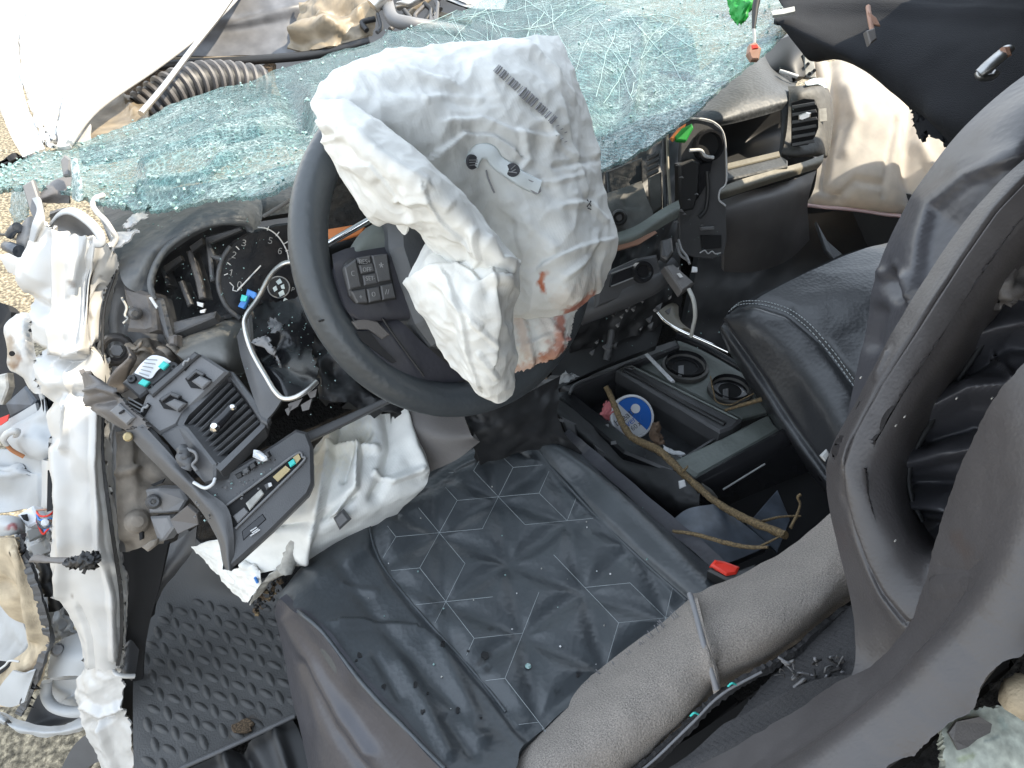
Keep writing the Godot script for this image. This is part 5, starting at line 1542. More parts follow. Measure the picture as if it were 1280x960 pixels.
	# inside of the pillar, brown dusty structure
	t = thing("inner_pillar_frame", "dusty brown inner metal frame with bolts exposed behind the pillar flange", "body frame", P(170, 540, 1.15))
	part("upper_plate", sheet(rows([
		[136, 330, 1.13, 160, 320, 1.13, 195, 330, 1.14],
		[132, 380, 1.13, 160, 375, 1.12, 200, 370, 1.13],
		[132, 420, 1.13, 160, 420, 1.11, 205, 420, 1.12],
		[134, 470, 1.12, 165, 460, 1.10, 215, 440, 1.11],
		[136, 500, 1.13, 165, 500, 1.12, 215, 480, 1.12]]), 24, 30, {"noise": [[0.004, 18.0]], "thick": 0.006}), M.plastic_grey, t)
	part("ring_boss", lathe(P(145, 437, 1.085), EYE - P(145, 437, 1.085), [0.012, 0.002, 0.016, 0.007, 0.020, 0.004, 0.024, -0.01], 28), M.plastic_dusty, t)
	part("bolt_head", lathe(P(146, 438, 1.08), EYE - P(146, 438, 1.08), [0.0, 0.010, 0.008, 0.010, 0.010, 0.006, 0.010, -0.01], 6, false), M.plastic_grey, t)
	part("gusset", sheet(rows([[160, 440, 1.08, 176, 425, 1.08, 200, 430, 1.09], [165, 450, 1.06, 185, 445, 1.06, 215, 445, 1.08], [160, 470, 1.07, 190, 465, 1.07, 215, 470, 1.09]]), 14, 12, {"noise": [[0.006, 30.0, 1]], "thick": 0.005}), M.primer_dusty, t)
	part("strap", tube(r([150, 492, 1.05, 146, 480, 1.045, 152, 466, 1.04, 160, 456, 1.04, 166, 446, 1.04, 162, 436, 1.05]), [0.016, 0.016, 0.012, 0.008, 0.006], 10, {"flat": 0.35}), M.plastic_dusty, t)
	for e in [[160, 430, 170, 436, 176, 428], [170, 442, 178, 436, 188, 440], [200, 434, 210, 440, 216, 450], [212, 430, 222, 438, 230, 448]]:
		part("bent_tab", tube(r([e[0], e[1], 1.06, e[2], e[3], 1.05, e[4], e[5], 1.06]), 0.006, 6, {"flat": 0.4}), [M.primer_dusty, M.plastic_grey][e[0] % 2], t)
	part("side_skin", sheet(rows([
		[135, 525, 1.16, 142, 528, 1.15, 152, 535, 1.15],
		[138, 580, 1.16, 145, 580, 1.15, 154, 582, 1.15],
		[144, 640, 1.17, 152, 642, 1.16, 160, 645, 1.16],
		[150, 690, 1.18, 156, 690, 1.18, 162, 690, 1.18]]), 10, 24, {"thick": 0.005}), M.plastic_grey, t)
	part("lower_frame", sheet(rows([
		[146, 540, 1.15, 160, 540, 1.13, 176, 560, 1.14, 215, 575, 1.15],
		[148, 580, 1.14, 162, 580, 1.11, 182, 585, 1.12, 225, 600, 1.14],
		[150, 620, 1.14, 164, 620, 1.11, 184, 618, 1.12, 225, 625, 1.14],
		[152, 655, 1.14, 168, 652, 1.11, 186, 648, 1.12, 215, 650, 1.14],
		[158, 690, 1.15, 172, 686, 1.13, 186, 682, 1.13, 205, 680, 1.15]]), 30, 40, {"noise": [[0.004, 14.0]], "thick": 0.006, "crease": [[0.012, 6, 0, 158, 545, 156, 600, 160, 670], [-0.012, 7, 0, 176, 575, 182, 600, 200, 610], [0.012, 6, 1, 160, 590, 175, 582]]}), M.primer_dusty, t)
	part("bulge", lathe(P(172, 652, 1.10), EYE - P(172, 652, 1.10), [0.0, 0.012, 0.008, 0.010, 0.014, 0.004, 0.018, -0.006], 20), M.primer_dusty, t)
	part("weld_hole", poly(rp([173, 664, 178, 662, 178, 674, 174, 676], 1.10), 0.006, 0.001), M.void, t)
	part("tan_clip", poly(r([176, 684, 1.09, 188, 676, 1.09, 196, 674, 1.09, 194, 682, 1.09, 184, 690, 1.09]), 0.01, 0.002), M.primer_dusty, t)
	part("grey_bracket", poly(r([181, 613, 1.10, 198, 611, 1.09, 226, 612, 1.10, 234, 625, 1.10, 225, 640, 1.10, 205, 642, 1.10, 186, 642, 1.10]), 0.02, 0.003), M.plastic_grey, t)
	part("boss", lathe(P(192, 627, 1.085), EYE - P(192, 627, 1.085), [0.003, 0.0, 0.004, 0.005, 0.007, 0.005, 0.009, 0.0, 0.011, -0.01], 20), M.plastic, t)
	part("grey_bracket", poly(r([186, 646, 1.10, 210, 645, 1.09, 216, 660, 1.09, 204, 676, 1.09, 196, 678, 1.10]), 0.02, 0.003), M.plastic_grey, t)
	part("shard", poly(r([212, 650, 1.08, 234, 632, 1.07, 246, 642, 1.07, 248, 656, 1.08, 222, 668, 1.08]), 0.008, 0.001), M.plastic_dusty, t)
	part("slot_shadow", poly(rp([188, 606, 206, 598, 202, 604, 192, 608], 1.105), 0.004, 0.0), M.void, t)
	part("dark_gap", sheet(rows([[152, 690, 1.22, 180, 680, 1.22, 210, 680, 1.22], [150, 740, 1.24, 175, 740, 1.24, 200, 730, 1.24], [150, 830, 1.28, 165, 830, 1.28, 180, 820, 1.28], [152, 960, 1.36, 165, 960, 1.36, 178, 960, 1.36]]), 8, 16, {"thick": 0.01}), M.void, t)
	part("sill_piece", sheet(rows([[156, 806, 1.24, 164, 800, 1.24, 174, 812, 1.25], [148, 830, 1.23, 158, 832, 1.22, 170, 838, 1.24], [144, 842, 1.22, 156, 845, 1.22, 168, 845, 1.23]]), 10, 10, {"thick": 0.01}), M.plastic, t)
	part("sill_edge", tube(r([142, 838, 1.21, 146, 843, 1.205, 156, 845, 1.21, 168, 845, 1.22]), 0.004, 6), M.paint, t)

	# fender side: rusted bracket, panels, connectors, foam, arch
	t = thing("rusted_bracket", "white metal bracket with rust stains and a bolt hole at the left edge", "bracket", P(28, 420, 1.35))
	part("plate", sheet(rows([
		[20, 392, 1.34, 30, 391, 1.33, 40, 392, 1.33],
		[8, 404, 1.34, 25, 406, 1.31, 42, 410, 1.32],
		[4, 418, 1.34, 24, 422, 1.30, 42, 430, 1.31],
		[8, 440, 1.34, 25, 442, 1.30, 45, 446, 1.31],
		[10, 460, 1.34, 26, 462, 1.31, 46, 464, 1.31],
		[26, 470, 1.34, 36, 480, 1.32, 50, 486, 1.31],
		[36, 486, 1.34, 44, 492, 1.32, 56, 492, 1.31]]), 24, 40, {"thick": 0.005, "noise": [[0.004, 16.0]], "stain": [[0.85, 5, 0x4a2410, 12, 455, 18, 458], [0.7, 7, 0x6a4a34, 14, 425, 12, 440, 20, 450], [0.6, 4, 0x6a3a24, 22, 444, 26, 450]]}), M.paint, t)
	part("bolt_hole", lathe(P(15, 442, 1.295), EYE - P(15, 442, 1.295), [0.0, 0.001, 0.0045, 0.001, 0.0045, -0.003], 14), M.void, t)
	part("bolt_hole", lathe(P(38, 413, 1.30), EYE - P(38, 413, 1.30), [0.0, 0.001, 0.003, 0.001, 0.003, -0.003], 12), M.void, t)
	t = thing("fender_wreck", "crushed pale grey fender structure left of the door pillar", "fender", P(30, 600, 1.4))
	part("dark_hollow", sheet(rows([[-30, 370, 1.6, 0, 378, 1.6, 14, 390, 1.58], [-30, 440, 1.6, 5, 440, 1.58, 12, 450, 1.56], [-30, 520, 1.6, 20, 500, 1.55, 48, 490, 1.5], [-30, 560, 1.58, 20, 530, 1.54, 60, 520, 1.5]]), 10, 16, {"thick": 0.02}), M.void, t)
	part("slate_block", poly(r([6, 504, 1.42, 30, 482, 1.40, 44, 500, 1.38, 40, 508, 1.38, 12, 522, 1.42]), 0.03, 0.003), M.navy, t)
	part("white_cap", poly(r([-10, 470, 1.42, 8, 466, 1.42, 10, 484, 1.42, 2, 506, 1.42, -10, 506, 1.42]), 0.02, 0.003), M.white_dirty, t)
	part("red_shard", poly(r([-4, 524, 1.38, 11, 518, 1.38, 9, 526, 1.38, 0, 532, 1.38]), 0.003, 0.0), M.red, t)
	part("flat_panel", sheet(rows([[-20, 535, 1.42, 10, 524, 1.40, 44, 504, 1.37], [-20, 545, 1.42, 12, 534, 1.40, 48, 520, 1.37], [-20, 550, 1.43, 14, 546, 1.41, 52, 534, 1.38]]), 12, 8, {"thick": 0.006, "crease": [[-0.006, 2.5, 1, 40, 505, 46, 530]]}), M.primer, t)
	part("inner_cup", sheet(rows([
		[48, 492, 1.36, 54, 494, 1.33, 58, 500, 1.33],
		[48, 512, 1.36, 54, 515, 1.32, 62, 520, 1.32],
		[10, 536, 1.40, 40, 530, 1.34, 66, 536, 1.32],
		[0, 552, 1.41, 36, 548, 1.32, 70, 552, 1.31],
		[16, 566, 1.39, 44, 566, 1.32, 72, 562, 1.31],
		[30, 572, 1.38, 50, 576, 1.34, 66, 572, 1.33]]), 30, 30, {"thick": 0.006, "noise": [[0.003, 12.0]]}), M.primer, t)
	part("hook", tube(r([20, 545, 1.33, 22, 540, 1.32, 16, 539, 1.315, 8, 543, 1.315, 4, 550, 1.32, 8, 556, 1.33]), 0.006, 8, {"flat": 0.6}), M.paint, t)
	part("rusty_lip", tube(r([5, 551, 1.33, 14, 562, 1.335, 30, 571, 1.345]), 0.004, 6), M.rust, t)
	part("upper_side", sheet(rows([
		[-20, 562, 1.46, 10, 562, 1.44, 30, 568, 1.40, 52, 574, 1.38],
		[-20, 588, 1.46, 10, 590, 1.44, 30, 588, 1.42, 54, 590, 1.38],
		[-20, 596, 1.44, 10, 596, 1.42, 32, 592, 1.41, 54, 600, 1.38],
		[-20, 620, 1.47, 10, 620, 1.45, 32, 618, 1.42, 54, 625, 1.39],
		[-20, 642, 1.46, 10, 640, 1.44, 34, 636, 1.42, 54, 640, 1.40]]), 24, 30, {"thick": 0.006, "crease": [[0.012, 4, 0, -10, 592, 30, 590], [-0.008, 2, 1, 52, 575, 50, 640]], "noise": [[0.003, 14.0]]}), M.primer, t)
	part("pillar_rib", sheet(rows([[52, 574, 1.34, 60, 576, 1.30, 72, 570, 1.28], [52, 620, 1.36, 58, 620, 1.33, 66, 620, 1.30], [50, 650, 1.37, 56, 655, 1.35, 64, 650, 1.32]]), 8, 16, {"thick": 0.005}), M.paint, t)
	part("slot", poly(rp([59, 588, 68, 604, 69, 636, 58, 640], 1.29), 0.01, 0.001), M.void, t)
	part("stacked_plates", sheet(rows([
		[20, 660, 1.42, 40, 650, 1.40, 66, 650, 1.36],
		[30, 690, 1.42, 50, 690, 1.40, 66, 690, 1.36],
		[38, 730, 1.44, 52, 730, 1.42, 70, 730, 1.38],
		[50, 770, 1.46, 62, 770, 1.44, 84, 770, 1.40],
		[55, 800, 1.48, 72, 800, 1.46, 98, 800, 1.40]]), 24, 40, {"noise": [[0.012, 20.0, 1]], "thick": 0.006, "crease": [[-0.016, 3, 1, 30, 674, 60, 664], [-0.016, 3, 1, 36, 694, 64, 688], [-0.014, 2, 1, 64, 690, 60, 740, 72, 790], [-0.016, 3, 1, 60, 752, 76, 745], [-0.016, 2, 1, 75, 760, 84, 790]]}), M.primer, t)
	part("block", poly(r([32, 663, 1.36, 48, 656, 1.36, 54, 668, 1.36, 36, 678, 1.36]), 0.02, 0.002), M.primer, t)
	part("block", poly(r([36, 682, 1.38, 62, 672, 1.37, 64, 690, 1.37, 42, 698, 1.38]), 0.02, 0.002), M.primer, t)
	part("cable_bundle", tube(r([54, 700, 1.36, 60, 715, 1.35, 58, 728, 1.35, 66, 740, 1.35, 72, 760, 1.36]), 0.012, 8, {"wobble": 0.6}), M.black, t)
	part("lower_cover", sheet(rows([
		[64, 815, 1.42, 76, 800, 1.40, 100, 790, 1.38],
		[60, 835, 1.40, 82, 822, 1.36, 108, 820, 1.34],
		[60, 848, 1.40, 84, 845, 1.36, 104, 845, 1.35]]), 16, 14, {"thick": 0.02}), M.primer, t)
	part("cap_nut", lathe(P(72, 812, 1.38), EYE - P(72, 812, 1.38), [0.0, 0.014, 0.008, 0.014, 0.010, 0.010, 0.012, -0.01], 16), M.plastic_grey, t)
	part("arch", sheet(rows([
		[60, 850, 1.44, 84, 850, 1.40, 104, 848, 1.38],
		[64, 870, 1.46, 90, 868, 1.43, 112, 866, 1.40],
		[70, 888, 1.46, 92, 890, 1.43, 118, 890, 1.40]]), 20, 12, {"thick": 0.008, "crease": [[0.008, 2, 1, 66, 884, 92, 868]]}), M.primer, t)
	part("arch_ring", tube(r([58, 852, 1.42, 58, 870, 1.42, 68, 884, 1.41, 90, 890, 1.40, 112, 888, 1.38]), 0.010, 10), M.primer, t)
	part("arch_hollow", sheet(rows([[30, 905, 1.50, 50, 866, 1.52, 64, 868, 1.50], [40, 908, 1.50, 70, 895, 1.52, 96, 894, 1.48], [60, 908, 1.48, 80, 905, 1.48, 108, 896, 1.45]]), 14, 10, {"thick": 0.01}), M.black, t)
	part("arch_lip", sheet(rows([
		[-10, 884, 1.46, 20, 898, 1.44, 60, 908, 1.42, 98, 898, 1.40, 116, 886, 1.38],
		[-6, 892, 1.43, 20, 910, 1.42, 60, 916, 1.40, 98, 910, 1.38, 118, 898, 1.37],
		[0, 897, 1.43, 24, 914, 1.43, 60, 921, 1.42, 98, 915, 1.40, 120, 902, 1.39]]), 40, 8, {"thick": 0.006, "noise": [[0.004, 18.0]]}), M.primer, t)
	t = thing("wire_connectors", "white plug and coloured wires left of the door pillar", "connector", P(45, 645, 1.32))
	part("housing", poly(r([20, 644, 1.32, 40, 632, 1.32, 49, 652, 1.31, 34, 660, 1.31]), 0.025, 0.003), M.white, t)
	part("notch", poly(rp([25, 644, 32, 643, 34, 652, 29, 650], 1.305), 0.005, 0.001), M.void, t)
	var hues := [M.copper, M.red, M.white_dirty, M.blue, M.copper, M.plastic_grey, M.navy, M.red]
	for k in 8:
		var v := 637.0 + k * 4.0
		part("wire", tube(r([46, 638 + k * 1.8, 1.31, 52 + rng.randf_range(-2, 2), v + rng.randf_range(-3, 5), 1.30, 60, v + rng.randf_range(-4, 4), 1.30, 70, v - 2 + rng.randf_range(-5, 5), 1.31]), 0.0018, 5), hues[k], t)
	part("blue_clip", poly(r([53, 660, 1.30, 62, 657, 1.30, 63, 662, 1.30, 55, 667, 1.30]), 0.004, 0.001), M.blue, t)
	part("white_bulb", lathe(P(57, 653, 1.30), EYE - P(57, 653, 1.30), [0.0, 0.008, 0.005, 0.006, 0.007, 0.0], 14), M.white, t)
	t = thing("washer_bottle", "cracked pale bottle end with a red mark at the far left", "bottle", P(12, 660, 1.3))
	part("shell", sheet(rows([
		[-20, 645, 1.34, 5, 644, 1.31, 22, 646, 1.31, 31, 652, 1.34],
		[-20, 655, 1.32, 5, 656, 1.28, 22, 658, 1.28, 32, 664, 1.32],
		[-20, 670, 1.33, 5, 670, 1.29, 22, 668, 1.29, 30, 670, 1.33]]), 16, 10, {"thick": 0.006, "stain": [[0.9, 3.5, 0x8a1010, 10, 660, 17, 655, 20, 660]]}), M.primer, t)
	t = thing("foam_liner", "yellowed beige foam strip with a crushed dark edge at lower left", "foam strip", P(30, 760, 1.3))
	part("foam", sheet(rows([
		[-14, 672, 1.30, 8, 672, 1.27, 20, 673, 1.27],
		[-12, 700, 1.31, 14, 700, 1.27, 30, 702, 1.27],
		[-8, 735, 1.33, 20, 735, 1.29, 42, 735, 1.28],
		[10, 770, 1.35, 34, 772, 1.31, 54, 770, 1.30],
		[30, 800, 1.37, 48, 802, 1.33, 62, 800, 1.32],
		[28, 815, 1.38, 44, 818, 1.34, 58, 812, 1.33],
		[-10, 850, 1.42, 20, 856, 1.38, 48, 840, 1.35],
		[-14, 880, 1.44, 12, 884, 1.40, 38, 868, 1.37]]), 30, 60, {"noise": [[0.006, 10.0]], "thick": 0.012, "crease": [[-0.012, 7, 0, 0, 730, 18, 745, 24, 790], [0.010, 6, 0, 20, 690, 34, 750, 44, 795]], "stain": [[0.5, 5, 0x4a3018, 36, 715, 42, 724], [0.4, 3, 0x4a3018, 18, 684, 20, 685], [0.5, 7, 0x584030, 30, 845, 46, 830]]}), M.beige_foam, t)
	part("crushed_edge", sheet(rows([[19, 670, 1.28, 25, 668, 1.28], [36, 702, 1.27, 42, 704, 1.28], [50, 740, 1.28, 55, 745, 1.29], [62, 790, 1.31, 68, 795, 1.33], [58, 815, 1.33, 64, 812, 1.34], [40, 868, 1.36, 44, 862, 1.37], [26, 896, 1.38, 30, 894, 1.39]]), 6, 80, {"noise": [[0.003, 30.0]], "jag": 0.004, "thick": 0.012}), M.plastic, t)
	part("lilac_skin", sheet(rows([[16, 838, 1.36, 30, 842, 1.34, 44, 838, 1.34], [0, 858, 1.38, 20, 862, 1.36, 36, 860, 1.35], [-10, 878, 1.40, 12, 884, 1.38, 30, 878, 1.36]]), 10, 10, {"thick": 0.004}), M.primer, t)
	part("inner_web", sheet(rows([[-20, 750, 1.42, 6, 745, 1.40, 22, 770, 1.38], [-20, 790, 1.44, 10, 790, 1.42, 34, 800, 1.38], [-20, 824, 1.46, 10, 826, 1.44, 36, 815, 1.40]]), 12, 12, {"thick": 0.006, "noise": [[0.008, 20.0]]}), M.primer, t)
	part("dark_slit", poly(rp([-10, 826, 10, 828, 20, 826, 4, 840, -10, 850], 1.39), 0.004, 0.0), M.void, t)
	part("wire_edge", tube(r([-8, 842, 1.36, 6, 832, 1.36, 12, 826, 1.36, 24, 827, 1.36]), 0.002, 6), M.paint, t)
	# dim rounded tyre edge at the bottom and scraps at upper left
	solo("mud_flap", sheet(rows([[70, 975, 1.75, 90, 935, 1.72, 112, 915, 1.70, 130, 905, 1.68], [90, 990, 1.75, 110, 960, 1.72, 130, 950, 1.70, 150, 945, 1.68]]), 16, 8, {"thick": 0.03, "from": EYE}), M.plastic, "rounded dark grey rubber flap at the bottom left below the torn white skin", "rubber flap")
	t = thing("mirror_scrap", "dark broken mirror scraps hanging at the upper left edge", "scrap", P(20, 210, 1.3))
	part("shard", sheet(rows([[-6, 214, 1.30, 8, 206, 1.29, 20, 203, 1.29, 34, 203, 1.29], [-4, 208, 1.28, 10, 203, 1.27, 22, 197, 1.27, 28, 196, 1.28], [0, 205, 1.29, 14, 200, 1.28, 20, 194, 1.28, 24, 194, 1.29]]), 14, 8, {"thick": 0.008, "jag": 0.006, "noise": [[0.004, 40.0]]}), M.black, t)
	part("wing_plate", sheet(rows([[26, 282, 1.20, 34, 272, 1.18, 42, 270, 1.18], [20, 300, 1.20, 30, 298, 1.17, 40, 296, 1.17], [24, 314, 1.20, 30, 316, 1.18, 36, 312, 1.18]]), 10, 10, {"thick": 0.006}), M.plastic_grey, t)
	part("dark_knob", tube(r([8, 308, 1.2, 14, 310, 1.18, 24, 314, 1.17]), [0.008, 0.009, 0.010], 10), M.navy, t)
	part("dark_knob", tube(r([12, 294, 1.2, 16, 288, 1.19, 22, 284, 1.18]), [0.007, 0.007, 0.008], 10), M.navy, t)
	part("thin_wire", tube(r([-10, 292, 1.25, 0, 293, 1.24, 10, 294, 1.22]), 0.002, 6), M.black, t)
	part("pale_flap", sheet(rows([[-4, 318, 1.28, 12, 316, 1.26, 28, 318, 1.24], [4, 330, 1.27, 14, 330, 1.25, 24, 330, 1.23], [10, 340, 1.26, 14, 342, 1.25, 20, 342, 1.23]]), 10, 10, {"thick": 0.004, "jag": 0.006}), M.paint, t)
	part("amber_flap", sheet(rows([[14, 238, 1.24, 24, 232, 1.22, 34, 234, 1.20], [12, 262, 1.24, 24, 258, 1.22, 34, 262, 1.20], [18, 280, 1.24, 26, 276, 1.22, 32, 278, 1.21]]), 10, 12, {"thick": 0.003, "jag": 0.008}), M.crazed_glass, t)


# ======================================================================= loose vent and switch panel
func slat(p: PackedVector3Array, thick: float) -> ArrayMesh:
	return poly(p, thick, thick * 0.25)

func vent_and_switches() -> void:
	var t := thing("air_vent_module", "loose black air vent with slanted slats and a white sticker on its housing", "air vent", P(235, 500, 1.02))
	var c := P(278, 525, 0.99)
	# plane of the grille: across towards upper right, down towards lower right
	var A := P(229, 526, 0.985)
	var B := P(285, 469, 1.03)
	var D := P(274, 580, 0.955)
	var n := (B - A).cross(D - A).normalized()
	if n.dot(EYE - A) < 0.0:
		n = -n
	c = A
	part("grille_well", poly(ro([231, 529, 236, 518, 284, 472, 292, 476, 326, 524, 324, 532, 276, 578, 268, 574], c - n * 0.022, n), 0.05, 0.002), M.void, t)
	var frame := part("grille_frame", hoop(ro([222, 530, 229, 514, 280, 465, 289, 466, 334, 522, 331, 534, 276, 589, 266, 582], c, n), ro([230, 530, 236, 519, 284, 473, 289, 474, 327, 524, 325, 531, 275, 579, 269, 575], c, n), 0.024), M.plastic, t)
	# right-hand frame blade
	part("frame_blade", poly(ro([285, 462, 292, 464, 338, 522, 334, 530, 326, 526], c + n * 0.006, n), 0.012, 0.002), M.plastic, t)
	for k in 8:
		var f := (k + 0.35) / 8.0
		var a := Vector2(231, 528).lerp(Vector2(270, 575), f)
		var b := Vector2(285, 473).lerp(Vector2(326, 527), f)
		var e := Vector2(2.2, 2.8)
		part("slat", slat(ro([a.x, a.y, b.x, b.y, b.x + e.x, b.y + e.y, a.x + e.x, a.y + e.y], c - n * 0.004, n), 0.010), M.plastic, frame)
	part("handle", tube(ro([268, 533, 280, 521, 290, 510], c + n * 0.006, n), [0.0085, 0.0075, 0.0075], 12, {"flat": 0.7}), M.black_gloss, t)
	part("handle_tip", lathe(on(268, 534, c + n * 0.010, n), n, [0.0, 0.005, 0.004, 0.004, 0.0065, 0.0, 0.006, -0.006], 16), M.chrome, t)
	part("handle_tip", lathe(on(291, 509, c + n * 0.010, n), n, [0.0, 0.004, 0.003, 0.003, 0.0045, 0.0, 0.004, -0.006], 16), M.chrome, t)
	# housing behind, with latches
	var h := P(225, 490, 1.0)
	var hn := ((EYE - h).normalized() + Vector3(-0.25, 0.55, 0.0)).normalized()
	var house := part("housing", poly(ro([182, 494, 244, 442, 252, 442, 286, 464, 230, 518, 222, 532, 199, 543, 172, 521], h, hn), 0.05, 0.004), M.plastic_grey, t)
	part("housing_edge", poly(ro([184, 488, 243, 439, 250, 443, 190, 496], h + hn * 0.006, hn), 0.02, 0.002), M.plastic, t)
	part("housing_flank", poly(r([199, 543, 0.985, 222, 531, 0.98, 232, 534, 0.975, 268, 580, 0.95, 268, 602, 0.95, 255, 606, 0.96, 226, 570, 0.985], ), 0.03, 0.003), M.plastic, t)
	for e in [[198, 500, 214, 490, 234, 502, 224, 514, 204, 510], [231, 473, 244, 462, 264, 474, 254, 486, 238, 484]]:
		part("latch_well", poly(ro(e, h + hn * 0.003, hn), 0.006, 0.001), M.void, house)
	for e in [[206, 504, 218, 498, 233, 504, 222, 514], [239, 476, 250, 469, 264, 476, 253, 486]]:
		part("latch", poly(ro(e, h + hn * 0.010, hn), 0.008, 0.002), M.plastic_grey, house)
	for e in [[199, 498, 214, 489, 226, 494, 222, 498, 213, 494, 202, 502], [232, 472, 245, 461, 256, 467, 253, 470, 245, 466, 235, 475]]:
		part("latch_arch", poly(ro(e, h + hn * 0.008, hn), 0.007, 0.001), M.plastic, house)
	for e in [[174, 518, 184, 503, 188, 506, 178, 522], [226, 460, 238, 446, 243, 448, 231, 463]]:
		part("clip_slot", poly(ro(e, h + hn * 0.004, hn), 0.004, 0.001), M.void, house)
		part("clip_spring", tube(ro([e[0] + 3, e[1] - 3, e[0] + 5, e[1] - 8, e[0] + 9, e[1] - 9, e[0] + 11, e[1] - 12], h + hn * 0.007, hn), 0.0018, 5), M.dim_mark, house)
	part("rear_block", poly(ro([152, 478, 186, 446, 218, 452, 222, 458, 184, 490, 174, 498], h - hn * 0.006, hn), 0.03, 0.003), M.plastic, t)
	for k in 4:
		part("rear_fin", poly(ro([160, 496 + k * 5, 178, 506 + k * 5, 178, 508 + k * 5, 160, 498 + k * 5], h - hn * 0.002, hn), 0.01, 0.0), M.plastic_grey, t)
	part("sticker", sheet([ro([168, 466, 176, 455, 188, 445, 196, 444], h + hn * 0.003, hn), ro([170, 467, 180, 462, 192, 455, 206, 447], h + hn * 0.004, hn), ro([184, 473, 190, 472, 198, 462, 214, 452], h + hn * 0.003, hn)], 12, 8, {"thick": 0.001}), M.white, t)
	for k in 5:
		part("sticker_line", tube(ro([174 + k * 2, 466 - k * 4.2, 186 + k * 2.6, 470 - k * 5.0], h + hn * 0.0052, hn), 0.0007, 4), M.dim_mark, t)
	for e in [[172, 479, 178, 473, 187, 477, 181, 483], [197, 458, 204, 451, 211, 455, 204, 462]]:
		part("teal_tag", poly(ro(e, h + hn * 0.008, hn), 0.006, 0.001), M.teal, t)
	for e in [[165, 474], [188, 485], [218, 459]]:
		part("boss", lathe(on(e[0], e[1], h - hn * 0.004, hn), hn, [0.002, 0.004, 0.005, 0.004, 0.006, 0.0], 12), M.black, t)

	t = thing("switch_panel", "torn black switch bezel with a jagged horn-shaped arm hanging below the air vent", "switch panel", P(300, 630, 0.98))
	part("arm", sheet(rows([
		[99, 466, 1.00, 104, 466, 0.99, 112, 468, 0.98, 128, 476, 0.98],
		[106, 486, 1.00, 116, 484, 0.98, 128, 482, 0.97, 146, 490, 0.97],
		[105, 502, 1.00, 118, 500, 0.98, 134, 496, 0.97, 152, 500, 0.97],
		[112, 510, 1.00, 124, 512, 0.98, 144, 508, 0.97, 164, 512, 0.97],
		[128, 522, 1.00, 140, 524, 0.98, 158, 520, 0.97, 178, 524, 0.97],
		[158, 538, 0.99, 163, 536, 0.98, 170, 534, 0.97, 186, 536, 0.97]]), 24, 40, {"noise": [[0.003, 20.0]], "thick": 0.006, "jag": 0.006, "crease": [[0.010, 5, 1, 112, 488, 126, 484, 146, 492], [-0.008, 5, 0, 116, 506, 140, 502]]}), M.plastic_dusty, t)
	part("arm_tab", poly(r([136, 514, 0.965, 148, 504, 0.965, 168, 522, 0.965, 158, 532, 0.965]), 0.008, 0.002), M.plastic_grey, t)
	part("tab_slot", poly(rp([148, 516, 154, 512, 155, 514, 149, 518], 0.962), 0.003, 0.0), M.void, t)
	part("brass_nut", lathe(P(160, 546, 0.975), EYE - P(160, 546, 0.975), [0.0, 0.008, 0.004, 0.008, 0.006, 0.004, 0.006, -0.008], 10), M.board, t)
	part("bezel_arm", sheet(rows([
		[158, 538, 0.98, 168, 536, 0.97, 178, 530, 0.97],
		[180, 566, 0.975, 194, 562, 0.965, 204, 558, 0.965],
		[206, 592, 0.97, 220, 590, 0.955, 232, 588, 0.96],
		[230, 616, 0.965, 244, 615, 0.95, 258, 614, 0.955],
		[258, 648, 0.96, 268, 644, 0.945, 284, 634, 0.95],
		[272, 676, 0.955, 280, 674, 0.94, 292, 668, 0.945],
		[281, 712, 0.95, 286, 713, 0.94, 292, 710, 0.945]]), 14, 50, {"thick": 0.014, "noise": [[0.002, 18.0]]}), M.plastic, t)
	var q := P(330, 630, 0.955)
	var P1 := P(262, 640, 0.955)
	var P2 := P(390, 560, 1.0)
	var P3 := P(285, 712, 0.94)
	var qn := (P2 - P1).cross(P3 - P1).normalized()
	if qn.dot(EYE - P1) < 0.0:
		qn = -qn
	q = P1
	var face := part("panel_face", poly(ro([244, 610, 266, 600, 300, 580, 340, 556, 370, 536, 384, 540, 391, 558, 392, 604, 386, 618, 340, 664, 286, 713, 278, 690, 262, 650], q, qn), 0.02, 0.004), M.plastic, t)
	part("recess", poly(ro([279, 633, 330, 596, 370, 566, 376, 568, 380, 576, 376, 584, 340, 616, 294, 660, 288, 656], q + qn * 0.001, qn), 0.006, 0.0), M.void, face)
	part("recess_rim", tube(ro([280, 634, 330, 597, 371, 567, 378, 571, 379, 577, 340, 616, 294, 661], q + qn * 0.003, qn), 0.0018, 6), M.plastic_grey, face)
	part("circuit_board", poly(ro([341, 596, 357, 582, 363, 587, 347, 602], q + qn * 0.004, qn), 0.003, 0.0), M.board, face)
	part("circuit_board", poly(ro([366, 572, 373, 567, 376, 573, 370, 580], q + qn * 0.004, qn), 0.003, 0.0), M.board, face)
	part("green_chip", poly(ro([360, 578, 367, 573, 370, 579, 363, 584], q + qn * 0.006, qn), 0.004, 0.001), M.teal, face)
	part("pale_strip", poly(ro([307, 629, 326, 611, 330, 617, 312, 638], q + qn * 0.005, qn), 0.004, 0.001), M.white_dirty, face)
	part("switch_stub", poly(ro([291, 645, 305, 634, 311, 640, 297, 654], q + qn * 0.005, qn), 0.005, 0.001), M.plastic_grey, face)
	part("switch_stub", poly(ro([330, 606, 337, 602, 340, 607, 333, 612], q + qn * 0.006, qn), 0.005, 0.001), M.plastic, face)
	part("lens_bit", poly(ro([335, 604, 339, 603, 340, 607, 336, 609], q + qn * 0.010, qn), 0.003, 0.0), M.mark, face)
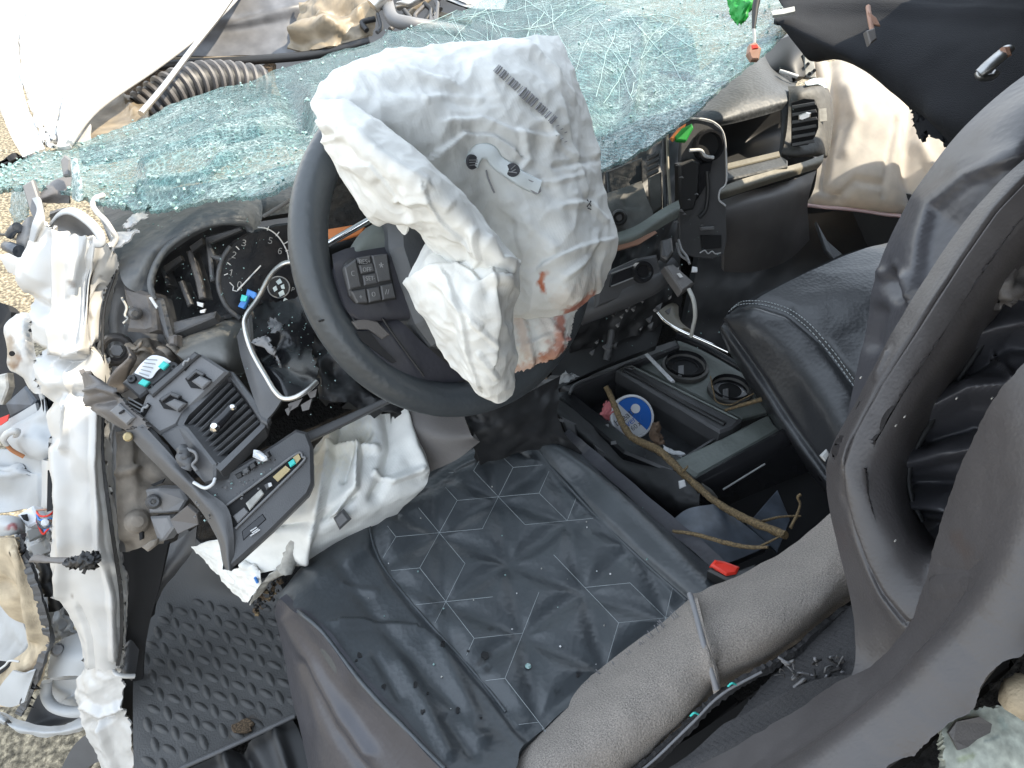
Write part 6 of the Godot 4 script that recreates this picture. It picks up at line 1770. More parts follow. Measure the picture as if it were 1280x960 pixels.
	part("label_bar", poly(ro([302, 664, 328, 642, 333, 649, 304, 676], q + qn * 0.001, qn), 0.003, 0.001), M.black_gloss, face)
	for e in [[313, 664, 321, 659], [315, 666, 323, 661], [313, 670, 325, 662]]:
		part("icon_line", tube(ro(e, q + qn * 0.003, qn), 0.0009, 5), M.mark, face)
	part("upper_block", poly(r([290, 592, 0.985, 312, 578, 0.985, 318, 586, 0.985, 294, 606, 0.98]), 0.02, 0.002), M.navy, t)
	part("foil_spill", poly(r([316, 562, 0.975, 322, 563, 0.97, 333, 571, 0.97, 333, 575, 0.97, 328, 577, 0.97, 315, 571, 0.97]), 0.006, 0.002), M.white, t)
	part("wire_hook", tube(r([242, 603, 0.95, 256, 610, 0.945, 266, 605, 0.945, 269, 598, 0.95]), 0.0022, 6), M.mark, t)
	part("clip_wire", tube(r([234, 561, 0.955, 244, 566, 0.95, 246, 574, 0.95, 241, 581, 0.95, 246, 588, 0.95]), 0.0022, 6), M.plastic_grey, t)
	part("tangle", tube(r([226, 560, 0.96, 232, 568, 0.955, 228, 574, 0.955, 236, 580, 0.955, 234, 586, 0.955]), 0.007, 8, {"wobble": 0.8}), M.plastic, t)
	for k in 60:
		var u := rng.randf_range(240, 345)
		var v := 680.0 - (u - 200.0) * 0.62 + rng.randf_range(-26, 8)
		var s := rng.randf_range(0.8, 2.6)
		var at := on(u, v, q + qn * rng.randf_range(0.004, 0.012), qn)
		part("broken_bit", box(at, Vector3(s, s * 0.7, s * 0.8) * 0.001, Basis.from_euler(Vector3(rng.randf() * 6, rng.randf() * 6, 0)), 0.0002), [M.plastic_grey, M.plastic, M.crumb, M.plastic_grey, M.black][k % 5], t)
	for k in 8:
		var u := 268.0 + k * 8.5
		var v := 612.0 - k * 6.2
		part("bracket_bit", poly(rp([u, v, u + 7, v - 4, u + 10, v + 2, u + 3, v + 7], 0.972), 0.008, 0.001), [M.plastic, M.black][k % 2], t)


# ======================================================================= floor, mat and knee airbag
func floor_things() -> void:
	var t := thing("floor_mat", "black rubber floor mat with raised diamond tread below the driver's seat", "floor mat", G(280, 820, 0.7))
	var m := sheet(rowsg([
		[228, 655, 0.78, 262, 690, 0.78, 300, 725, 0.76, 345, 720, 0.74],
		[200, 738, 0.715, 240, 740, 0.71, 300, 750, 0.71, 365, 760, 0.71],
		[176, 800, 0.70, 230, 800, 0.70, 300, 800, 0.70, 385, 800, 0.70],
		[168, 830, 0.70, 230, 840, 0.70, 300, 850, 0.70, 390, 850, 0.70],
		[166, 890, 0.70, 230, 890, 0.70, 300, 890, 0.70, 380, 885, 0.70],
		[168, 985, 0.70, 220, 962, 0.70, 300, 927, 0.70, 368, 896, 0.70]]), 40, 50, {"noise": [[0.003, 8.0]], "thick": 0.008, "stain": [[0.8, 11, 0xffb070, 296, 914, 312, 904], [0.5, 5, 0xe09060, 305, 900, 318, 902]]})
	var mat := part("mat", m, M.rubber, t)
	# raised lozenges, turned this way and that
	var proto := []
	for s in 2:
		var g := PackedVector3Array()
		var st := SurfaceTool.new()
		st.begin(Mesh.PRIMITIVE_TRIANGLES)
		st.set_smooth_group(1)
		var q := []
		for k in 12:
			var a := TAU * k / 12.0
			q.append(Vector3(cos(a) * 0.0155 * (0.75 + 0.25 * absf(cos(a))), 0.0, sin(a) * 0.0062))
		for k in 12:
			var a2: Vector3 = q[k]
			var b2: Vector3 = q[(k + 1) % 12]
			strip(st, a2 * 0.45 + Vector3(0, 0.0042, 0), b2 * 0.45 + Vector3(0, 0.0042, 0), a2, b2)
			for e in [Vector3(0, 0.0046, 0), b2 * 0.45 + Vector3(0, 0.0042, 0), a2 * 0.45 + Vector3(0, 0.0042, 0)]:
				st.add_vertex(e)
		st.generate_normals()
		proto.append(st.commit())
		(proto[s] as ArrayMesh).surface_set_material(0, M.rubber)
	var step := 0.0315
	for i in range(-8, 16):
		for j in range(-26, 14):
			var p := Vector3(0.0 + i * step, 0.702, -0.90 + j * step * 0.64)
			p.x += step * 0.5 if j % 2 else 0.0
			var s := px(p)
			if s.x < 172 or s.x > 372 or s.y < 752 or s.y > 965:
				continue
			if s.y > 962.0 - (s.x - 220.0) * 0.44 - 6.0 and s.x > 200:
				continue
			if s.x < 182 + maxf(0.0, 800 - s.y) * 0.35:
				continue
			var o := MeshInstance3D.new()
			o.name = "tread_lozenge"
			o.mesh = proto[0]
			var turn := -1.1 if (j % 2 == 0) else -1.6
			o.transform = Transform3D(Basis(Vector3.UP, turn), surf(m, s.x, s.y, 0.0))
			mat.add_child(o, true)
	var cake := PackedVector3Array()
	for k in 15:
		var a := TAU * k / 15.0
		var w := rng.randf_range(0.7, 1.15)
		cake.append(G(303 + cos(a) * 15.0 * w, 908 - cos(a) * 4.0 * w + sin(a) * 9.0 * w, 0.7075))
	part("dried_mud", poly(cake, 0.004, 0.001), M.dry_dirt, mat)
	t = thing("seat_rail", "black plastic seat rail cover at the bottom beside the floor mat", "seat rail", G(320, 945, 0.72))
	part("cover", sheet(rowsg([
		[225, 966, 0.72, 290, 936, 0.72, 366, 900, 0.72],
		[245, 980, 0.73, 305, 950, 0.73, 374, 915, 0.73],
		[270, 1010, 0.72, 330, 990, 0.72, 390, 960, 0.72]]), 30, 12, {"thick": 0.05, "crease": [[-0.02, 8, 0, 300, 930, 330, 990], [0.012, 6, 0, 280, 940, 292, 980], [0.012, 6, 0, 345, 915, 362, 970]]}), M.black, t)
	part("edge", tube(rg([222, 962, 0.735, 290, 932, 0.735, 368, 895, 0.735]), 0.004, 6), M.plastic, t)
	t = thing("kick_panel", "cracked black kick panel between the door pillar and the floor mat", "kick panel", P(205, 720, 1.3))
	part("panel", sheet(rows([
		[196, 686, 1.28, 220, 676, 1.27, 246, 658, 1.26],
		[186, 716, 1.27, 206, 712, 1.26, 240, 690, 1.27],
		[172, 748, 1.26, 188, 748, 1.26, 205, 735, 1.28],
		[165, 772, 1.27, 178, 772, 1.28, 192, 765, 1.30],
		[166, 806, 1.28, 172, 806, 1.29, 178, 800, 1.31]]), 24, 40, {"thick": 0.006, "noise": [[0.003, 16.0]]}), M.plastic, t)
	part("panel_edge", tube(r([200, 672, 1.275, 190, 708, 1.265, 174, 745, 1.255, 165, 770, 1.262, 166, 800, 1.275, 171, 818, 1.29]), 0.003, 6), M.plastic_grey, t)
	part("mat_edge", tube(r([199, 742, 1.37, 186, 772, 1.35, 172, 812, 1.32, 168, 826, 1.31]), 0.003, 6), M.plastic_grey, t)
	part("inner_slot", poly(rp([180, 764, 192, 756, 190, 770, 182, 778], 1.27), 0.01, 0.001), M.void, t)
	t = thing("dirt_clump", "brown dirt and glass crumbs between the white cloth and the seat corner", "debris", P(335, 752, 1.12))
	for k in 70:
		var f := rng.randf()
		var at := P(lerpf(318, 352, f) + rng.randf_range(-4, 4), lerpf(758, 728, f) + rng.randf_range(-10, 10), 1.13 + rng.randf_range(-0.01, 0.01))
		var s := rng.randf_range(0.002, 0.007)
		part("crumb", box(at, Vector3(s, s * 0.7, s), Basis.from_euler(Vector3(rng.randf() * 6, rng.randf() * 6, 0)), s * 0.15), [M.dry_dirt, M.dry_dirt, M.wood, M.black, M.black][k % 5], t)

	t = thing("knee_airbag", "crumpled pale knee airbag cloth spilling between the switch panel and the driver's seat", "airbag", P(400, 630, 1.12))
	part("cloth", sheet(rows([
		[395, 556, 1.10, 420, 540, 1.11, 450, 520, 1.12, 480, 502, 1.13, 500, 500, 1.14],
		[380, 580, 1.08, 415, 566, 1.09, 450, 548, 1.10, 488, 532, 1.11, 512, 530, 1.13],
		[360, 615, 1.06, 405, 596, 1.06, 450, 582, 1.07, 492, 566, 1.09, 530, 565, 1.12],
		[330, 650, 1.04, 385, 630, 1.04, 440, 612, 1.05, 490, 600, 1.07, 535, 592, 1.11],
		[285, 672, 1.07, 345, 664, 1.04, 415, 650, 1.04, 475, 634, 1.07, 530, 610, 1.10],
		[245, 684, 1.12, 310, 690, 1.07, 370, 682, 1.05, 430, 664, 1.07, 500, 640, 1.12],
		[262, 700, 1.12, 300, 716, 1.09, 345, 712, 1.07, 385, 700, 1.09, 460, 680, 1.14]]), 90, 80, {"noise": [[0.005, 9.0], [0.0015, 25.0]], "thick": 0.002, "crease": [
			[0.022, 12, 2, 420, 540, 415, 580, 400, 640, 380, 690], [0.018, 9, 2, 450, 560, 446, 610, 420, 640], [-0.016, 8, 0, 480, 510, 490, 560, 470, 620], [0.016, 8, 0, 500, 510, 515, 560, 528, 590], [0.014, 7, 1, 395, 575, 430, 560, 470, 560],
			[-0.012, 6, 0, 350, 660, 400, 650, 440, 620], [0.012, 6, 1, 470, 590, 490, 600, 520, 590], [-0.012, 5, 0, 430, 600, 440, 570, 460, 540]], "stain": [[0.35, 28, 0xffe2a0, 400, 575, 440, 545]]}), M.nylon, t)
	part("corner_flap", sheet(rows([
		[238, 684, 1.13, 252, 682, 1.12, 275, 690, 1.10, 292, 700, 1.09],
		[256, 698, 1.13, 272, 704, 1.11, 296, 706, 1.08, 322, 712, 1.07],
		[276, 722, 1.14, 290, 726, 1.11, 306, 722, 1.08, 326, 720, 1.06],
		[304, 750, 1.15, 310, 752, 1.12, 316, 744, 1.09, 326, 730, 1.07]]), 40, 30, {"noise": [[0.004, 30.0, 1]], "thick": 0.002, "crease": [[0.008, 4, 1, 282, 700, 320, 712]]}), M.nylon, t)
	part("folded_edge", sheet(rows([
		[312, 756, 1.13, 322, 738, 1.09, 334, 722, 1.07, 346, 712, 1.06],
		[324, 746, 1.12, 332, 734, 1.10, 340, 724, 1.08, 356, 718, 1.07],
		[330, 736, 1.12, 336, 728, 1.11, 346, 722, 1.10, 362, 706, 1.08]]), 24, 14, {"noise": [[0.003, 40.0]], "thick": 0.002}), M.white_dirty, t)
	part("peak", tube(r([358, 712, 1.065, 364, 690, 1.055, 368, 674, 1.05, 369, 664, 1.05]), [0.012, 0.008, 0.006, 0.003], 8, {"wobble": 0.4}), M.white_dirty, t)
	part("dark_tab", poly(r([416, 648, 1.03, 428, 637, 1.03, 438, 650, 1.03, 424, 663, 1.03]), 0.008, 0.003), M.plastic, t)
	part("code_strip", tube(r([319, 722, 1.055, 322, 728, 1.06]), 0.0022, 6), M.blue, t)
	solo("column_cover", sheet(rows([
		[488, 506, 1.14, 530, 516, 1.12, 580, 520, 1.12],
		[500, 540, 1.13, 540, 545, 1.11, 590, 545, 1.11],
		[532, 592, 1.14, 570, 575, 1.12, 600, 552, 1.12]]), 16, 12, {"thick": 0.012}), M.plastic_dusty, "smooth dark grey brown cover piece under the steering wheel beside the white knee cloth", "cover")
	solo("dark_sill_edge", sheet(rows([[580, 520, 1.15, 620, 510, 1.16, 700, 470, 1.25], [590, 545, 1.15, 650, 540, 1.18, 700, 530, 1.22], [600, 580, 1.2, 680, 560, 1.22, 740, 580, 1.24]]), 16, 14, {"thick": 0.02, "noise": [[0.006, 20.0, 1]]}), M.black, "dark gap trim between the steering wheel and the driver's seat front", "trim")


# ======================================================================= seats
var seat_a := Vector3.ZERO
var seat_b := Vector3.ZERO
var seat_o := Vector3.ZERO

func lattice(p: Vector3) -> Vector2:
	var d := p - seat_o
	var det := seat_a.x * seat_b.z - seat_b.x * seat_a.z
	return Vector2((d.x * seat_b.z - seat_b.x * d.z) / det, (seat_a.x * d.z - d.x * seat_a.z) / det)

func inside_insert(q: Vector2) -> float:
	# how far inside the quilted panel, in pixels of the photograph, negative outside
	var pts := PackedVector2Array([Vector2(466, 658), Vector2(474, 640), Vector2(540, 600), Vector2(600, 566), Vector2(645, 553), Vector2(668, 560), Vector2(700, 598), Vector2(794, 692), Vector2(860, 750), Vector2(900, 800), Vector2(700, 960), Vector2(647, 911), Vector2(614, 866), Vector2(569, 814), Vector2(524, 765), Vector2(490, 724), Vector2(468, 684)])
	var best := 1e9
	for k in pts.size():
		var c := Geometry2D.get_closest_point_to_segment(q, pts[k], pts[(k + 1) % pts.size()])
		best = minf(best, c.distance_to(q))
	return best if Geometry2D.is_point_in_polygon(q, pts) else -best

func quilt(p: Vector3, q: Vector2) -> float:
	var d := inside_insert(q)
	var h := 0.0
	if d > -14.0:
		h -= 0.006 * exp(-d * d / 30.0)
	if d > 0.0:
		var l := lattice(p)
		var u := 0.078
		var e := minf(absf(l.x - roundf(l.x)), minf(absf(l.y - roundf(l.y)), absf(l.x + l.y - roundf(l.x + l.y)))) * u * 0.87
		h -= 0.0070 * exp(-e * e / 0.00012) * clampf(d / 8.0, 0.0, 1.0)
		var w := Vector2(l.x - roundf(l.x), l.y - roundf(l.y)).length() * u
		h -= 0.0060 * exp(-w * w / 0.0003) * clampf(d / 8.0, 0.0, 1.0)
		h += 0.006 * clampf(d / 20.0, 0.0, 1.0)
	return h

func seats() -> void:
	var t := thing("driver_chair", "dark leather driver's seat with white star-stitched cushion and large torn backrest in the foreground", "car seat", G(600, 740, 0.8))
	seat_o = G(623, 621, 1.035)
	seat_a = G(709, 651, 1.035) - seat_o
	seat_b = G(637, 699, 1.035) - seat_o
	var m := sheet(rowsg([
		[350, 775, 0.93, 402, 712, 0.93, 450, 678, 0.93, 524, 630, 0.93, 606, 580, 0.93, 664, 560, 0.93, 696, 562, 0.93, 714, 576, 0.93],
		[345, 748, 1.00, 398, 684, 1.00, 446, 650, 1.00, 520, 603, 1.00, 600, 553, 1.00, 660, 537, 1.00, 690, 539, 1.00, 708, 552, 1.00],
		[354, 752, 1.055, 412, 700, 1.05, 460, 658, 1.05, 535, 601, 1.045, 602, 562, 1.045, 650, 548, 1.05, 690, 552, 1.06, 728, 570, 1.04],
		[400, 788, 1.07, 440, 745, 1.05, 475, 698, 1.04, 560, 640, 1.035, 640, 605, 1.035, 712, 605, 1.045, 752, 598, 1.06, 782, 618, 1.03],
		[450, 852, 1.07, 482, 795, 1.05, 504, 742, 1.04, 590, 690, 1.03, 680, 655, 1.03, 758, 660, 1.045, 804, 650, 1.06, 840, 668, 1.03],
		[500, 905, 1.07, 534, 845, 1.05, 556, 797, 1.04, 640, 745, 1.03, 722, 705, 1.03, 808, 710, 1.045, 850, 696, 1.06, 888, 708, 1.03],
		[555, 962, 1.07, 590, 900, 1.05, 610, 860, 1.04, 690, 800, 1.03, 780, 760, 1.03, 860, 755, 1.045, 896, 740, 1.06, 925, 745, 1.03],
		[615, 1020, 1.07, 645, 960, 1.05, 660, 925, 1.04, 745, 860, 1.03, 830, 810, 1.03, 905, 805, 1.045, 940, 790, 1.06, 965, 790, 1.03]]), 190, 190, {"hf": quilt, "noise": [[0.003, 7.0]], "soft": 0.65, "thick": 0.03, "crease": [
			[0.007, 9, 2, 425, 775, 450, 774, 520, 782], [-0.007, 10, 0, 420, 700, 470, 770, 540, 850, 600, 910], [0.010, 12, 0, 545, 800, 575, 860, 600, 920], [0.006, 10, 0, 400, 720, 450, 690], [0.008, 10, 0, 500, 830, 530, 880, 560, 940], [-0.005, 7, 0, 470, 820, 500, 870], [0.004, 6, 1, 430, 730, 470, 740], [-0.006, 9, 0, 560, 900, 590, 940]],
			"stain": [[0.8, 6, 0x020202, 600, 828, 610, 820], [0.6, 5, 0x050505, 608, 838, 610, 838], [0.7, 3, 0x020202, 553, 805, 554, 806], [0.6, 4, 0x050505, 612, 788, 614, 788], [0.6, 4, 0x040404, 722, 843, 724, 841], [0.5, 3, 0x040404, 695, 866, 698, 866], [0.5, 3, 0x040404, 660, 858, 662, 862]]})
	var cushion := part("cushion", m, M.leather, t)
	part("piping", tube(PackedVector3Array(Array(range(24)).map(func(k): return surf(m, [462, 463, 467, 477, 490, 507, 524, 546, 569, 592, 614, 632][mini(k, 11)] if k < 12 else [470, 504, 535, 570, 600, 626, 650, 672, 690, 740, 800, 858][k - 12], [652, 665, 682, 705, 724, 745, 765, 790, 814, 840, 866, 890][mini(k, 11)] if k < 12 else [641, 620, 602, 583, 566, 556, 552, 562, 585, 640, 698, 750][k - 12], 0.0))).slice(0, 12), 0.0022, 6), M.leather, t)
	part("piping", tube(PackedVector3Array([462, 470, 504, 535, 570, 600, 626, 650, 672, 690, 740, 800, 858].map(func(u): return surf(m, u, {462: 654, 470: 641, 504: 620, 535: 602, 570: 583, 600: 566, 626: 556, 650: 552, 672: 562, 690: 585, 740: 640, 800: 698, 858: 750}[u], 0.0))), 0.0022, 6), M.leather, t)
	# stitched star lines: each runs from a star's middle to the middle of a triangle
	for i in range(-5, 6):
		for j in range(-3, 7):
			for e in [[1.0 / 3.0, 1.0 / 3.0], [-1.0 / 3.0, 2.0 / 3.0], [-2.0 / 3.0, 1.0 / 3.0], [-1.0 / 3.0, -1.0 / 3.0], [1.0 / 3.0, -2.0 / 3.0], [2.0 / 3.0, -1.0 / 3.0]]:
				var a := seat_o + seat_a * i + seat_b * j
				var b: Vector3 = a + seat_a * e[0] + seat_b * e[1]
				var qa := px(a)
				var qb := px(b)
				var mid := (qa + qb) * 0.5
				if inside_insert(qa.lerp(qb, 0.85)) < 3.0 and inside_insert(qa.lerp(qb, 0.15)) < 3.0:
					continue
				# worn away over the middle and the inner half
				var keep := 1.0
				if mid.x > 600 and mid.y > 655 and mid.y < 775 and mid.x < 800:
					keep = 0.0
				if mid.x > 660 and mid.y > 690 and mid.x < 790:
					keep = 0.25
				if mid.y > 690 and mid.x > 570 and mid.x < 620 and mid.y < 730:
					keep = 0.0
				if rng.randf() > keep:
					continue
				var line := PackedVector3Array()
				for s in 9:
					var z := qa.lerp(qb, s / 8.0)
					if inside_insert(z) > 1.5:
						line.append(surf(m, z.x, z.y, 0.0002))
				if line.size() > 2:
					part("stitch_line", tube(line, 0.00032, 4, {"steps": 16}), M.stitch, cushion)
	part("side_skirt", sheet(rowsg([
		[350, 748, 1.058, 398, 788, 1.073, 450, 853, 1.073, 500, 907, 1.073, 556, 966, 1.073, 620, 1030, 1.073],
		[346, 755, 1.03, 388, 805, 1.03, 430, 868, 1.03, 470, 925, 1.03, 515, 990, 1.03, 580, 1060, 1.03],
		[346, 772, 0.98, 368, 830, 0.97, 396, 900, 0.97, 425, 960, 0.97, 470, 1030, 0.97, 530, 1100, 0.97],
		[352, 800, 0.90, 362, 860, 0.88, 378, 920, 0.88, 392, 975, 0.88, 420, 1040, 0.88, 470, 1110, 0.88],
		[362, 830, 0.80, 370, 880, 0.78, 384, 940, 0.78, 396, 990, 0.78, 420, 1050, 0.78, 470, 1120, 0.78]]), 80, 50, {"noise": [[0.003, 8.0]], "thick": 0.01, "crease": [[0.008, 10, 0, 360, 770, 400, 850, 460, 940], [-0.006, 8, 0, 380, 830, 420, 910, 470, 980]]}), M.leather_side, t)
	part("inner_skirt", sheet(rowsg([
		[700, 545, 1.0, 728, 570, 1.04, 782, 618, 1.03, 840, 668, 1.03, 888, 708, 1.03, 965, 790, 1.03],
		[706, 560, 0.95, 736, 582, 0.97, 788, 630, 0.97, 846, 680, 0.97, 894, 720, 0.97, 970, 800, 0.97],
		[716, 580, 0.85, 750, 606, 0.85, 800, 655, 0.85, 850, 705, 0.85, 900, 745, 0.85, 975, 820, 0.85]]), 40, 16, {"noise": [[0.003, 8.0]], "thick": 0.02}), M.leather_side, t)
	part("seam", tube(PackedVector3Array([355, 374, 400, 425, 450, 475, 500, 528, 556].map(func(u): return surf(m, u, {355: 752, 374: 766, 400: 788, 425: 820, 450: 852, 475: 880, 500: 905, 528: 934, 556: 962}[u], 0.001))), 0.003, 6), M.leather, t)
	part("seat_base", box(Vector3(0.37, 0.79, -0.42), Vector3(0.40, 0.22, 0.36), Basis(), 0.02), M.black, t)
	# torn nicks in the bolster
	for e in [[450, 819, 4], [480, 859, 4], [519, 856, 4], [528, 890, 4], [572, 888, 4], [553, 805, 4], [606, 820, 6], [534, 867, 2], [601, 898, 2], [585, 814, 2], [445, 826, 2], [722, 844, 3]]:
		var p := PackedVector3Array()
		for k in 9:
			var a := TAU * k / 9.0
			var w: float = e[2] * rng.randf_range(0.45, 1.15)
			p.append(surf(m, e[0] + cos(a) * w * 0.9, e[1] + sin(a) * w, 0.0012))
		part("tear", poly(p, 0.002, 0.0), M.void, cushion)
	for k in 34:
		var u := rng.randf_range(420, 820)
		var v := rng.randf_range(600, 900)
		if inside_insert(Vector2(u, v)) < -60.0:
			continue
		var s := rng.randf_range(0.0008, 0.0022)
		part("dust_speck", box(surf(m, u, v, 0.001), Vector3(s, s, s), Basis.from_euler(Vector3(rng.randf() * 6, rng.randf() * 6, 0)), s * 0.2), [M.mark, M.crumb, M.white_dirty][k % 3], cushion)
	part("bead", lathe(surf(m, 660, 834, 0.002), surf_n(m, 660, 834), [0.0, 0.003, 0.003, 0.002, 0.004, 0.0], 10), M.crumb, cushion)

	# ---- lower back bolster in grey cloth, torn open along its hem
	var seat := t
	t = group("grey_bolster", seat)
	part("front_half", sheet(rows([
		[602, 966, 0.92, 640, 925, 0.93, 700, 874, 0.94, 770, 820, 0.95, 820, 785, 0.96, 862, 750, 0.97],
		[618, 970, 0.87, 662, 935, 0.87, 720, 892, 0.885, 785, 842, 0.9, 830, 808, 0.91, 872, 775, 0.92],
		[650, 980, 0.833, 690, 955, 0.838, 745, 918, 0.848, 805, 872, 0.863, 845, 842, 0.873, 884, 808, 0.883],
		[700, 1000, 0.836, 735, 980, 0.841, 780, 945, 0.846, 830, 905, 0.858, 862, 876, 0.868, 892, 842, 0.876],
		[740, 1010, 0.888, 770, 985, 0.888, 805, 955, 0.888, 845, 920, 0.898, 872, 892, 0.903, 897, 866, 0.908]]), 70, 40, {"noise": [[0.004, 10.0]], "thick": 0.006, "crease": [[0.004, 6, 0, 864, 760, 880, 800, 890, 845]]}), M.grey_cloth, t)
	part("rear_half", sheet(rows([
		[866, 744, 0.97, 900, 728, 0.975, 950, 706, 0.985, 1000, 672, 0.995, 1052, 634, 1.005, 1100, 600, 1.01],
		[873, 765, 0.93, 915, 745, 0.935, 965, 722, 0.94, 1010, 694, 0.95, 1055, 660, 0.96, 1105, 625, 0.97],
		[884, 800, 0.888, 930, 775, 0.893, 978, 752, 0.898, 1018, 725, 0.913, 1060, 690, 0.928, 1110, 650, 0.938],
		[893, 840, 0.881, 940, 815, 0.881, 985, 790, 0.886, 1025, 760, 0.896, 1062, 730, 0.916, 1110, 700, 0.926],
		[898, 864, 0.913, 945, 838, 0.913, 990, 808, 0.923, 1028, 780, 0.938, 1062, 752, 0.953, 1110, 720, 0.968]]), 60, 40, {"noise": [[0.005, 9.0]], "thick": 0.006, "crease": [[0.006, 8, 0, 868, 750, 890, 820]]}), M.grey_cloth, t)
	part("seam_cord", tube(r([862, 742, 0.935, 868, 760, 0.92, 877, 795, 0.89, 886, 828, 0.875, 896, 862, 0.868]), 0.0035, 8), M.cord, t)
	part("seam_flange", sheet(rows([[864, 748, 0.93, 872, 748, 0.925], [874, 790, 0.895, 882, 790, 0.89], [884, 830, 0.878, 892, 832, 0.87], [892, 868, 0.872, 900, 862, 0.868]]), 4, 24, {"thick": 0.004}), M.grey_cloth, t)
	part("frayed_hem", sheet(rows([
		[740, 1000, 0.865, 800, 960, 0.86, 860, 905, 0.868, 900, 866, 0.875, 950, 838, 0.878, 1000, 808, 0.89, 1062, 756, 0.92],
		[760, 1004, 0.87, 812, 965, 0.865, 866, 912, 0.872, 906, 874, 0.878, 955, 845, 0.882, 1003, 815, 0.893, 1062, 764, 0.923]]), 90, 4, {"noise": [[0.003, 30.0]], "jag": 0.004, "thick": 0.006}), M.denim, t)
	part("hem_cord", tube(r([750, 998, 0.86, 808, 958, 0.855, 864, 905, 0.862, 902, 868, 0.868, 952, 840, 0.872]), 0.0016, 6, {"wobble": 0.3}), M.cord, t)
	for k in 40:
		var f := rng.randf()
		var u := lerpf(606, 868, f)
		var v := lerpf(960, 752, f) + 4.0 * sin(f * 20.0)
		part("loose_thread", tube(r([u + 3, v + 3, 0.92 + f * 0.03, u, v - 1, 0.918 + f * 0.03, u - rng.randf_range(1, 5), v - rng.randf_range(2, 6), 0.917 + f * 0.03]), 0.0006, 4, {"steps": 4}), M.cord, t)
	for e in [[868, 892], [915, 855]]:
		part("green_thread", tube(r([e[0] - 5, e[1] + 3, 0.855, e[0], e[1] - 1, 0.852, e[0] + 5, e[1] + 1, 0.855]), 0.0012, 5), M.teal, t)

	# ---- the backrest: leather bolster, plastic rear shell with its hollow
	t = group("backrest", seat)
	part("leather_bolster", sheet(rows([
		[1330, 55, 0.86, 1240, 125, 0.88, 1185, 180, 0.90, 1140, 245, 0.92, 1110, 305, 0.94, 1092, 360, 0.95, 1080, 420, 0.96, 1066, 490, 0.96, 1050, 560, 0.95],
		[1340, 85, 0.80, 1262, 150, 0.82, 1205, 215, 0.84, 1160, 280, 0.86, 1128, 340, 0.88, 1110, 400, 0.90, 1094, 450, 0.92, 1075, 510, 0.93, 1056, 570, 0.93],
		[1350, 120, 0.77, 1275, 190, 0.785, 1225, 245, 0.80, 1185, 310, 0.81, 1150, 380, 0.82, 1125, 430, 0.85, 1105, 475, 0.88, 1085, 525, 0.90, 1062, 580, 0.91],
		[1350, 160, 0.77, 1290, 220, 0.78, 1240, 275, 0.79, 1195, 345, 0.80, 1160, 405, 0.81, 1135, 450, 0.84, 1112, 492, 0.87, 1090, 535, 0.89, 1066, 585, 0.90]]), 110, 60, {"noise": [[0.003, 5.0]], "thick": 0.012, "crease": [
			[0.010, 20, 2, 1275, 200, 1210, 225, 1165, 260, 1150, 310, 1140, 360], [-0.014, 20, 0, 1240, 250, 1190, 280, 1168, 330, 1155, 370], [-0.022, 12, 0, 1118, 345, 1122, 365], [0.010, 7, 0, 1105, 342, 1122, 335, 1134, 350, 1134, 370], [-0.010, 10, 0, 1100, 390, 1092, 430]]}), M.leather_dusty, t)
	part("rear_shell", sheet(rows([
		[1320, 165, 0.72, 1245, 232, 0.735, 1180, 312, 0.75, 1120, 410, 0.76, 1070, 500, 0.775, 1036, 565, 0.79, 1033, 605, 0.80, 1042, 655, 0.80, 1056, 720, 0.79, 1068, 790, 0.775, 1062, 850, 0.76, 1000, 905, 0.75, 880, 985, 0.73],
		[1325, 185, 0.705, 1254, 247, 0.715, 1193, 322, 0.73, 1132, 420, 0.74, 1080, 505, 0.75, 1048, 568, 0.76, 1048, 610, 0.765, 1060, 665, 0.765, 1084, 735, 0.755, 1110, 800, 0.74, 1110, 860, 0.735, 1070, 905, 0.735, 960, 985, 0.73],
		[1328, 200, 0.70, 1262, 260, 0.71, 1204, 330, 0.72, 1142, 425, 0.73, 1090, 510, 0.74, 1058, 570, 0.745, 1060, 612, 0.745, 1074, 672, 0.745, 1104, 742, 0.735, 1145, 800, 0.715, 1160, 850, 0.715, 1130, 880, 0.72, 1060, 950, 0.72],
		[1330, 235, 0.70, 1275, 290, 0.71, 1218, 365, 0.72, 1156, 460, 0.73, 1118, 530, 0.735, 1094, 580, 0.74, 1098, 625, 0.74, 1118, 672, 0.735, 1145, 720, 0.725, 1185, 755, 0.70, 1205, 740, 0.70, 1200, 780, 0.705, 1180, 800, 0.715],
		[1335, 262, 0.72, 1285, 312, 0.73, 1232, 388, 0.74, 1172, 478, 0.75, 1138, 535, 0.755, 1122, 582, 0.76, 1126, 625, 0.76, 1142, 662, 0.755, 1162, 690, 0.74, 1192, 696, 0.71, 1215, 680, 0.71, 1235, 650, 0.70, 1262, 600, 0.69],
		[1340, 285, 0.78, 1295, 330, 0.80, 1245, 402, 0.81, 1188, 488, 0.82, 1154, 542, 0.82, 1136, 584, 0.82, 1138, 622, 0.82, 1152, 652, 0.815, 1172, 676, 0.80, 1198, 674, 0.77, 1222, 640, 0.755, 1250, 580, 0.735, 1285, 500, 0.71]]), 190, 70, {"noise": [[0.002, 9.0]], "thick": 0.02, "crease": [[-0.0045, 2.2, 0, 1300, 205, 1245, 262, 1205, 318, 1150, 405, 1100, 480, 1066, 540, 1051, 585, 1053, 620, 1066, 662, 1082, 705, 1102, 742, 1130, 776, 1154, 789], [0.003, 3, 0, 1110, 440, 1096, 470]]}), M.shell_plastic, t)
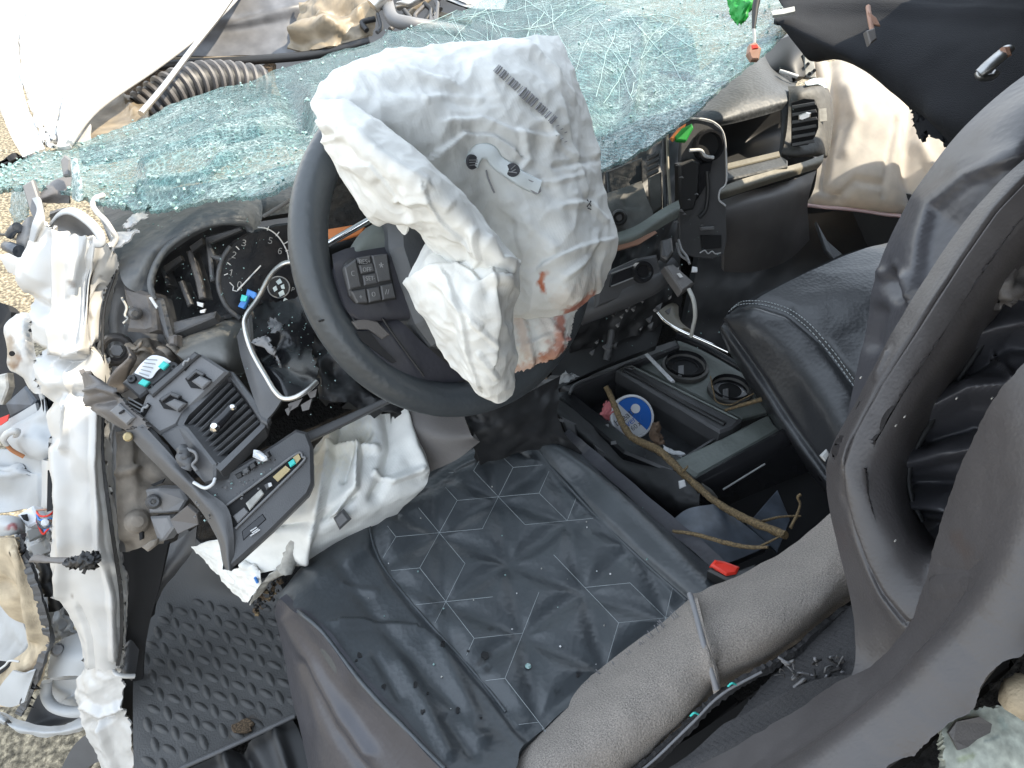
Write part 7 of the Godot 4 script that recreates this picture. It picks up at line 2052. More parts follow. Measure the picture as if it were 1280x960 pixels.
	part("lower_band", sheet(rows([
		[1340, 420, 0.60, 1280, 492, 0.62, 1240, 570, 0.645, 1205, 655, 0.675, 1185, 740, 0.685, 1165, 800, 0.69, 1120, 850, 0.70, 1060, 880, 0.72, 980, 930, 0.73, 880, 985, 0.73],
		[1345, 560, 0.57, 1300, 610, 0.59, 1265, 680, 0.61, 1238, 750, 0.63, 1205, 820, 0.64, 1160, 870, 0.65, 1100, 915, 0.66, 1040, 950, 0.67, 980, 985, 0.68, 900, 1030, 0.68],
		[1350, 655, 0.565, 1304, 690, 0.575, 1266, 742, 0.585, 1228, 790, 0.60, 1186, 838, 0.61, 1144, 878, 0.62, 1096, 918, 0.63, 1046, 956, 0.64, 990, 998, 0.65, 930, 1040, 0.655],
		[1350, 730, 0.575, 1312, 755, 0.58, 1280, 792, 0.585, 1248, 832, 0.59, 1214, 873, 0.60, 1180, 905, 0.605, 1140, 938, 0.615, 1105, 965, 0.62, 1070, 995, 0.63, 1020, 1030, 0.64]]), 120, 50, {"noise": [[0.003, 8.0], [0.0006, 40.0]], "thick": 0.022, "stain": [[0.5, 12, 0xffd0b0, 1225, 672, 1240, 690], [0.35, 8, 0xfff0e0, 1180, 850, 1200, 870]], "crease": [[0.004, 5, 0, 1205, 712, 1240, 715, 1258, 708], [-0.004, 5, 0, 1200, 740, 1240, 738]]}), M.shell_plastic, t)
	# puffed leather inside the hollow
	part("hollow_wall", sheet(rows([
		[1350, 280, 0.84, 1270, 360, 0.86, 1200, 470, 0.87, 1150, 560, 0.87, 1140, 620, 0.86, 1170, 690, 0.84],
		[1360, 400, 0.84, 1300, 440, 0.88, 1230, 520, 0.90, 1190, 590, 0.90, 1180, 640, 0.88, 1195, 690, 0.84],
		[1360, 560, 0.76, 1320, 560, 0.80, 1270, 600, 0.82, 1240, 640, 0.80, 1225, 670, 0.78, 1215, 700, 0.76]]), 30, 24, {"thick": 0.01}), M.black, t)
	part("leather_folds", sheet(rows([
		[1262, 350, 0.80, 1290, 335, 0.79, 1315, 315, 0.79, 1350, 295, 0.78],
		[1205, 430, 0.82, 1250, 420, 0.80, 1295, 400, 0.79, 1350, 370, 0.77],
		[1160, 500, 0.825, 1215, 495, 0.80, 1270, 480, 0.78, 1340, 450, 0.76],
		[1132, 560, 0.83, 1190, 550, 0.80, 1245, 540, 0.775, 1310, 520, 0.75],
		[1128, 605, 0.83, 1180, 600, 0.80, 1225, 595, 0.775, 1280, 580, 0.75],
		[1138, 650, 0.83, 1175, 650, 0.80, 1210, 645, 0.78, 1250, 640, 0.76],
		[1165, 695, 0.82, 1185, 695, 0.80, 1205, 695, 0.78, 1230, 690, 0.76]]), 70, 110, {"noise": [[0.006, 7.0], [0.003, 14.0, 2]], "thick": 0.006, "crease": [
			[0.030, 24, 2, 1310, 410, 1262, 412, 1225, 432, 1200, 452], [-0.022, 10, 0, 1310, 425, 1262, 430, 1228, 450, 1200, 470], [0.034, 26, 2, 1310, 490, 1262, 500, 1215, 498, 1160, 525], [-0.026, 11, 0, 1310, 515, 1262, 528, 1212, 528, 1160, 548],
			[0.030, 22, 2, 1280, 560, 1235, 570, 1185, 572, 1140, 582], [-0.024, 10, 0, 1270, 590, 1230, 600, 1185, 602, 1140, 606], [0.024, 18, 2, 1250, 628, 1210, 640, 1150, 632], [-0.020, 9, 0, 1240, 655, 1205, 668, 1160, 660], [0.010, 6, 1, 1240, 440, 1262, 470, 1270, 490]]}), M.leather_dusty, t)
	part("torn_scrap", sheet(rows([[1236, 345, 0.75, 1258, 332, 0.745, 1284, 325, 0.75], [1238, 365, 0.75, 1260, 360, 0.735, 1290, 345, 0.75], [1248, 385, 0.755, 1266, 378, 0.75, 1290, 366, 0.755]]), 16, 14, {"noise": [[0.010, 26.0, 1]], "jag": 0.008, "thick": 0.008}), M.plastic_dusty, t)
	part("frayed_edge", tube(r([1246, 402, 0.800, 1189, 488, 0.81, 1155, 542, 0.81, 1137, 584, 0.81, 1139, 622, 0.805, 1153, 652, 0.80]), 0.0035, 6, {"wobble": 0.6, "steps": 60}), M.black, t)
	for e in [[1131, 521], [1120, 532], [1196, 498], [1240, 498], [1076, 472], [1119, 676], [1170, 795], [1183, 800], [1181, 812], [1170, 816], [1125, 900], [1192, 850]]:
		part("dust_speck", box(P(e[0], e[1], 0.70 if e[0] < 1125 or e[1] < 700 else 0.62), Vector3(0.002, 0.002, 0.001), Basis(), 0.0003), M.white_dirty, t)
	part("rear_cover", sheet([PackedVector3Array([Vector3(0.42, 0.80, -0.16), Vector3(0.62, 0.80, -0.14), Vector3(0.80, 0.80, -0.16)]), PackedVector3Array([Vector3(0.50, 1.05, -0.10), Vector3(0.66, 1.05, -0.06), Vector3(0.84, 1.05, -0.12)]), PackedVector3Array([Vector3(0.66, 1.25, -0.06), Vector3(0.76, 1.25, -0.04), Vector3(0.90, 1.27, -0.16)])], 16, 16, {"thick": 0.02}), M.black, t)
	part("shell_tip", poly(r([1026, 570, 0.80, 1034, 562, 0.80, 1038, 568, 0.80, 1032, 577, 0.80]), 0.004, 0.001), M.primer, t)
	# dark stuff beneath the bolster, denim-like backing
	t = group("torn_backing", seat)
	part("weave", sheet(rows([
		[960, 850, 0.885, 1010, 805, 0.90, 1062, 756, 0.92, 1100, 730, 0.92],
		[925, 890, 0.87, 985, 845, 0.875, 1040, 800, 0.885, 1090, 770, 0.89],
		[890, 930, 0.86, 960, 885, 0.85, 1030, 845, 0.85, 1085, 815, 0.85],
		[860, 965, 0.86, 930, 925, 0.84, 1010, 880, 0.835, 1085, 850, 0.83]]), 40, 30, {"noise": [[0.003, 12.0], [0.0015, 60.0, 1]], "thick": 0.004, "jag": 0.004}), M.denim, t)
	part("grey_fold", sheet(rows([
		[905, 905, 0.85, 960, 876, 0.845, 1020, 850, 0.84, 1075, 842, 0.83],
		[850, 950, 0.84, 920, 915, 0.835, 1000, 880, 0.83, 1075, 862, 0.82],
		[760, 1000, 0.83, 860, 960, 0.825, 960, 915, 0.82, 1070, 880, 0.81],
		[760, 1040, 0.82, 870, 1000, 0.81, 980, 960, 0.80, 1070, 920, 0.79]]), 30, 20, {"noise": [[0.003, 9.0]], "thick": 0.004}), M.denim, t)
	for k in 26:
		var u := rng.randf_range(970, 1056)
		var v := rng.randf_range(824, 852)
		part("frayed_thread", tube(r([u, v, 0.853, u + rng.randf_range(-8, 8), v + rng.randf_range(-7, 3), 0.842, u + rng.randf_range(-14, 14), v + rng.randf_range(-9, 9), 0.848]), rng.randf_range(0.0006, 0.0022), 4, {"steps": 6}), [M.cord, M.denim, M.plastic_grey][k % 3], t)
	part("long_thread", tube(r([977, 826, 0.855, 986, 834, 0.848, 993, 842, 0.85, 990, 848, 0.85]), 0.0012, 5), M.cord, t)
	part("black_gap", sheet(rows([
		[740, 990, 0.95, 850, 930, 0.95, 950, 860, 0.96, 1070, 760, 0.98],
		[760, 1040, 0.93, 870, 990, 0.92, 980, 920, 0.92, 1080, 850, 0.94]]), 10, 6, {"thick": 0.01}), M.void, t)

	# ---- passenger seat
	t = thing("passenger_chair", "black leather passenger seat cushion with double white stitching", "car seat", P(1010, 430, 1.25))
	var pm := sheet(rows([
		[930, 470, 1.42, 960, 520, 1.38, 990, 565, 1.34, 1030, 612, 1.28, 1075, 660, 1.22],
		[903, 420, 1.36, 935, 468, 1.33, 975, 530, 1.28, 1031, 606, 1.20, 1080, 660, 1.15],
		[903, 404, 1.345, 942, 455, 1.315, 984, 520, 1.265, 1035, 588, 1.195, 1080, 635, 1.15],
		[908, 394, 1.335, 958, 430, 1.30, 1004, 490, 1.25, 1046, 548, 1.19, 1085, 590, 1.15],
		[920, 384, 1.33, 978, 408, 1.29, 1026, 458, 1.24, 1062, 508, 1.19, 1095, 550, 1.15],
		[938, 378, 1.33, 998, 396, 1.285, 1044, 440, 1.235, 1080, 490, 1.19, 1110, 520, 1.15],
		[990, 350, 1.35, 1040, 372, 1.30, 1080, 410, 1.25, 1110, 450, 1.20, 1140, 480, 1.16],
		[1060, 318, 1.38, 1095, 340, 1.33, 1125, 370, 1.28, 1150, 400, 1.24, 1180, 430, 1.20],
		[1115, 302, 1.42, 1150, 310, 1.38, 1180, 330, 1.33, 1210, 360, 1.28, 1240, 390, 1.24]]), 60, 80, {"noise": [[0.003, 7.0]], "thick": 0.02, "crease": [[-0.007, 3, 0, 905, 404, 942, 456, 984, 520, 1034, 590], [-0.010, 7, 0, 912, 388, 940, 379, 984, 391, 1028, 430, 1075, 492, 1100, 530], [0.012, 26, 0, 945, 400, 990, 440, 1040, 510, 1060, 550]]})
	var pc := part("cushion", pm, M.black_leather, t)
	part("front_face", sheet(rows([
		[904, 402, 1.345, 930, 378, 1.345, 990, 348, 1.365, 1060, 316, 1.39, 1116, 302, 1.43],
		[900, 412, 1.40, 930, 390, 1.40, 990, 362, 1.42, 1060, 330, 1.45, 1120, 320, 1.48],
		[910, 440, 1.46, 940, 420, 1.46, 1000, 390, 1.48, 1070, 360, 1.50, 1130, 350, 1.52]]), 30, 12, {"thick": 0.02, "from": P(900, 300, 1.6) + Vector3(0, 0.5, -1)}), M.black_leather, t)
	for s in 2:
		var line := PackedVector3Array()
		var off := s * 5.0
		for e in [[911, 390], [922, 382], [936, 380], [952, 381], [968, 385], [984, 391], [998, 400], [1012, 412], [1028, 430], [1044, 450], [1058, 470], [1072, 489]]:
			line.append(surf(pm, e[0] + off * 0.7, e[1] - off * 0.75, 0.0008))
		for k in 44:
			var f := k / 44.0
			part("stitch", tube(PackedVector3Array([spl(line, f), spl(line, f + 0.007), spl(line, f + 0.014)]), 0.0009, 4, {"steps": 2}), M.stitch, pc)
	t = thing("belt_buckle", "red seat belt release button beside the driver's cushion", "belt buckle", P(905, 712, 1.0))
	part("button", poly(r([888, 706, 1.0, 894, 699, 1.0, 906, 701, 1.0, 925, 708, 0.995, 921, 717, 0.99, 908, 719, 0.99]), 0.012, 0.003), M.red, t)
	part("body", poly(r([884, 712, 1.005, 890, 706, 1.005, 922, 712, 1.0, 944, 704, 1.0, 950, 716, 0.99, 915, 728, 0.985]), 0.03, 0.003), M.black, t)


# ======================================================================= steering wheel and airbag
func wheel_and_airbag() -> void:
	var c := Vector3(0.4164, 1.4609, -0.6803)
	var n := Vector3(0.0511, 0.4915, 0.8694).normalized()
	var x := Vector3.RIGHT
	x = (x - n * x.dot(n)).normalized()
	var y := n.cross(x)
	var t := thing("steering_wheel", "dark grey leather steering wheel with button pads, its hub burst open", "steering wheel", c)
	var ring := PackedVector3Array()
	for k in 24:
		var a := TAU * k / 24.0
		ring.append(c + (x * cos(a) + y * sin(a)) * 0.1775)
	part("rim", tube(ring, 0.0205, 22, {"closed": true, "steps": 120}), M.leather, t)
	part("rim_seam", tube(ro([398, 402, 408, 398, 416, 388], c + n * 0.016, n), 0.0012, 5), M.black, t)
	part("hub", poly(ro([490, 276, 500, 262, 560, 250, 640, 255, 665, 300, 668, 350, 640, 420, 600, 440, 546, 433, 525, 405, 505, 350, 492, 310], c + n * 0.035, n), 0.05, 0.012), M.dash, t)
	part("left_spoke", sheet([
		ro([415, 318, 436, 310, 470, 306, 500, 302], c + n * 0.010, n), ro([418, 335, 438, 330, 472, 328, 505, 325], c + n * 0.022, n),
		ro([426, 365, 444, 360, 480, 358, 512, 355], c + n * 0.022, n), ro([436, 392, 455, 398, 490, 394, 520, 392], c + n * 0.020, n), ro([446, 402, 462, 404, 492, 402, 522, 400], c + n * 0.008, n)], 20, 20, {"thick": 0.02}), M.leather_side, t)
	part("upper_spoke", sheet([
		ro([436, 312, 452, 290, 476, 278, 500, 284], c + n * 0.006, n), ro([440, 320, 460, 300, 480, 292, 505, 300], c + n * 0.014, n), ro([444, 326, 464, 318, 484, 312, 508, 312], c + n * 0.012, n)], 14, 8, {"thick": 0.02}), M.dash_green, t)
	var pad := part("button_pad", poly(ro([429, 336, 433, 328, 441, 323, 486, 317, 497, 374, 460, 381, 446, 379, 438, 370], c + n * 0.028, n), 0.012, 0.003), M.black, t)
	for e in [[431, 334, 445, 324, 452, 358, 437, 362], [447, 322, 463, 319, 464, 326, 448, 329], [449, 331, 466, 328, 469, 339, 452, 342], [454, 344, 470, 341, 472, 354, 456, 357], [465, 319, 484, 317, 489, 350, 473, 353], [439, 364, 457, 361, 460, 378, 447, 379], [459, 361, 474, 358, 477, 375, 462, 378], [476, 357, 491, 354, 495, 372, 479, 375]]:
		part("button", poly(ro(e, c + n * 0.031, n), 0.005, 0.0012), M.plastic, pad)
	var up := (on(460, 330, c, n) - on(462, 350, c, n)).normalized()
	var rt := up.cross(n)
	for e in [["RES+", 456, 327, 0.0042], ["OFF", 459, 337, 0.0042], ["SET-", 463, 348, 0.0042], ["C", 441, 342, 0.005], ["*", 477, 334, 0.008], ["+", 451, 371, 0.005], ["O", 467, 368, 0.0045], ["//", 484, 365, 0.005]]:
		text(e[0], on(e[1], e[2], c + n * 0.0312, n), rt, up, e[3], M.dim_mark, pad, "symbol")
	part("lower_spoke", sheet([
		ro([440, 402, 460, 398, 490, 396], c + n * 0.008, n), ro([450, 420, 475, 412, 505, 405], c + n * 0.016, n),
		ro([478, 455, 498, 440, 525, 425], c + n * 0.016, n), ro([505, 480, 530, 470, 560, 455], c + n * 0.012, n), ro([530, 492, 556, 484, 590, 470], c + n * 0.002, n)], 16, 24, {"thick": 0.018}), M.leather_side, t)
	part("spoke_trim", poly(ro([440, 402, 455, 398, 472, 402, 488, 418, 478, 424, 470, 418, 460, 412, 448, 412], c + n * 0.019, n), 0.006, 0.001), M.plastic_dusty, t)
	part("spoke_opening", poly(ro([446, 414, 462, 414, 476, 432, 496, 452, 492, 454, 466, 436, 452, 426], c + n * 0.020, n), 0.006, 0.0), M.void, t)
	part("spoke_line", tube(ro([478, 398, 500, 430, 530, 470], c + n * 0.019, n), 0.0012, 5), M.black, t)
	part("right_spoke", sheet([
		ro([655, 290, 690, 280, 725, 285], c + n * 0.006, n), ro([660, 330, 695, 325, 728, 330], c + n * 0.016, n), ro([660, 370, 690, 372, 722, 375], c + n * 0.006, n)], 10, 10, {"thick": 0.018}), M.leather_side, t)

	t = thing("driver_airbag", "deflated white driver airbag draped over the steering wheel with barcode and blood stains", "airbag", P(600, 280, 0.84))
	var main := sheet(rows([
		[390, 124, 0.775, 428, 86, 0.80, 480, 68, 0.825, 560, 55, 0.855, 640, 48, 0.88, 698, 44, 0.91],
		[392, 135, 0.755, 440, 108, 0.765, 500, 98, 0.785, 570, 92, 0.815, 645, 88, 0.845, 718, 88, 0.90],
		[415, 170, 0.755, 470, 145, 0.755, 525, 138, 0.775, 590, 138, 0.80, 665, 140, 0.835, 738, 140, 0.905],
		[440, 215, 0.77, 500, 195, 0.775, 555, 185, 0.79, 610, 188, 0.81, 680, 195, 0.84, 748, 195, 0.91],
		[480, 255, 0.80, 540, 245, 0.805, 590, 230, 0.82, 630, 238, 0.825, 695, 245, 0.84, 757, 240, 0.91],
		[510, 285, 0.83, 570, 285, 0.835, 615, 275, 0.845, 655, 285, 0.835, 710, 290, 0.84, 767, 285, 0.91],
		[550, 310, 0.85, 590, 320, 0.855, 628, 320, 0.86, 668, 330, 0.84, 715, 332, 0.84, 767, 322, 0.91],
		[570, 340, 0.86, 604, 355, 0.87, 640, 368, 0.87, 678, 372, 0.85, 715, 366, 0.85, 752, 358, 0.91],
		[575, 360, 0.87, 608, 378, 0.88, 644, 395, 0.885, 680, 395, 0.875, 712, 386, 0.88, 738, 366, 0.92]]), 170, 150, {"noise": [[0.003, 5.0], [0.0034, 8.0, 2], [0.0022, 19.0, 2], [0.0008, 46.0, 2]], "soft": 0.36, "thick": 0.002, "puff": [0.004, 4.0, 6.0], "crease": [
			[-0.030, 20, 0, 590, 180, 600, 205, 612, 240, 625, 275], [0.020, 13, 2, 545, 190, 580, 168, 615, 172, 640, 190], [0.012, 10, 2, 560, 152, 600, 148, 640, 165, 690, 172], [0.011, 7, 1, 650, 165, 660, 200, 640, 225], [-0.012, 9, 0, 670, 175, 672, 210, 690, 250],
			[0.012, 9, 0, 640, 250, 665, 285, 690, 310], [0.012, 7, 2, 700, 130, 712, 180, 730, 240], [-0.010, 6, 1, 690, 210, 720, 205, 745, 200], [0.010, 6, 1, 700, 260, 735, 255, 755, 275], [-0.012, 9, 0, 735, 250, 748, 290, 740, 340], [0.012, 8, 2, 680, 330, 720, 310, 755, 300], [0.010, 6, 1, 705, 345, 735, 320, 745, 290],
			[0.010, 12, 2, 450, 100, 500, 92, 560, 105], [-0.009, 10, 0, 470, 120, 530, 112, 590, 130], [0.008, 7, 1, 530, 130, 560, 122, 600, 125], [0.009, 8, 2, 660, 60, 690, 90, 715, 120], [-0.008, 6, 0, 640, 280, 650, 320, 640, 350], [0.007, 5, 1, 650, 225, 690, 230, 720, 222], [0.007, 5, 1, 680, 150, 690, 175, 710, 195]],
			"stain": [[0.95, 4.5, 0xa02a10, 680, 342, 678, 352, 682, 360], [0.45, 4, 0xd06a48, 686, 340, 680, 346], [0.9, 7, 0x8a2818, 708, 384, 738, 366], [0.35, 14, 0xd8b090, 700, 372, 740, 350]]})
	part("main_panel", main, M.nylon, t)
	part("front_fold", sheet(rows([
		[388, 128, 0.765, 430, 128, 0.735, 475, 158, 0.715, 520, 196, 0.71, 570, 240, 0.72, 615, 288, 0.735, 652, 326, 0.755],
		[394, 140, 0.755, 430, 152, 0.715, 470, 184, 0.695, 515, 215, 0.69, 562, 255, 0.70, 606, 300, 0.715, 645, 336, 0.74],
		[402, 160, 0.755, 436, 186, 0.72, 472, 212, 0.70, 515, 238, 0.695, 555, 272, 0.71, 596, 314, 0.725, 636, 346, 0.75],
		[412, 188, 0.765, 446, 222, 0.74, 480, 240, 0.72, 520, 258, 0.715, 552, 288, 0.73, 586, 326, 0.745, 620, 350, 0.765],
		[424, 212, 0.78, 450, 250, 0.76, 480, 262, 0.745, 515, 272, 0.735, 545, 298, 0.75, 574, 332, 0.765, 600, 352, 0.78],
		[438, 228, 0.80, 464, 278, 0.785, 486, 276, 0.77, 512, 274, 0.76, 538, 304, 0.775, 564, 336, 0.79, 585, 352, 0.80]]), 150, 80, {"noise": [[0.003, 5.0], [0.0034, 8.0, 2], [0.0022, 19.0, 2], [0.0008, 46.0, 2]], "soft": 0.36, "thick": 0.002, "puff": [0.005, 6.0, 3.0], "crease": [
			[0.012, 8, 2, 400, 150, 440, 160, 480, 195, 530, 230], [-0.012, 8, 0, 420, 170, 460, 200, 500, 230], [0.012, 9, 2, 440, 200, 470, 205, 500, 245], [0.009, 5, 1, 408, 175, 435, 170], [-0.012, 7, 0, 480, 225, 510, 260], [0.010, 6, 2, 530, 235, 560, 275, 590, 310], [0.009, 6, 1, 500, 245, 540, 246, 560, 258], [-0.012, 7, 0, 580, 300, 585, 330], [0.012, 6, 1, 590, 290, 600, 320, 585, 340], [0.010, 6, 2, 610, 300, 625, 320, 640, 325]]}), M.nylon, t)
	part("hanging_corner", sheet(rows([[485, 266, 0.765, 500, 268, 0.755, 514, 270, 0.75], [492, 278, 0.77, 502, 280, 0.762, 512, 276, 0.757], [502, 292, 0.775, 506, 294, 0.772, 509, 288, 0.765]]), 12, 12, {"thick": 0.002, "noise": [[0.002, 40.0]]}), M.nylon, t)
	var lobe := sheet(rows([
		[535, 300, 0.80, 560, 304, 0.775, 585, 312, 0.755, 612, 325, 0.75, 634, 330, 0.755, 652, 328, 0.77],
		[512, 345, 0.80, 538, 330, 0.765, 570, 330, 0.745, 602, 338, 0.735, 630, 342, 0.735, 648, 346, 0.77],
		[510, 356, 0.80, 540, 362, 0.76, 572, 366, 0.74, 602, 370, 0.73, 626, 372, 0.74, 641, 374, 0.785],
		[524, 384, 0.80, 550, 394, 0.77, 580, 400, 0.745, 606, 402, 0.74, 628, 402, 0.755, 641, 402, 0.80],
		[540, 412, 0.815, 562, 425, 0.785, 588, 432, 0.765, 608, 434, 0.76, 628, 434, 0.775, 641, 434, 0.815],
		[552, 440, 0.825, 574, 455, 0.80, 596, 462, 0.785, 612, 464, 0.78, 630, 464, 0.795, 641, 464, 0.825],
		[570, 466, 0.83, 588, 478, 0.815, 604, 486, 0.805, 616, 488, 0.802, 630, 486, 0.81, 640, 482, 0.83],
		[596, 490, 0.835, 606, 496, 0.83, 614, 500, 0.828, 622, 502, 0.828, 631, 499, 0.83, 637, 492, 0.835]]), 110, 130, {"noise": [[0.003, 5.0], [0.0034, 8.0, 2], [0.0022, 19.0, 2], [0.0008, 46.0, 2]], "soft": 0.36, "thick": 0.002, "crease": [
			[0.020, 10, 2, 515, 350, 545, 335, 570, 328, 590, 340, 600, 352, 625, 345], [-0.018, 10, 0, 560, 318, 590, 345, 610, 360], [0.012, 9, 2, 560, 345, 580, 390, 590, 440, 600, 480], [-0.009, 7, 0, 545, 365, 562, 400, 575, 440], [0.009, 6, 1, 545, 352, 570, 375, 600, 405], [0.012, 7, 2, 618, 345, 622, 400, 616, 450], [-0.010, 6, 0, 625, 360, 634, 400], [0.008, 5, 1, 590, 400, 620, 430], [0.008, 5, 1, 600, 440, 618, 470], [-0.008, 6, 0, 560, 430, 590, 470]]})
	part("lower_lobe", lobe, M.nylon, t)
	part("back_tail", sheet(rows([
		[630, 360, 0.90, 655, 375, 0.89, 680, 385, 0.89, 705, 380, 0.90, 725, 372, 0.915],
		[632, 400, 0.89, 655, 405, 0.88, 680, 408, 0.88, 702, 402, 0.89, 716, 395, 0.905],
		[634, 440, 0.89, 655, 438, 0.88, 680, 432, 0.88, 698, 425, 0.89, 712, 418, 0.905],
		[636, 470, 0.895, 655, 462, 0.89, 678, 454, 0.89, 695, 446, 0.895, 706, 436, 0.905]]), 50, 50, {"noise": [[0.003, 5.0], [0.0034, 8.0, 2], [0.0022, 19.0, 2], [0.0008, 46.0, 2]], "soft": 0.36, "thick": 0.002, "jag": 0.004, "crease": [[0.012, 6, 2, 645, 375, 660, 410, 668, 455], [-0.012, 6, 0, 655, 390, 675, 430, 672, 460], [0.012, 6, 1, 680, 395, 700, 425, 690, 445], [0.008, 4, 1, 660, 430, 700, 412]],
		"stain": [[0.95, 9, 0x701408, 682, 446, 700, 436], [0.85, 8, 0x8a2818, 694, 430, 697, 400], [0.7, 12, 0xb05a38, 650, 464, 690, 448], [0.5, 9, 0xc08060, 650, 400, 660, 440], [0.5, 3, 0x802010, 682, 426, 684, 428], [0.3, 12, 0xd0a088, 680, 400, 690, 440]]}), M.nylon, t)
	part("tail_corner", sheet(rows([[696, 392, 0.895, 706, 392, 0.895, 712, 398, 0.90], [696, 412, 0.89, 704, 414, 0.89, 711, 414, 0.90], [694, 432, 0.89, 703, 430, 0.89, 712, 424, 0.90]]), 16, 16, {"noise": [[0.004, 50.0, 1]], "thick": 0.002, "stain": [[0.8, 5, 0x983028, 706, 425, 711, 424], [0.4, 6, 0xd8b0a8, 700, 404, 706, 410]]}), M.nylon, t)
	# stitched tether arch and its dark dots
	var arch := PackedVector3Array()
	for e in [[586, 206], [592, 194], [602, 187], [614, 190], [622, 202], [634, 212], [648, 222], [662, 230], [672, 236]]:
		arch.append(surf(main, e[0], e[1], 0.004))
	part("tether_band", tube(arch, 0.0085, 8, {"flat": 0.3, "steps": 40}), M.tether, t)
	for e in [[641, 215], [585, 203]]:
		part("dot", lathe(surf(main, e[0], e[1], 0.007), surf_n(main, e[0], e[1]), [0.0, 0.0012, 0.0072, 0.001, 0.0078, -0.002], 20), M.ink, t)
		for k in 3:
			part("dot_stitch", tube(PackedVector3Array([surf(main, e[0] - 5, e[1] - 3 + k * 3, 0.0088), surf(main, e[0] + 5, e[1] - 2 + k * 3, 0.0088)]), 0.0006, 4), M.dim_mark, t)
	for e in [[650, 222, 662, 226, 671, 232, 673, 240], [648, 226, 658, 236, 668, 242, 673, 240], [608, 212, 610, 222, 616, 234, 620, 240]]:
		var line := PackedVector3Array()
		for k in range(0, 8, 2):
			line.append(surf(main, e[k], e[k + 1], 0.004))
		part("edge_stitch", tube(line, 0.0011, 5), M.ink_grey, t)
	# printed barcode, a row of small bars
	for k in 46:
		var f := k / 45.0
		if k % 7 == 3 or k % 11 == 8:
			continue
		var u := lerpf(620, 693, f)
		var v := lerpf(86, 152, f)
		var d := Vector2(-0.66, 0.75) * 5.2
		if k > 18 and k < 30:
			d *= 1.25
		part("barcode_bar", tube(PackedVector3Array([surf(main, u - d.x, v - d.y, 0.0012), surf(main, u, v, 0.0012), surf(main, u + d.x, v + d.y, 0.0012)]), 0.0005 + 0.0004 * (k % 3), 4, {"steps": 2, "flat": 0.6}), M.ink_grey, t)
	for k in 6:
		var u := 695.0 + (k % 3) * 5.0
		part("printed_mark", tube(PackedVector3Array([surf(main, u, 158 + k * 4, 0.001), surf(main, u + 3, 157 + k * 4, 0.001)]), 0.0006, 4), M.ink_grey, t)
	for e in [[733, 250, 738, 258], [738, 252, 733, 258], [734, 260, 738, 262]]:
		part("printed_mark", tube(PackedVector3Array([surf(main, e[0], e[1], 0.001), surf(main, e[2], e[3], 0.001)]), 0.0007, 4), M.ink, t)


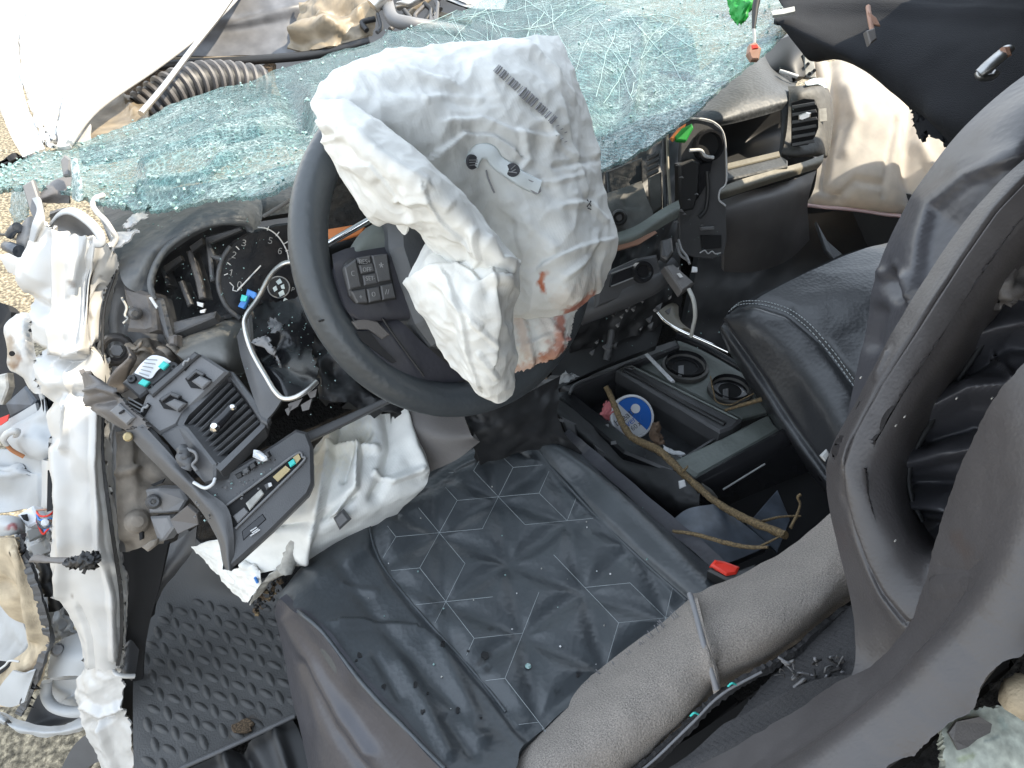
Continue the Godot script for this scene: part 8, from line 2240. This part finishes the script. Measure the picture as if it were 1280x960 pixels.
# ======================================================================= twigs, scraps, crumbs
func small_things() -> void:
	var t := thing("bare_twig", "long bare yellowish twig lying from the mint tin across the console to the seat", "twig", P(860, 590, 1.2))
	part("stem", tube(r([757, 483, 1.34, 762, 492, 1.34, 768, 506, 1.33, 774, 522, 1.32, 787, 544, 1.30, 800, 552, 1.28, 822, 562, 1.25, 840, 578, 1.23, 856, 594, 1.21, 874, 610, 1.19, 890, 624, 1.17, 912, 638, 1.14, 940, 652, 1.10, 982, 669, 1.04]), [0.0045, 0.0055, 0.0062, 0.006, 0.0068, 0.006, 0.0058, 0.0055, 0.006, 0.0058], 9, {"steps": 110, "wobble": 0.35}), M.wood, t)
	part("branch", tube(r([952, 652, 1.10, 975, 646, 1.10, 1001, 645, 1.10]), [0.0024, 0.0014], 6, {"wobble": 0.4}), M.wood, t)
	part("branch", tube(r([988, 660, 1.06, 996, 644, 1.07, 1000, 630, 1.08, 997, 622, 1.08, 1001, 618, 1.08]), [0.0022, 0.0018, 0.0024], 6, {"wobble": 0.4}), M.wood, t)
	part("bud", tube(r([852, 590, 1.205, 857, 586, 1.20, 860, 582, 1.20]), [0.003, 0.001], 6), M.wood, t)
	t = thing("thin_twig", "thin grey twig beside the red belt button under the longer twig", "twig", P(900, 675, 1.06))
	part("stem", tube(r([841, 664, 1.10, 870, 668, 1.08, 905, 678, 1.06, 935, 684, 1.04, 960, 684, 1.02]), [0.0024, 0.003, 0.0034, 0.003, 0.002], 7, {"steps": 30, "wobble": 0.35}), M.wood, t)
	part("branch", tube(r([948, 684, 1.03, 964, 676, 1.03, 980, 668, 1.03]), [0.002, 0.001], 6), M.wood, t)
	solo("cup_twig", tube(r([906, 513, 1.34, 925, 507, 1.33, 952, 499, 1.32]), [0.0025, 0.004], 7, {"wobble": 0.3}), M.wood, "short pale twig stuck out of the rear cup holder", "twig")
	solo("cup_wire", tube(r([888, 470, 1.34, 892, 490, 1.34, 896, 502, 1.34, 912, 506, 1.33, 926, 500, 1.33, 942, 492, 1.33]), 0.0012, 5), M.wood, "hair-thin pale stalk curving through the cup holders", "stalk")
	solo("grey_scrap", sheet(rows([[700, 472, 1.36, 706, 464, 1.35, 712, 468, 1.35], [698, 480, 1.36, 710, 476, 1.35, 724, 470, 1.36]]), 8, 6, {"noise": [[0.006, 60.0, 1]], "jag": 0.006, "thick": 0.002}), M.primer, "small grey plastic scrap on the console's front corner", "scrap")
	# broken crumbs of glass over seat, dash and floor
	var mm := MultiMesh.new()
	mm.transform_format = MultiMesh.TRANSFORM_3D
	var b := BoxMesh.new()
	b.size = Vector3(0.004, 0.003, 0.004)
	b.material = M.crumb
	mm.mesh = b
	mm.instance_count = 420
	for k in 420:
		var p := Vector3.ZERO
		if k < 160:
			p = P(rng.randf_range(150, 330), rng.randf_range(262, 420), rng.randf_range(1.04, 1.12))
		elif k < 280:
			p = P(rng.randf_range(300, 420), rng.randf_range(380, 520), rng.randf_range(1.0, 1.06))
		elif k < 360:
			p = P(rng.randf_range(720, 900), rng.randf_range(280, 440), rng.randf_range(1.26, 1.34))
		else:
			p = P(rng.randf_range(880, 1000), rng.randf_range(80, 140), rng.randf_range(1.55, 1.66))
		var w := rng.randf_range(0.1, 0.45) * rng.randf_range(0.4, 1.0)
		mm.set_instance_transform(k, Transform3D(Basis.from_euler(Vector3(rng.randf() * 6, rng.randf() * 6, 0)).scaled(Vector3(w, w, w)), p))
	var o := MultiMeshInstance3D.new()
	o.name = "glass_crumbs"
	o.multimesh = mm
	add_child(o)
	tag(stuff(o), "tiny clear crumbs of glass scattered over the broken dash", "glass crumbs")
	# the far lower corner: dark carpeted pillar foot and flaking paint
	solo("pillar_carpet", sheet(rows([
		[1090, 985, 0.74, 1160, 935, 0.74, 1230, 870, 0.73, 1330, 760, 0.72],
		[1110, 1020, 0.70, 1190, 980, 0.70, 1260, 920, 0.70, 1340, 840, 0.70],
		[1140, 1060, 0.68, 1220, 1030, 0.68, 1300, 980, 0.68, 1360, 920, 0.68]]), 40, 30, {"noise": [[0.004, 40.0], [0.003, 90.0]], "thick": 0.02}), M.carpet, "dark matted carpet at the lower right corner under the plastic seat shell", "carpet")
	t = thing("flaking_panel", "pale flaking panel with one bare brown patch at the bottom right corner", "panel", P(1240, 930, 0.62))
	part("panel", sheet(rows([
		[1176, 900, 0.63, 1200, 892, 0.63, 1236, 884, 0.63, 1268, 882, 0.63, 1310, 872, 0.63],
		[1178, 920, 0.62, 1206, 918, 0.62, 1240, 912, 0.62, 1275, 910, 0.62, 1320, 905, 0.62],
		[1180, 950, 0.61, 1210, 950, 0.61, 1245, 945, 0.61, 1280, 945, 0.61, 1325, 940, 0.61],
		[1185, 1000, 0.60, 1215, 1000, 0.60, 1250, 1000, 0.60, 1285, 1000, 0.60, 1330, 1000, 0.60]]), 50, 40, {"noise": [[0.002, 30.0]], "jag": 0.003, "thick": 0.012, "stain": [[0.6, 6, 0x90a8b0, 1250, 900, 1256, 910], [0.6, 5, 0xa0b070, 1200, 950, 1215, 945], [0.5, 3, 0x405060, 1232, 926, 1246, 922]]}), M.flake, t)
	part("bare_patch", poly(r([1186, 916, 0.613, 1196, 902, 0.613, 1225, 896, 0.613, 1240, 905, 0.613, 1238, 916, 0.611, 1222, 924, 0.61, 1210, 934, 0.608, 1198, 938, 0.608, 1192, 926, 0.61]), 0.003, 0.0), M.plastic_dusty, t)
	part("post", box(Vector3(0.56, 0.93, 0.10), Vector3(0.20, 0.54, 0.12), Basis(), 0.01), M.carpet, t)
	part("cream_lump", tube(r([1270, 880, 0.61, 1278, 872, 0.605, 1292, 862, 0.605]), [0.014, 0.018, 0.014], 12, {"wobble": 0.3}), M.beige_foam, t)
